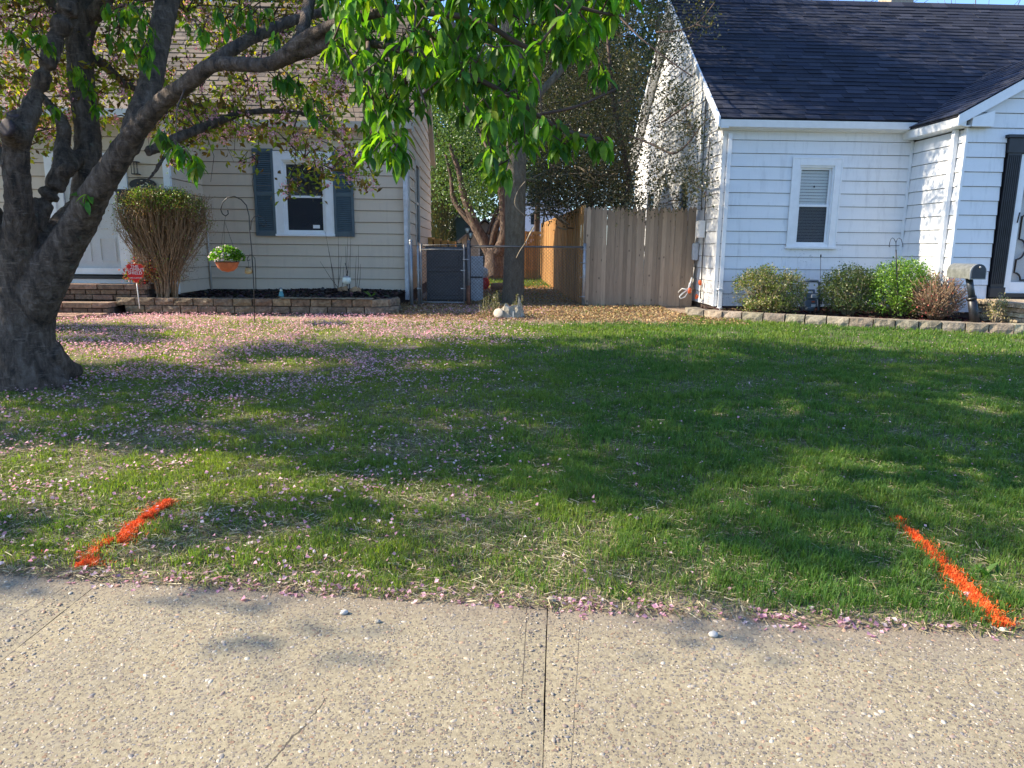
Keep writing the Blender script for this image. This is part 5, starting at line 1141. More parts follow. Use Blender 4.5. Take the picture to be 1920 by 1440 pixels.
# ------------------------------------------------------------------ large smooth trunk behind the chain link fence
BT = thing('shade_tree', (at(965, 570, 13.2).x, 13.2, gf), 'tall smooth grey trunk just behind the chain link fence, left of the picket fence', 'tree')
q = MB(); P_, r_ = path([(962, 590, 24, 13.2), (962, 565, 21, 13.2), (963, 520, 19.5, 13.2), (965, 450, 18.5, 13.2), (966, 380, 19, 13.2), (965, 300, 21, 13.2), (962, 230, 21, 13.2), (960, 120, 18, 13.2), (955, 0, 15, 13.2), (950, -150, 12, 13.2), (960, -350, 8, 13.2)]); q.tube(P_, r_, 18)
for pts in ([(965, 250, 7, 13.2), (1000, 190, 6, 13.2), (1080, 90, 7, 13.3), (1130, -60, 5, 13.5), (1250, -260, 3, 14)], [(962, 200, 11, 13.2), (900, 120, 8, 13.3), (830, 20, 6, 13.5), (740, -120, 4, 13.8)], [(958, 80, 9, 13.2), (1020, -40, 7, 13.1), (1120, -200, 5, 13), (1260, -380, 3, 12.6)], [(957, 40, 9, 13.2), (890, -100, 6, 13), (800, -300, 4, 12.8)]):
    a, b = path(pts); q.tube(a, b, 9)
q.build('trunk', M['smooth_bark'], BT)
cc = np.concatenate([crown_points(1900, (.2, 13.6, 8.2), (3.8, 3.4, 2.4)), crown_points(500, (2.0, 13.2, 7.4), (1.8, 2.2, 1.2)), crown_points(700, (-4.2, 13.6, 7.4), (2.6, 2.2, 1.3))])  # crown out of view; left lobe added to shade the white side wall
cc = cc[cc[:, 2] > EYE+.40*cc[:, 1]]
cc = cc[fbm(cc[:, 1]*1.3, cc[:, 2]+cc[:, 0]*.65, .8, 9) > .43]
P, D, U, L, W_ = rosettes(cc, 26, .06, .10, .16)
foliage('crown', P, D, U, L, W_, pick([(.05, .10, .02), (.07, .13, .025), (.04, .08, .02)], len(P)), M['smallleaf'], BT, seg=1)
q = MB()
for pts in ([(985, 340, .7, 12.9), (970, 360, .7, 12.8), (966, 385, .7, 12.8), (985, 405, .6, 12.85)], [(998, 425, .8, 12.9), (988, 450, .8, 12.7), (975, 470, .8, 12.7), (968, 484, .7, 12.7)], [(1002, 425, 1.2, 12.8), (993, 440, 1.2, 12.75), (988, 450, 1, 12.7)]):
    a, b = path(pts); q.tube(a, b, 5)
q.build('dead_vine', M['pale_twig'], BT)

# forked myrtle-like tree in the sunlit yard
MT = thing('forked_tree', (at(925, 520, 22.6).x, 22.6, gf), 'low forked tree with peeling orange brown stems in the back yard', 'tree')
q = MB()
for pts in ([(926, 520, 20.3, 22.6), (926, 490, 17.2, 22.6), (926, 465, 17.2, 22.6)], [(920, 475, 11.7, 22.6), (905, 448, 10.9, 22.6), (892, 425, 9.4, 22.6), (880, 395, 7.8, 22.6), (868, 360, 6.2, 22.6), (860, 320, 4.7, 22.6), (842, 270, 3.1, 22.6)], [(890, 425, 6.2, 22.6), (868, 400, 5.5, 22.7), (850, 372, 4.7, 22.8), (845, 330, 3.1, 22.8), (835, 290, 2.3, 22.8)], [(922, 460, 7.8, 22.5), (928, 430, 7.0, 22.5), (942, 395, 6.2, 22.5), (945, 360, 4.7, 22.5), (955, 310, 3.1, 22.5)], [(932, 475, 13.3, 22.5), (946, 445, 10.9, 22.4), (944, 405, 7.0, 22.4), (940, 365, 6.2, 22.4), (930, 300, 3.9, 22.4)], [(915, 440, 3.9, 22.6), (930, 400, 3.9, 22.6), (958, 370, 3.1, 22.7), (985, 330, 2.3, 22.8)]):
    a, b = path(pts); q.tube(a, b, 10)
q.build('trunk', M['myrtle_bark'], MT)
def blob_foliage(name, boxes, k, lmin, lmax, pal, parent, mat, thr=.42, spread=.14):
    cs = []
    for (x0, x1, y0, y1, Y0, Y1, n) in boxes:
        for _ in range(n):
            px, py = rnd.uniform(x0, x1), rnd.uniform(y0, y1)
            if fbm(px, py, 1/40., 5) < thr: continue
            cs.append(tuple(at(px, py, rnd.uniform(Y0, Y1))))
    P, D, U, L, W_ = rosettes(np.array(cs), k, lmin, lmax, spread, .1); foliage(name, P, D, U, L, W_*1.2, pick(pal, len(P), .3), mat, parent, seg=1); return cs
blob_foliage('crown', [(800, 1010, 150, 395, 22, 25, 900)], 22, .06, .10, [(.08, .15, .03), (.05, .10, .025), (.14, .20, .04)], MT, M['smallleaf'], .40, .2)

# arborvitae by the house corner
AV = thing('arborvitae', (at(828, 520, 26).x, 26, gf), 'dark narrow evergreen column right beside the corner of the beige house', 'tree')
n = 9000; h = rng.random(n)*4.6; r_ = .52*(1-(h/4.9)**2.2)+.02; a = rng.random(n)*6.283; ax = at(828, 440, 26).x
P = np.c_[ax+np.cos(a)*r_*rng.uniform(.6, 1, n), 26+np.sin(a)*r_, gf+.3+h]
foliage('foliage', P, unit(np.c_[np.cos(a)*.6, np.sin(a)*.6, np.ones(n)]), np.c_[np.cos(a), np.sin(a), np.zeros(n)], rng.uniform(.08, .14, n), rng.uniform(.02, .035, n), pick([(.025, .045, .015), (.04, .055, .015), (.10, .09, .02)], n), M['smallleaf'], AV)
q = MB(); q.tube([(ax, 26, gf), (ax, 26, gf+3)], .06, 8); q.build('trunk', M['twig'], AV)

# evergreen with tiny leaves over the fences (holly)
HT = thing('holly_tree', (2.7, 14.2, gf), 'dense dark small leaved tree leaning over the picket fence against the white side wall', 'tree')
hl = []
def addh(x0, x1, y0, y1, Y0, Y1, n, thr):
    for _ in range(n):
        px, py = rnd.uniform(x0, x1), rnd.uniform(y0, y1); Y = rnd.uniform(Y0, Y1); p = at(px, py, Y)
        if p.x > 3.55: 
            Y = 3.5/p.x*Y*rnd.uniform(.93, 1.0); p = at(px, py, Y)
        if fbm(px, py, 1/38., 13) < thr: continue
        hl.append(p)
addh(990, 1190, 95, 385, 13.6, 17.5, 2300, .26)
addh(1000, 1190, -80, 130, 13.6, 16, 700, .36)
addh(1185, 1260, -80, 150, 12.5, 14.5, 300, .44)
addh(1150, 1290, 60, 400, 12.3, 14.5, 620, .47)
addh(1225, 1325, 225, 370, 11.6, 12.6, 220, .42)
addh(1280, 1345, 0, 60, 11.2, 12.2, 26, .3)
addh(1000, 1180, 300, 410, 13.5, 16, 420, .25)
hw = np.array([tuple(p) for p in hl])
# more crown above the frame
hx = crown_points(1300, (2.3, 14.0, 6.9), (2.2, 2.2, 1.7)); hx = hx[hx[:, 2] > EYE+.36*hx[:, 1]]
allh = np.concatenate([hw, hx])
P, D, U, L, W_ = rosettes(allh, 17, .032, .060, .10, -.1)
foliage('crown', P, D, U, L, W_*1.35, pick([(.045, .055, .028), (.06, .065, .03), (.035, .05, .025), (.11, .10, .05), (.15, .12, .055)], len(P), .3), M['smallleaf'], HT, seg=1)
q = MB(); trunkp = [Vector((2.75, 14.3, gf)), Vector((2.62, 14.2, gf+1.2)), Vector((2.8, 14.1, gf+2.4)), Vector((2.45, 14.0, gf+3.6)), Vector((2.15, 13.9, gf+5.6))]
q.tube(trunkp, [.09, .075, .06, .045, .02], 10)
nodes = [trunkp[1].lerp(trunkp[4], t) for t in np.linspace(0, 1, 12)]; hv = [Vector(p) for p in allh]; rnd.shuffle(hv); hv.sort(key=lambda v: (v-trunkp[2]).length)
for i, c in enumerate(hv):
    if i % 4: continue
    a = min(nodes, key=lambda t: (t-c).length_squared); d = (c-a).length
    if d > 3: continue
    m1 = a.lerp(c, .5)+Vector((rnd.uniform(-.12, .12), rnd.uniform(-.12, .12), rnd.uniform(-.02, .12)))*min(1, d*1.5); q.tube([a, m1, c], [.014 if d > .5 else .007, .008 if d > .5 else .005, .003], 4); nodes.append(c); nodes.append(m1)
for pts in ([(1180, 255, 1.6, 12.6), (1225, 272, 2.2, 12.2), (1262, 288, 2, 11.9), (1290, 268, 1.6, 11.8), (1318, 232, 1.2, 11.7), (1330, 222, 1, 11.7)], [(1150, 20, 1.6, 12.8), (1200, 70, 1.6, 12.2), (1250, 110, 1.4, 12.0), (1300, 145, 1.1, 11.8)], [(1230, 60, 1.6, 12.2), (1275, 57, 1.6, 11.7), (1310, 42, 1.3, 11.4), (1340, 5, 1, 11.2)], [(1010, 215, 3, 13.4), (1080, 200, 2.5, 13.2), (1160, 165, 2, 13.2)], [(1240, 230, 2, 12.3), (1300, 190, 1.4, 11.9)]):
    a, b = path(pts); q.tube(a, b, 5)
q.build('trunk', M['twig'], HT)
q = MB()
for i in range(42):
    px, py = rnd.uniform(1000, 1190), rnd.uniform(330, 430); a, b = path([(px, py, 1.6, 14.5), (px+rnd.uniform(-35, 35), py+rnd.uniform(-35, 5), 1.4, 14.2), (px+rnd.uniform(-60, 60), py+rnd.uniform(-60, 10), 1, 14)]); q.tube(a, b, 4)
q.build('bare_twigs', M['pale_twig'], HT)

# background trees
BGT = [('dense green tree filling the gap behind the green shed', 850, 31, 260, 3.6, (.05, .10, .025)), ('broad tree far behind the holly between the houses', 1010, 36, 150, 4.6, (.045, .085, .025)), ('shaded tree rising behind the board fence', 1110, 29, 175, 4.6, (.035, .06, .02)), ('distant tree beyond the ridge of the beige house', 500, 42, -10, 5.0, (.06, .10, .03)), ('distant tree at the left beyond the beige roof', 120, 44, 0, 5.0, (.05, .09, .03))]
for (lab, px, Y, pyc, rr, col) in BGT:
    c = at(px, pyc, Y); t = thing('background_tree', (c.x, Y, gf), lab, 'tree', 'trees beyond the back yards')
    q = MB(); q.tube([(c.x, Y, gf-.3), (c.x+.1, Y, c.z-rr*.4), (c.x-.1, Y, c.z+rr*.5)], [.16, .12, .04], 9)
    for k in range(7): a = k*.9; e = c+Vector((math.cos(a)*rr*.7, math.sin(a)*rr*.5, rnd.uniform(-.3, .6)*rr)); q.tube([(c.x, Y, c.z-rr*.4), (Vector((c.x, Y, c.z-rr*.4))+e)/2+Vector((0, 0, .3)), e], [.12, .08, .03], 6)
    q.build('trunk', M['twig'], t)
    pts = crown_points(1900, tuple(c), (rr, rr*.8, rr*1.0)); pts = pts[fbm(pts[:, 0], pts[:, 2], .8, 4) > .33]
    P, D, U, L, W_ = rosettes(pts, 11, .15, .28, .30, .1); foliage('crown', P, D, U, L, W_*1.3, pick([col, tuple(v*1.5 for v in col), tuple(v*.7 for v in col)], len(P), .3), M['smallleaf'], t, seg=1)
for (lab, px, Y, pyt, col) in (('low leafy hedge beyond the pale shed', 880, 28, 480, (.06, .12, .03)), ('low shrub mass behind the board fence end', 985, 30, 470, (.05, .09, .02)), ('dark hedge against the far end of the yard', 1060, 33, 440, (.03, .05, .02))):
    c = at(px, pyt, Y); t = thing('background_shrub', (c.x, Y, gf), lab, 'shrub', 'shrubs at the end of the yard'); pts = crown_points(350, (c.x, Y, gf+.5), (2.2, .8, 1.0))
    P, D, U, L, W_ = rosettes(pts, 14, .09, .16, .2, 0); foliage('foliage', P, D, U, L, W_*1.3, pick([col], len(P), .4), M['smallleaf'], t, seg=1)
# bare far branches over the white house ridge
for j, (px, lab) in enumerate(((1560, 'bare tree crown just showing over the white house ridge, left of the chimney'), (1830, 'bare tree crown just showing over the white house ridge, right of the chimney'))):
    c = at(px, 30, 30); t = thing('bare_tree', (c.x, 30, gf), lab, 'tree', 'bare trees behind the white house'); q = MB(); top = c.z+1.2-.9*j; b0 = Vector((c.x, 30, gf)); t0 = Vector((c.x, 30, top-3.2)); q.tube([b0, t0], [.2, .1], 8)
    for k in range(150):
        s = t0+Vector((0, 0, rnd.uniform(-1, 1))); e = c+Vector((rnd.uniform(-4.2, 4.2), rnd.uniform(-1, 1), rnd.uniform(-1.2, 1.15-.4*j))); q.tube([s, s.lerp(e, .55)+Vector((rnd.uniform(-.3, .3), 0, .2)), e], [.03, .018, .007], 4)
    q.build('trunk', M['twig'], t)
# ------------------------------------------------------------------ shrubs and bed plants
def shrub(name, lab, px, pyb, Y, rx, rz, pal, twc, nb=500, k=9, lmin=.022, lmax=.04, twn=90, zc=.55, top=None, thr=.36, zbase=None):
    b = at(px, pyb, Y); z0 = gz(b.x, Y)+.06 if zbase is None else zbase; t = thing(name, (b.x, Y, z0), lab, 'shrub')
    base = Vector((b.x, Y, z0)); q = MB(); cs = []
    v = unit(rng.normal(size=(nb*2, 3)))*(rng.random((nb*2, 1))**.33); v = v*np.array([rx, rx*.8, rz])+np.array([b.x, Y, z0+rz*zc*1.35+.08]); v = v[v[:, 2] > z0+.10]
    v = v[fbm(v[:, 0]*3, v[:, 2]*3, 1.6, 2+px) > thr][:nb]
    for i in range(twn):
        e = Vector(v[rnd.randrange(len(v))]); m1 = base.lerp(e, .45)+Vector((rnd.uniform(-.06, .06), rnd.uniform(-.06, .06), .04)); q.tube([base+Vector((rnd.uniform(-.06, .06), rnd.uniform(-.05, .05), -.02)), m1, e], [.008, .006, .003], 4)
        e2 = e+Vector((rnd.uniform(-.08, .08), rnd.uniform(-.08, .08), rnd.uniform(-.02, .09))); q.tube([m1.lerp(e, .6), e2], [.004, .0025], 4)
    q.build('stems', twc, t)
    P, D, U, L, W_ = rosettes(v, k, lmin, lmax, .035, -.5); foliage('foliage', P, D, U, L, W_*1.6, pick(pal, len(P), .3), M['smallleaf'], t, seg=1)
    return t
shrub('boxwood', 'tan and yellow green shrub between the house corner and the gas meter', 1440, 590, 11.1, .57, .40, [(0.210, 0.285, 0.045), (0.300, 0.255, 0.120), (0.150, 0.195, 0.045), (0.360, 0.300, 0.165), (0.105, 0.135, 0.045)], M['pale_twig'], 900, 11)
shrub('boxwood', 'greyish green shrub just right of the gas meter', 1590, 594, 11.0, .47, .41, [(0.120, 0.165, 0.045), (0.165, 0.180, 0.075), (0.090, 0.135, 0.038)], M['pale_twig'], 700, 11)
shrub('boxwood', 'brightest green bushy shrub behind the double hooked stake', 1680, 598, 10.75, .54, .47, [(0.165, 0.300, 0.038), (0.225, 0.360, 0.045), (0.105, 0.195, 0.030)], M['pale_twig'], 950, 11)
shrub('twiggy_shrub', 'mostly bare brown shrub with reddish tips left of the post mailbox', 1752, 602, 10.35, .45, .37, [(0.225, 0.150, 0.105), (0.300, 0.225, 0.150), (0.150, 0.105, 0.075), (0.420, 0.090, 0.075)], M['bush_twig'], 420, 5, .016, .028, 420)
shrub('dry_plant', 'small dry plant against the sunlit side of the brick landing', 1868, 602, 9.95, .14, .20, [(0.450, 0.360, 0.180), (0.300, 0.300, 0.120)], M['pale_twig'], 60, 7, .02, .035, 30)
shrub('yew', 'dark green shrub at the left edge behind the cherry trunk', -10, 500, 9.9, .55, .75, [(.03, .06, .02), (.05, .09, .02)], M['twig'], 700, 12, .03, .05, 60)
# trimmed bush with bare lower stems
def vase_bush():
    b = at(312, 545, 11.72); z0 = g0+.24; t = thing('trimmed_bush', (b.x, 11.72, z0), 'large vase shaped bush of bare tan twigs with flat yellow green top', 'bush')
    q = MB(); ends = []; Z1 = at(312, 364, 11.7).z; xl, xr = at(222, 400, 11.7).x, at(392, 400, 11.7).x
    base = Vector((b.x, 11.72, z0))
    H_ = Z1-z0
    def curve(a, b, bow, r0, r1, n=5):
        pts = []
        for i in range(n+1):
            u = i/n; p = a.lerp(b, u)+bow*math.sin(math.pi*u)+Vector((rnd.uniform(-.016, .016), rnd.uniform(-.016, .016), 0)); pts.append(p)
        q.tube(pts, [r0+(r1-r0)*i/n for i in range(n+1)], 5 if r0 > .006 else 4, cap=False); return pts
    for i in range(34):
        a = rnd.uniform(0, 6.283); rr = math.sqrt(rnd.random()); ex, ey = math.cos(a)*rr, math.sin(a)*rr
        s0 = base+Vector((ex*.16, ey*.09, -.02)); m1 = base+Vector((ex*.42*(xr-xl)/1.6, ey*.13, H_*rnd.uniform(.36, .5)))
        P1 = curve(s0, m1, Vector((ex, ey, 0))*-.05, .013, .008)
        for k in range(rnd.randint(6, 8)):
            src = rnd.choice(P1[2:]); tx = m1.x+rnd.uniform(-.26, .26)+(m1.x-base.x)*.55; ty = m1.y+rnd.uniform(-.10, .10)+(m1.y-base.y)*.5; h2 = rnd.uniform(.62, .84)
            m2 = Vector((min(max(tx, xl+.03), xr-.03), ty, z0+H_*h2)); P2 = curve(src, m2, Vector((0, 0, -.03)), .0065, .0042, 4)
            for k2 in range(rnd.randint(4, 6)):
                s3 = rnd.choice(P2[2:]); e = Vector((min(max(m2.x+rnd.uniform(-.13, .13), xl-.02), xr+.02), m2.y+rnd.uniform(-.09, .09), min(Z1+rnd.uniform(-.04, .02), s3.z+rnd.uniform(.22, .6)))); P3 = curve(s3, e, Vector((rnd.uniform(-.02, .02), 0, 0)), .0038, .0022, 3); ends.append(e)
                if rnd.random() < .6:
                    s4 = rnd.choice(P3[1:]); e4 = s4+Vector((rnd.uniform(-.09, .09), rnd.uniform(-.08, .08), rnd.uniform(.05, .2))); e4.z = min(e4.z, Z1+.01); q.tube([s4, e4], [.003, .002], 4, cap=False); ends.append(e4)
    for _ in range(900):
        h_ = rnd.uniform(.16, .97); wid = (.30+.70*min(1, h_*1.45)); a = Vector((b.x+(xr-xl)/2*wid*rnd.uniform(-1, 1)*.97+((xl+xr)/2-b.x)*h_, 11.72+rnd.uniform(-.2, .2)*wid, z0+H_*h_)); d_ = Vector((rnd.uniform(-1, 1), rnd.uniform(-.7, .7), rnd.uniform(-.1, 1.3))).normalized()*rnd.uniform(.05, .16); a2 = a+d_; a2.z = min(a2.z, Z1); q.tube([a, a.lerp(a2, .5)+Vector((rnd.uniform(-.012, .012), 0, rnd.uniform(-.01, .01))), a2], [.0032, .0026, .0018], 4, cap=False); ends.append(a2)
    q.build('stems', M['bush_twig'], t)
    ends = [e-Vector((0, 0, .30*(abs(e.x-(xl+xr)/2)/((xr-xl)/2))**4*(e.z > z0+H_*.8))) for e in ends]
    top = np.array([tuple(e) for e in ends if e.z > Z1-.30]); low = np.array([tuple(e) for e in ends if e.z <= Z1-.30])
    sel = top[fbm(top[:, 0]*2, top[:, 1]*2, 1.5, 31) > .47]; sel = sel[(sel[:, 2] > Z1-.16) | (rng.random(len(sel)) < .25)]; P, D, U, L, W_ = rosettes(sel, 12, .018, .036, .045, -.4)
    foliage('green_top', P, D, U, L, W_*1.6, pick([(.17, .26, .03), (.22, .30, .04), (.10, .18, .03)], len(P)), M['smallleaf'], t, seg=1)
    P, D, U, L, W_ = rosettes(top, 8, .014, .028, .05, -.5); foliage('tan_tips', P, D, U, L, W_*1.3, pick([(.33, .20, .10), (.28, .15, .08), (.38, .27, .14)], len(P)), M['smallleaf'], t, seg=1)
    idx = rng.random(len(low)) < .10; P, D, U, L, W_ = rosettes(low[idx], 5, .02, .04, .04, 0); foliage('side_leaves', P, D, U, L, W_*1.5, pick([(.18, .26, .05), (.25, .26, .08)], len(P)), M['smallleaf'], t, seg=1)
    idx = rng.random(len(low)) < 1.1; P, D, U, L, W_ = rosettes(low[idx], 6, .012, .022, .045, 0); foliage('buds', P, D, U, L, W_*1.3, pick([(.30, .19, .10), (.20, .12, .07)], len(P)), M['smallleaf'], t, seg=1)
vase_bush()
shrub('nandina', 'small bush with red and yellow leaves above the red shield sign', 268, 540, 11.75, .27, .22, [(.5, .03, .04), (.45, .30, .03), (.3, .02, .04), (.12, .20, .03), (.55, .12, .10)], M['bush_twig'], 120, 7, .025, .045, 25, zc=.9, zbase=g0+.3)
# stump with sprouts
sp = gp(948, 597); t = thing('tree_stump', (sp.x, sp.y, sp.z), 'jagged old stump with a pale sawn face and leafy sprouts, standing in the leaf litter', 'stump')
q = MB(); c = Vector((sp.x+.08, sp.y, sp.z-.03)); n = 14
ringv = []
for k, (r0, z0_) in enumerate(((.24, 0), (.20, .08), (.17, .16), (.12, .2))):
    for j in range(n):
        a = 6.283*j/n; rr = r0*(1+.25*mnoise.noise(Vector((math.cos(a)*2, math.sin(a)*2, k*.7)))); ringv.append(c+Vector((math.cos(a)*rr, math.sin(a)*rr*.8, z0_*(1+.9*mnoise.noise(Vector((math.cos(a)*1.6, math.sin(a)*1.6, 4)))*(k > 1))+(.07*(math.sin(a*3+1) > .5)*(k > 1)))))
q.add(ringv, [(k*n+j, k*n+(j+1) % n, (k+1)*n+(j+1) % n, (k+1)*n+j) for k in range(3) for j in range(n)]+[tuple(range(3*n, 4*n))]); q.build('stump_body', M['rock'], t)
q = MB(); d = Vector((-.25, -.85, .5)).normalized(); c2 = c+Vector((-.20, -.14, .13)); q.tube([c2-d*.2, c2], [.085, .078], 14, smooth=True); q.build('stub', M['rock'], t)
q = MB(); q.tube([c2+d*.001, c2+d*.004], [.074, .07], 14); q.build('sawn_face', plain('sawn_face', (.55, .47, .36), .8, var=.15, scale=30), t)
P0 = []
q = MB()
for i in range(34):
    a = rnd.uniform(-.42, .30); bx_ = Vector((sp.x+a, sp.y+rnd.uniform(0, .35), sp.z)); h = rnd.uniform(.12, .40)*(1.0 if a < -.05 or a > .08 else .8); top_ = bx_+Vector((rnd.uniform(-.08, .08), rnd.uniform(-.06, .06), h)); q.tube([bx_, top_], [.004, .002], 4)
    for s in np.linspace(.2, 1, int(h/.022)): P0.append(tuple(bx_.lerp(top_, s)))
q.build('sprout_stems', M['pale_twig'], t)
P, D, U, L, W_ = rosettes(np.array(P0), 3, .018, .032, .008, -.4); foliage('sprout_leaves', P, D, U, L, W_*1.7, pick([(.12, .13, .05), (.17, .16, .06), (.08, .09, .035), (.22, .19, .09)], len(P)), M['smallleaf'], t, seg=1)
q = MB(); q.tube([c+Vector((.03, -.22, .16)), c+Vector((.028, -.24, 0))], .003, 4); q.build('white_marker', M['white_plastic'], t)
# bare canes right of the shutters
p = at(640, 545, 12.9); t = thing('bare_canes', (p.x, 12.9, g0+.25), 'thin bare canes standing against the beige wall below the window', 'plant')
q = MB()
for (a, b, c_) in ((610, 435, 628), (634, 440, 634), (655, 480, 650), (652, 440, 652), (658, 435, 656), (600, 490, 640), (644, 500, 640), (672, 460, 668), (676, 495, 671), (640, 480, 632), (668, 480, 667), (616, 470, 630), (648, 462, 651)):
    q.tube([at(c_, 548, 12.9), at((a+c_)/2+rnd.uniform(-2, 2), (b+548)/2, 12.92), at(a, b, 12.95)], [.005, .004, .002], 4)
q.build('canes', M['twig'], t)
for i, (px, py, dx, lb) in enumerate(((636, 535, 0, 'leftmost terracotta edging shard'), (648, 533, 0, 'second terracotta edging shard from the left'), (657, 532, 0, 'middle terracotta edging shard behind the glass jar'), (666, 531, 0, 'fourth terracotta edging shard from the left'), (673, 533, 0, 'rightmost terracotta edging shard'))):
    p = at(px, py, 12.35); z_ = g0+.24; q = MB(); w_ = .045; hh = rnd.uniform(.13, .18); ln = rnd.uniform(-.03, .03)
    q.prism([(p.x-w_, 12.35, z_), (p.x+w_, 12.35, z_), (p.x+w_+ln, 12.40, z_+hh), (p.x+w_*.3+ln, 12.41, z_+hh+.015), (p.x-w_+ln, 12.40, z_+hh-.01)], (0, .018, 0)); tag(q.build('edging_tile', M['log'], bevel=.004), lb+', leaning by the bare canes', 'tile', 'edging tiles in the mulch')
# ------------------------------------------------------------------ garden ornaments
def arc(cx, cz, r, a0, a1, Y, n=14): return [Vector((cx+r*math.cos(R(a0+(a1-a0)*i/n)), Y, cz+r*math.sin(R(a0+(a1-a0)*i/n)))) for i in range(n+1)]
h0 = gp(478, 607); HY = h0.y; A = lambda px, py: at(px, py, HY)
t = thing('shepherd_hook', (h0.x, HY, h0.z), 'black shepherd hook stake with one large and one small curl, holding the flower basket', 'plant hook')
q = MB(); q.tube([A(478, 609), A(476, 540), A(472, 470), A(468, 430), A(467, 405), A(462, 385), A(452, 374), A(439, 368), A(427, 370), A(417, 380), A(414, 393), A(417, 401), A(423, 405), A(428, 401), A(427, 394)], .0075, 8); q.build('pole', M['black_metal'], t)
q = MB(); q.tube([A(470, 431), A(471, 415), A(476, 407), A(485, 404), (A(494, 408)), A(499, 416), A(499, 423), A(494, 425), A(489, 420), A(488, 416)], .0055, 7); q.build('side_curl', M['black_metal'], t)
bcx = A(426, 478)
t = thing('flower_basket', tuple(A(426, 505)), 'hanging basket of white flowers in an orange brown liner on the black hook', 'hanging basket')
bc_ = A(426, 491); K = 1.15
q = MB(); q.lathe(bc_, [(.01*K, -.125*K), (.07*K, -.11*K), (.115*K, -.07*K), (.14*K, -.01), (.142*K, .0)], 18); q.build('liner', M['terracotta'], t)
q = MB()
for k in range(12): a = k*math.pi/6; q.tube([bc_+Vector((math.cos(a)*r, math.sin(a)*r, z)) for r, z in ((.145, .0), (.118, -.072), (.072, -.113), (.01, -.128))], .003, 4)
q.tube([bc_+Vector((.147*K*math.cos(a), .147*K*math.sin(a), 0)) for a in np.linspace(0, 6.283, 20)], .004, 4); q.build('wire_basket', M['black_metal'], t)
q = MB()
for a in (0, 2.1, 4.2): q.tube([A(423, 406), A(421, 415), bc_+Vector((.14*K*math.cos(a+.1), .14*K*math.sin(a+.1), 0))], .0022, 4)
q.build('chain', M['black_metal'], t)
n = 2600; v = unit(rng.normal(size=(n, 3))); v[:, 2] = np.abs(v[:, 2])*1.05-.15; P = v*np.array([.235, .235, .185])*rng.uniform(.75, 1, (n, 1))+np.array(bc_)+np.array([0, 0, .05])
foliage('leaves', P, v+rng.normal(size=v.shape)*.5, rdir(n, .5), rng.uniform(.022, .038, n), rng.uniform(.009, .014, n), pick([(.10, .24, .03), (.17, .33, .04), (.05, .13, .02)], n), M['leaf'], t)
idx = rng.random(n) < .05; F_ = P[idx]*1.0+v[idx]*.012; k = 6; n2 = len(F_)*k
foliage('flowers', np.repeat(F_, k, 0), np.repeat(v[idx], k, 0)*.5+rng.normal(size=(n2, 3)), np.repeat(v[idx], k, 0), np.full(n2, .026), np.full(n2, .011), np.full((n2, 3), .8), M['petal'], t)
# glass jar on a second thin stake
t = thing('jar_lantern', tuple(A(466, 512)), 'small amber jar lantern hanging on the low hook behind the stake', 'lantern')
j = A(466, 505); q = MB(); q.lathe(j, [(.035, -.065), (.052, -.055), (.055, -.02), (.04, .02), (.035, .03)], 12); q.build('jar', M['amber'], t); q = MB(); q.lathe(j, [(.038, .022), (.038, .035), (.03, .037)], 12); q.tube([j+Vector((0, 0, .03)), A(466, 492), A(463, 486)], .003, 4); q.build('lid', M['black_metal'], t)
HY2 = 11.9; B_ = lambda px, py: at(px, py, HY2); t = thing('small_hook', tuple(B_(479, 548)), 'short thin black hook in the mulch behind the tall shepherd hook', 'plant hook')
q = MB(); q.tube([B_(480, 550), B_(479, 500), B_(478, 485), B_(473, 478), B_(468, 478), B_(464, 484), B_(465, 489), B_(469, 487)], .0055, 6); q.build('rod', M['black_metal'], t)
p = at(650, 525, 11.95); t = thing('solar_jar', tuple(at(652, 540, 11.95)), 'round white glass jar light on a dark stake in the mulch', 'garden light')
q = MB(); q.lathe(p, [(.03, -.07), (.065, -.055), (.078, -.01), (.07, .03), (.05, .05)], 14); q.build('jar', M['jar_glass'], t); q = MB(); q.lathe(p, [(.056, .045), (.056, .065), (.03, .067)], 14); q.build('lid', M['galv'], t)
q = MB(); q.tube([p+Vector((.0, .0, .07)), at(652, 510, 11.95), at(647, 493, 11.95)], .006, 5); q.tube([p+Vector((.03, .05, .0)), at(655, 555, 12.0)], .007, 5); q.build('stake', M['black_metal'], t)
p = at(527, 546, 11.75); t = thing('garden_figurine', tuple(at(527, 553, 11.75)), 'small pale turquoise figurine standing in the mulch bed', 'figurine')
q = MB(); q.lathe(p+Vector((0, 0, -.10)), [(.04, 0), (.045, .03), (.03, .08), (.02, .10)], 10); q.build('body', plain('turquoise', (.10, .30, .33), .6), t); q = MB(); q.ball(p+Vector((0, 0, .02)), (.025, .025, .03)); q.build('head', M['jar_glass'], t); q = MB(); q.lathe(p+Vector((0, 0, .035)), [(.032, 0), (.02, .02), (.005, .025)], 10); q.build('cap', M['meter_grey'], t)
p = at(605, 543, 12.0); t = thing('garden_light', tuple(at(605, 552, 12.0)), 'small black garden light in the mulch left of the bare canes', 'garden light')
q = MB(); q.ball(p, (.04, .035, .045), None, 8, 5, .12); q.build('lamp_head', M['black_metal'], t); q = MB(); q.tube([p, p+Vector((.02, 0, -.13))], [.02, .012], 6); q.build('stake', M['black_metal'], t)
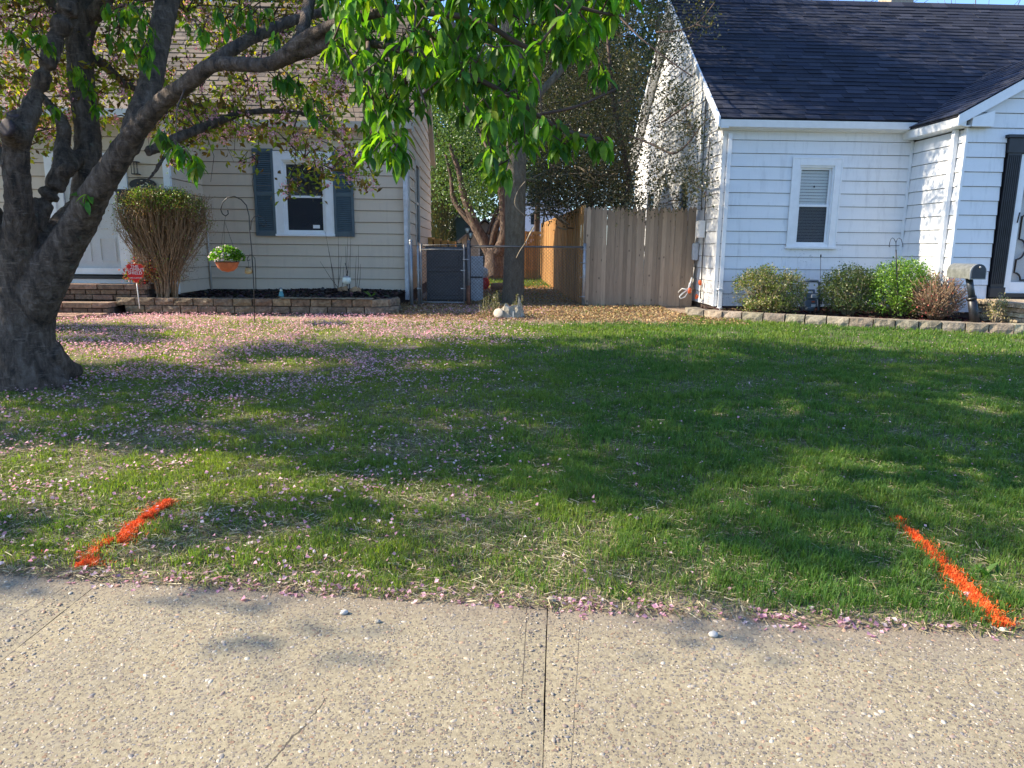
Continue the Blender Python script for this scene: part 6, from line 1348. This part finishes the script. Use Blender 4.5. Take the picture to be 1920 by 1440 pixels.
# alarm sign
p = at(254, 512, 11.35); t = thing('shield_sign', (p.x, 11.35, g0+.26), 'small red shield shaped yard sign with white lettering beside the steps', 'sign')
wS, hS = .132, .15
def shield(s): return [(-1*s, .80*s), (-.86*s, .80*s), (-.80*s, .95*s), (-.3*s, .90*s), (0, 1.0*s), (.3*s, .90*s), (.80*s, .95*s), (.86*s, .80*s), (1*s, .80*s), (.92*s, .45*s), (1.0*s, .0), (.85*s, -.45*s), (.35*s, -.75*s), (0, -1.05*s), (-.35*s, -.75*s), (-.85*s, -.45*s), (-1.0*s, 0), (-.92*s, .45*s)]
for (s, mt, nm, dy) in ((1.0, 'orange_tag', 'rim', 0), (.93, 'red_plastic', 'plate', -.004)):
    q = MB(); q.prism([(p.x+x*wS, 11.35+dy, p.z+y*hS) for x, y in shield(s)][::-1], (0, -.006, 0)); q.build(nm, M[mt], t)
for (tx, sz, dz) in (('THE', .065, .098), ("SLOMIN'S", .068, .050), ('SHIELD', .068, .0), ('1-800-ALARM-ME', .026, -.075)):
    me = text_mesh(tx, sz, .001, M['white_plastic']); o = put('lettering', me, t); o.rotation_euler = (R(90), 0, 0); o.location = Vector((p.x, 11.338, p.z+dz))-world_loc(t)
q = MB(); q.tube([(p.x, 11.36, p.z-.13), (p.x+.01, 11.36, g0+.1)], .008, 6); q.build('stake', M['white_plastic'], t)
# weeds at the foot of the block wall
for (px, py, n, s, lb) in ((617, 583, 16, .14, 'broad leaved weed at the foot of the block wall left of the tan blocks'), (400, 585, 9, .12, 'small weed sprouting below the block wall near the hook'), (695, 540, 6, .14, 'pale daffodil leaves at the right end of the mulch bed'), (318, 575, 12, .18, 'upright weed before the block wall under the trimmed bush')):
    b = gp(px, py) if py > 550 else at(px, 556, 11.8); P = np.array([tuple(b)]*n)+rng.normal(size=(n, 3))*np.array([.012, .01, 0]); foliage('weed', P, rdir(n, 1.3), rdir(n, .6), rng.uniform(.6, 1.2, n)*s, np.full(n, .012), pick([(.10, .20, .03), (.16, .26, .05)], n), M['leaf'], None, seg=2, kind=None).name
    o = bpy.data.objects[-1] if False else COL.objects[-1]; tag(o, lb, 'weed')
# ------------------------------------------------------------------ white house front garden
def g_at(px, py, Y): p = at(px, py, Y); return Vector((p.x, Y, gz(p.x, Y)+.06))
m0 = g_at(1520, 590, 11.45); t = thing('gas_meter', tuple(m0), 'grey gas meter with looped pipe against the white house wall', 'gas meter')
A = lambda px, py, Y=11.45: at(px, py, Y)
q = MB(); c = A(1518, 564); q.box(c.x-.105, c.x+.105, 11.38, 11.52, c.z-.10, c.z+.03); q.lathe(c+Vector((0, 0, -.17)), [(.06, 0), (.09, .03), (.103, .08)], 12); q.build('meter_body', M['meter_grey'], t, bevel=.02)
q = MB(); q.box(c.x-.10, c.x+.11, 11.39, 11.51, c.z+.035, c.z+.13); q.tube([c+Vector((-.06, 0, .13)), c+Vector((-.06, 0, .17)), c+Vector((.06, 0, .17)), c+Vector((.06, 0, .13))], .02, 8); q.build('meter_head', M['meter_grey'], t, bevel=.02)
q = MB(); q.box(c.x-.01, c.x+.09, 11.368, 11.385, c.z+.05, c.z+.11); q.build('dial_window', M['grey_trim'], t, bevel=.005); q = MB(); q.box(c.x+.0, c.x+.07, 11.372, 11.379, c.z-.09, c.z-.05); q.build('label_plate', M['white_plastic'], t); q = MB(); q.box(c.x-.0, c.x+.05, 11.372, 11.379, c.z-.02, c.z-.0); q.build('stripe', M['orange_tag'], t)
q = MB(); q.tube([A(1503, 585), A(1502, 555), A(1503, 530), A(1506, 526), A(1520, 526), A(1533, 527), A(1536, 531), A(1536, 560), A(1534, 590)], .020, 9); q.tube([A(1534, 555), A(1540, 556), A(1540, 570)], .02, 8); q.ball(A(1535, 558), .035); q.build('pipe', M['meter_grey'], t)
q = MB(); r0 = A(1536, 600, 11.1); q.tube([(r0.x, 11.1, gz(r0.x, 11.1)), tuple(at(1539, 478, 11.1))], .0045, 6); q.lathe(at(1539, 480, 11.1), [(.0, -.02), (.012, -.01), (.012, .01), (.001, .035)], 6); tag(q.build('marker_rod', M['black_metal']), 'thin black rod with pointed tip standing right of the gas meter', 'rod')
hd = g_at(1684, 605, 10.45); A = lambda px, py: at(px, py, 10.45); t = thing('double_hook', tuple(hd), 'black double shepherd hook rising through the bright green shrub', 'plant hook')
q = MB(); q.tube([hd, A(1684, 560), A(1681, 500), A(1680, 468)], .009, 7); q.build('pole', M['black_metal'], t)
for sgn in (-1, 1):
    q = MB(); q.tube([A(1680, 470), A(1680, 455), A(1680+sgn*3-.5, 448), A(1680+sgn*6-.5, 446), A(1680+sgn*10, 449), A(1680+sgn*12, 456), A(1680+sgn*13, 462), A(1680+sgn*11, 463)], .0045, 6); q.build('hook', M['black_metal'], t)
# mailbox on its leaning post
MY = 9.75; b = at(1829, 612, MY); bz = gz(b.x, MY)+.03; t = thing('post_mailbox', (b.x, MY, bz), 'grey rounded mailbox on a leaning black post in front of the porch', 'mailbox')
A = lambda px, py, Y=MY: at(px, py, Y)
q = MB(); q.tube([A(1829, 612), A(1822, 558)], [.062, .058], 16); q.build('lower_post', M['black_paint'], t)
q = MB(); q.tube([A(1823, 562), A(1817, 521)], .045, 16); q.build('upper_post', M['mailbox_dark'], t)
q = MB(); q.tube([A(1822, 561), A(1821, 557)], .066, 16); q.build('collar', M['black_metal'], t)
q = MB(); q.lathe((A(1829, 609)), [(.10, -.03), (.09, .0), (.065, .01)], 16); q.build('base', M['black_metal'], t)
ang = R(-92)  # box axis turned towards the right of the viewer
ax = Vector((math.cos(ang), math.sin(ang), 0)); sd_ = Vector((-ax.y, ax.x, 0)); c0 = A(1814, 522)+Vector((0, 0, .0)); Lm, wm_, hm = .52, .105, .10
def boxprof(o, s=1.0):
    p = [o-sd_*wm_*s, o+sd_*wm_*s, o+sd_*wm_*s+Vector((0, 0, hm))]
    for i in range(1, 12): a = math.pi*i/12; p.append(o+sd_*wm_*s*math.cos(a)+Vector((0, 0, hm+wm_*s*math.sin(a))))
    p.append(o-sd_*wm_*s+Vector((0, 0, hm))); return p
st = c0-ax*Lm*.62
q = MB(); q.prism(boxprof(st), ax*Lm); box = q.build('box', M['mailbox_metal'], t, bevel=.004)
q = MB(); q.prism(boxprof(st+ax*Lm-Vector((0, 0, .006)), 1.06), ax*.022); q.build('door_rim', M['galv'], t)
q = MB(); q.prism(boxprof(st+ax*(Lm+.022)+Vector((0, 0, .006)), .90), ax*.01); dr = q.build('door', M['mailbox_dark'], t)
q = MB(); q.ball(st+ax*(Lm+.045)+Vector((0, 0, hm+.06)), .015); q.tube([st+ax*(Lm+.03)+Vector((0, 0, hm+.06)), st+ax*(Lm+.045)+Vector((0, 0, hm+.06))], .006, 6); q.build('knob', M['galv'], dr)

# ------------------------------------------------------------------ lawn: real blades
def blades(n, x0, x1, y0, y1, w0, h0_, dens, name):
    x = rng.uniform(x0, x1, n); y = rng.uniform(y0, y1, n); e = edge_y(x)+.09*(fbm(x, x*0, 2.2, 8)-.5)*2.2+.02
    keep = rng.random(n) < dens(x, y)*np.clip((y-e)/.16, 0, 1); keep &= (np.abs(x) < 1.15+y*.80); x, y = x[keep], y[keep]; m_ = len(x)
    z = .15+.0257*(np.minimum(y, 13)-edge_y(x))
    tuft = fbm(x, y, 3.2, 20); tall = fbm(x, y, 7., 22)
    lush = sstep(-2.2, 1.0, x-.12*y)
    h = h0_*.86*rng.uniform(.45, 1.15, m_)*(.62+.26*lush)*(.62+.95*sstep(.38, .68, tall)); az = rng.uniform(0, 6.283, m_); lean = rng.uniform(.15, .95, m_); az2 = az+rng.normal(0, .5, m_)
    dx, dy = np.cos(az2)*lean*h, np.sin(az2)*lean*h; px, py = -np.sin(az)*w0*.5, np.cos(az)*w0*.5; sc_ = rng.uniform(.7, 1.25, m_); px *= sc_; py *= sc_
    V = np.empty((m_, 5, 3)); V[:, 0] = np.c_[x-px, y-py, z-.004]; V[:, 1] = np.c_[x+px, y+py, z-.004]
    V[:, 2] = np.c_[x-px*.8+dx*.35, y-py*.8+dy*.35, z+h*.6]; V[:, 3] = np.c_[x+px*.8+dx*.35, y+py*.8+dy*.35, z+h*.6]; V[:, 4] = np.c_[x+dx, y+dy, z+h*(1-.35*lean)]
    i = np.arange(m_)[:, None]*5; Fa = np.concatenate([i+np.array([0, 1, 3]), i+np.array([0, 3, 2]), i+np.array([2, 3, 4])])
    g_ = np.array([(.095, .19, .040)]); g2 = np.array([(.27, .31, .055)]); dry = np.array([(.48, .40, .22)])
    ye = np.clip(.55-.45*lush[:, None]+.9*(fbm(x, y, 1.1, 25)[:, None]-.5)+rng.normal(0, .18, (m_, 1)), 0, 1)
    C = g_*(1-ye)+g2*ye; isdry = rng.random(m_) < (.05-.03*lush+.06*sstep(.55, .75, fbm(x, y, .8, 27))); C[isdry] = dry*rng.uniform(.6, 1.1, (isdry.sum(), 1)); C = C*rng.uniform(.75, 1.3, (m_, 1))
    # sprayed orange where the utility marks run
    seg = [((at_g1[0]), (at_g1[1])), ((at_g2[0]), (at_g2[1]))]
    marks = [np.zeros(m_, bool), np.zeros(m_, bool)]
    for k, (a, b) in enumerate(seg):
        ab = b-a; t_ = ((x-a[0])*ab[0]+(y-a[1])*ab[1])/(ab@ab); d = np.hypot(x-a[0]-t_*ab[0], y-a[1]-t_*ab[1]); wd = (.034, .020)[k]*(.6+.8*t_)*(.5+1.0*fbm(x, y, 9, 40+k)); marks[k] = (t_ > -.02) & (t_ < 1.0) & (d < wd*1.0+rng.normal(0, .006, m_)) & (rng.random(m_) < (.55, .85)[k])
    mk = marks[0] | marks[1]; V[isdry, :, 2] = z[isdry, None]+(V[isdry, :, 2]-z[isdry, None])*.6; V[mk, :, 2] = z[mk, None]+(V[mk, :, 2]-z[mk, None])*.34; V[mk, :, 0] = x[mk, None]+(V[mk, :, 0]-x[mk, None])*.6; V[mk, :, 1] = y[mk, None]+(V[mk, :, 1]-y[mk, None])*.6
    out = []
    for sel, nm in ((~mk, name), (marks[0], None), (marks[1], None)):
        if not sel.any(): out.append(None); continue
        s_ = np.where(sel)[0]; remap = (s_[:, None]*5+np.arange(5)).ravel(); Vs = V[s_].reshape(-1, 3); Cs = np.repeat(C[s_], 5, 0); k = np.arange(len(s_))[:, None]*5; Fs = np.concatenate([k+np.array([0, 1, 3]), k+np.array([0, 3, 2]), k+np.array([2, 3, 4])])
        out.append((Vs, Fs, Cs))
    return out
ag = lambda px, py: np.array(tuple(gp(px, py))[:2])
at_g1 = (ag(318, 944), ag(150, 1072)); at_g2 = (ag(1683, 985), ag(1885, 1188))
def dens(x, y):
    lush = sstep(-1.6, .8, x-.10*y); d = .78+.30*lush; d *= .30+1.2*sstep(.34, .55, fbm(x, y, 2.3, 30)) + .0
    d *= 1-.92*sstep(10.3, 11.0, y+.9*(fbm(x, y, .8, 31)-.5)*2-.9*sstep(2.8, 3.6, x)*2)*(x < 3.4); d *= np.where((x > -9) & (x < -1.2) & (y > 11.35), 0, 1.)
    d *= 1-.45*sstep(6.8, 8, y)*sstep(.5, -1.5, x); d *= np.where(inside_bed(x, y), 0, 1); return np.clip(d, 0, 1)
def inside_bed(x, y):
    bx_ = np.array([3.25, 3.34, 3.62, 4.5, 5.4, 6.4, 7.3, 8.4, 13]); by = np.array([11.9, 11.25, 11.0, 10.55, 10.1, 9.72, 9.42, 9.3, 9.2]); return (x > 3.2) & (y > np.interp(x, bx_, by)-.0)
sets = [blades(270000, -3.4, 3.8, 1.9, 4.2, .0036, .060, dens, 'a'), blades(270000, -6, 6.6, 4.2, 7.2, .0055, .058, dens, 'b'), blades(230000, -9, 9.8, 7.2, 12.9, .0100, .060, dens, 'c')]
def join(parts):
    parts = [p for p in parts if p is not None]; V = np.concatenate([p[0] for p in parts]); C = np.concatenate([p[2] for p in parts]); o = 0; Fs = []
    for p in parts: Fs.append(p[1]+o); o += len(p[0])
    return V, np.concatenate(Fs), C
V, Fs, C = join([s[0] for s in sets]); npmesh('grass', V, Fs, C, M['grassblade'], kind='stuff')
for k, (seg, lb) in enumerate(((at_g1, 'broken orange spray paint streak on the grass at the lower left'), (at_g2, 'solid orange spray paint line on the grass at the lower right'))):
    V, Fs, C = join([s[1+k] for s in sets]); n0 = len(C); C = np.tile(np.array([(.95, .16, .025)]), (n0, 1))*rng.uniform(.75, 1.1, (n0, 1))
    # paint on the thatch and soil between the blades, as short coated fibres
    n = 11000; a, b = seg; t_ = rng.random(n)*.985; wdt = (.048, .028)[k]*(.6+.8*t_); off = rng.normal(0, 1, n)*wdt*np.where(rng.random(n) < .15, 1.2, .40); ab = b-a; nn = np.array([-ab[1], ab[0]])/np.hypot(*ab); x = a[0]+ab[0]*t_+nn[0]*off; y = a[1]+ab[1]*t_+nn[1]*off
    sel = fbm(x, y, 13, 50+k) > (.51 if k == 0 else .38); x, y = x[sel], y[sel]; n = len(x); z = .15+.0257*(y-edge_y(x))+rng.uniform(.005, .020, n); az = rng.uniform(0, 6.283, n); l = rng.uniform(.003, .009, n); w_ = rng.uniform(.0007, .0014, n)
    V2 = np.empty((n, 4, 3)); ca, sa = np.cos(az), np.sin(az); dz = rng.uniform(-.006, .012, n)
    for j, (u, v_) in enumerate(((-1, -1), (1, -1), (1, 1), (-1, 1))): V2[:, j] = np.c_[x+ca*l*u-sa*w_*v_, y+sa*l*u+ca*w_*v_, z+dz*u]
    i = np.arange(n)[:, None]*4; F2 = np.concatenate([i+np.array([0, 1, 2]), i+np.array([0, 2, 3])]); C2 = np.tile(np.array([(.95, .17, .03)]), (n*4, 1))*rng.uniform(.7, 1.1, (n*4, 1))
    V = np.concatenate([V, V2.reshape(-1, 3)]); Fs = np.concatenate([Fs, F2+n0]); C = np.concatenate([C, C2])
    o = npmesh('spray_paint_mark', V, Fs, C, M['paint_blade'], kind=None); tag(o, lb, 'paint mark')
# broad leaved weeds by the right mark
for (px, py, n, s, lb) in ((1838, 1085, 34, .085, 'rosette of broad grey green weed leaves right of the orange line'), (1905, 1135, 30, .08, 'leafy green weed at the right edge near the pavement'), (420, 1085, 26, .055, 'dandelion like weed at the pavement edge, left part'), (1160, 1115, 18, .05, 'small leafy weed at the pavement edge near the middle')):
    b = gp(px, py); P = np.array([tuple(b)]*n)+rng.normal(size=(n, 3))*np.array([.03, .02, 0]); D = rdir(n, .75); D[:, 2] = np.abs(D[:, 2])*.7+.15
    foliage('weed', P, D, np.tile([0, 0, 1.], (n, 1))+rng.normal(size=(n, 3))*.2, rng.uniform(.6, 1.2, n)*s, rng.uniform(.14, .2, n)*s, pick([(.08, .17, .04), (.12, .22, .06)], n), M['leaf'], None, seg=3, curl=.3, kind=None, smooth=True); tag(COL.objects[-1], lb, 'weed')
# dry thatch, litter and fallen petals
def scatter(name, x, y, l0, l1, ar, pal, mat, lift=.012, tilt=.5, var=.25):
    n = len(x); z = np.where(y < edge_y(x), .15-.045*(edge_y(x)-y)+.003, .15+.0257*(np.minimum(y, 13)-edge_y(x))+rng.uniform(.2, 1, n)*lift+.004)
    l = rng.uniform(l0, l1, n); az = rng.uniform(0, 6.283, n); D = np.c_[np.cos(az), np.sin(az), rng.uniform(-tilt, tilt, n)]; U = np.c_[rng.normal(0, tilt, n), rng.normal(0, tilt, n), np.ones(n)]
    return foliage(name, np.c_[x, y, z], D, U, l, l*ar*rng.uniform(.8, 1.2, n), pick(pal, n, var), mat, None, seg=1, curl=.12, fold=.25)
def fibres(name, x, y, l0, l1, w_, pal, lift, mat):
    n = len(x); z = .15+.0257*(y-edge_y(x))+rng.uniform(0, 1, n)**2*lift+.002; az = rng.uniform(0, 6.283, n); l = rng.uniform(l0, l1, n)*.5; ww = w_*rng.uniform(.6, 1.3, n)*.5; ca, sa = np.cos(az), np.sin(az); dz = rng.normal(0, .18, n)*l
    V = np.empty((n, 4, 3))
    for j_, (u, v_) in enumerate(((-1, -1), (1, -1), (1, 1), (-1, 1))): V[:, j_] = np.c_[x+ca*l*u-sa*ww*v_, y+sa*l*u+ca*ww*v_, z+dz*u+(v_ > 0)*.001]
    return npmesh(name, V.reshape(-1, 3), np.arange(n*4).reshape(-1, 4), np.repeat(pick(pal, n, .3), 4, 0), mat)
n = 300000; y = 1.9+rng.random(n)**1.25*5.6; x = rng.uniform(-1, 1, n)*(1.2+.82*y); kp = (y > edge_y(x)-.02) & (rng.random(n) < (1-.55*sstep(-1.0, 1.2, x-.1*y))); x, y = x[kp], y[kp]
fibres('dry_thatch', x, y, .018, .06, .0026, [(.44, .37, .22), (.34, .27, .16), (.55, .48, .32), (.20, .15, .09), (.15, .11, .07), (.24, .25, .09), (.16, .20, .06)], .016, M['litter'])
n = 64000; y = 12.9-rng.random(n)**.8*7.9; x = rng.uniform(-8.2, 2.2, n); dd = sstep(5.2, 8.5, y)*sstep(1.2, -1.8, x-.15*(y-8))*(.25+1.3*sstep(.36, .6, fbm(x, y, 1.0, 60))); kp = (rng.random(n) < dd) & ~((y > 11.45) & (x < -1.3)); x, y = x[kp], y[kp]
PINK = [(.76, .46, .55), (.80, .56, .62), (.68, .37, .48), (.84, .70, .70), (.74, .44, .54), (.48, .33, .30)]
scatter('fallen_blossom', x, y, .017, .032, .42, PINK, M['petal'], .045, .6)
n = 24000; y = edge_y(0)+rng.random(n)*4.4; x = rng.uniform(-4.5, 1.2, n); kp = rng.random(n) < (.20+.8*sstep(.45, .65, fbm(x, y, 1.4, 61)))*sstep(1.0, -2.2, x)*.8+.02; x, y = x[kp], y[kp]; kp = y > edge_y(x); x, y = x[kp], y[kp]
scatter('scattered_petals', x, y, .014, .026, .42, PINK, M['petal'], .045, .6)
n = 900; x = rng.uniform(1, 7, n); y = rng.uniform(3, 10, n); scatter('sparse_petals', x, y, .012, .022, .42, PINK, M['petal'], .05, .6)
# petals caught along the pavement edge
x = np.concatenate([rng.normal(c, s, k) for c, s, k in ((.38, .05, 60), (.62, .06, 34), (1.05, .05, 34), (1.28, .06, 34), (-.1, .25, 60), (-.75, .25, 120), (-1.35, .2, 60), (.9, .5, 60), (1.6, .2, 40), (-1.0, .5, 60))]); y = edge_y(x)+rng.normal(.015, .035, len(x))
scatter('edge_petals', x, y, .014, .026, .42, PINK, M['petal'], .012, .5)
# brown leaf litter between the houses
n = 30000; x = rng.uniform(-1.5, 3.9, n); y = rng.uniform(10.2, 13.6, n); kp = rng.random(n) < sstep(10.3, 11.2, y+.12*x)*(.4+.8*fbm(x, y, 2, 66))*np.where(inside_bed(x, y), 0, 1); x, y = x[kp], y[kp]
scatter('leaf_litter', x, y, .022, .045, .35, [(.42, .27, .13), (.30, .17, .08), (.50, .36, .18), (.20, .11, .06), (.38, .30, .16)], M['litter'], .03, .7)
n = 9000; x = rng.uniform(-1.2, 2, n); y = rng.uniform(13.4, 24, n); scatter('yard_litter', x, y, .03, .06, .4, [(.55, .30, .08), (.45, .24, .07), (.30, .15, .05), (.20, .24, .05)], M['litter'], .03, .7)
n = 9000; x = rng.uniform(-1.2, 2, n); y = rng.uniform(19, 32, n); z_ = np.full(n, gf); foliage('yard_grass', np.c_[x, y, z_], rdir(n, 1.2), rdir(n, .2), rng.uniform(.08, .16, n), np.full(n, .012), pick([(.14, .20, .04), (.08, .14, .03)], n), M['grassblade'])
# loose stones
for i, (px, py, s, lb) in enumerate(((1033, 1132, .018, 'grey pebble lying on the centre joint at the pavement edge'), (1328, 1322, .015, 'lone white stone on the right half of the pavement'), (1815, 1122, .017, 'pale stone lying on the solid orange line'), (1866, 1278, .012, 'small white stone near the right edge of the pavement'), (646, 1164, .013, 'white pebble on the pavement left of the centre joint'), (708, 1174, .010, 'grey pebble right of the white one near the lawn edge'))):
    p = gp(px, py); q = MB(); q.ball((p.x, p.y, gz(p.x, p.y)+s*.4), (s*1.15, s*.9, s*.7), None, 9, 6, .14); tag(q.build('loose_stone', M['rock' if i in (0, 5) else 'grey_trim' if i == 2 else 'pale_stone']), lb, 'stone')
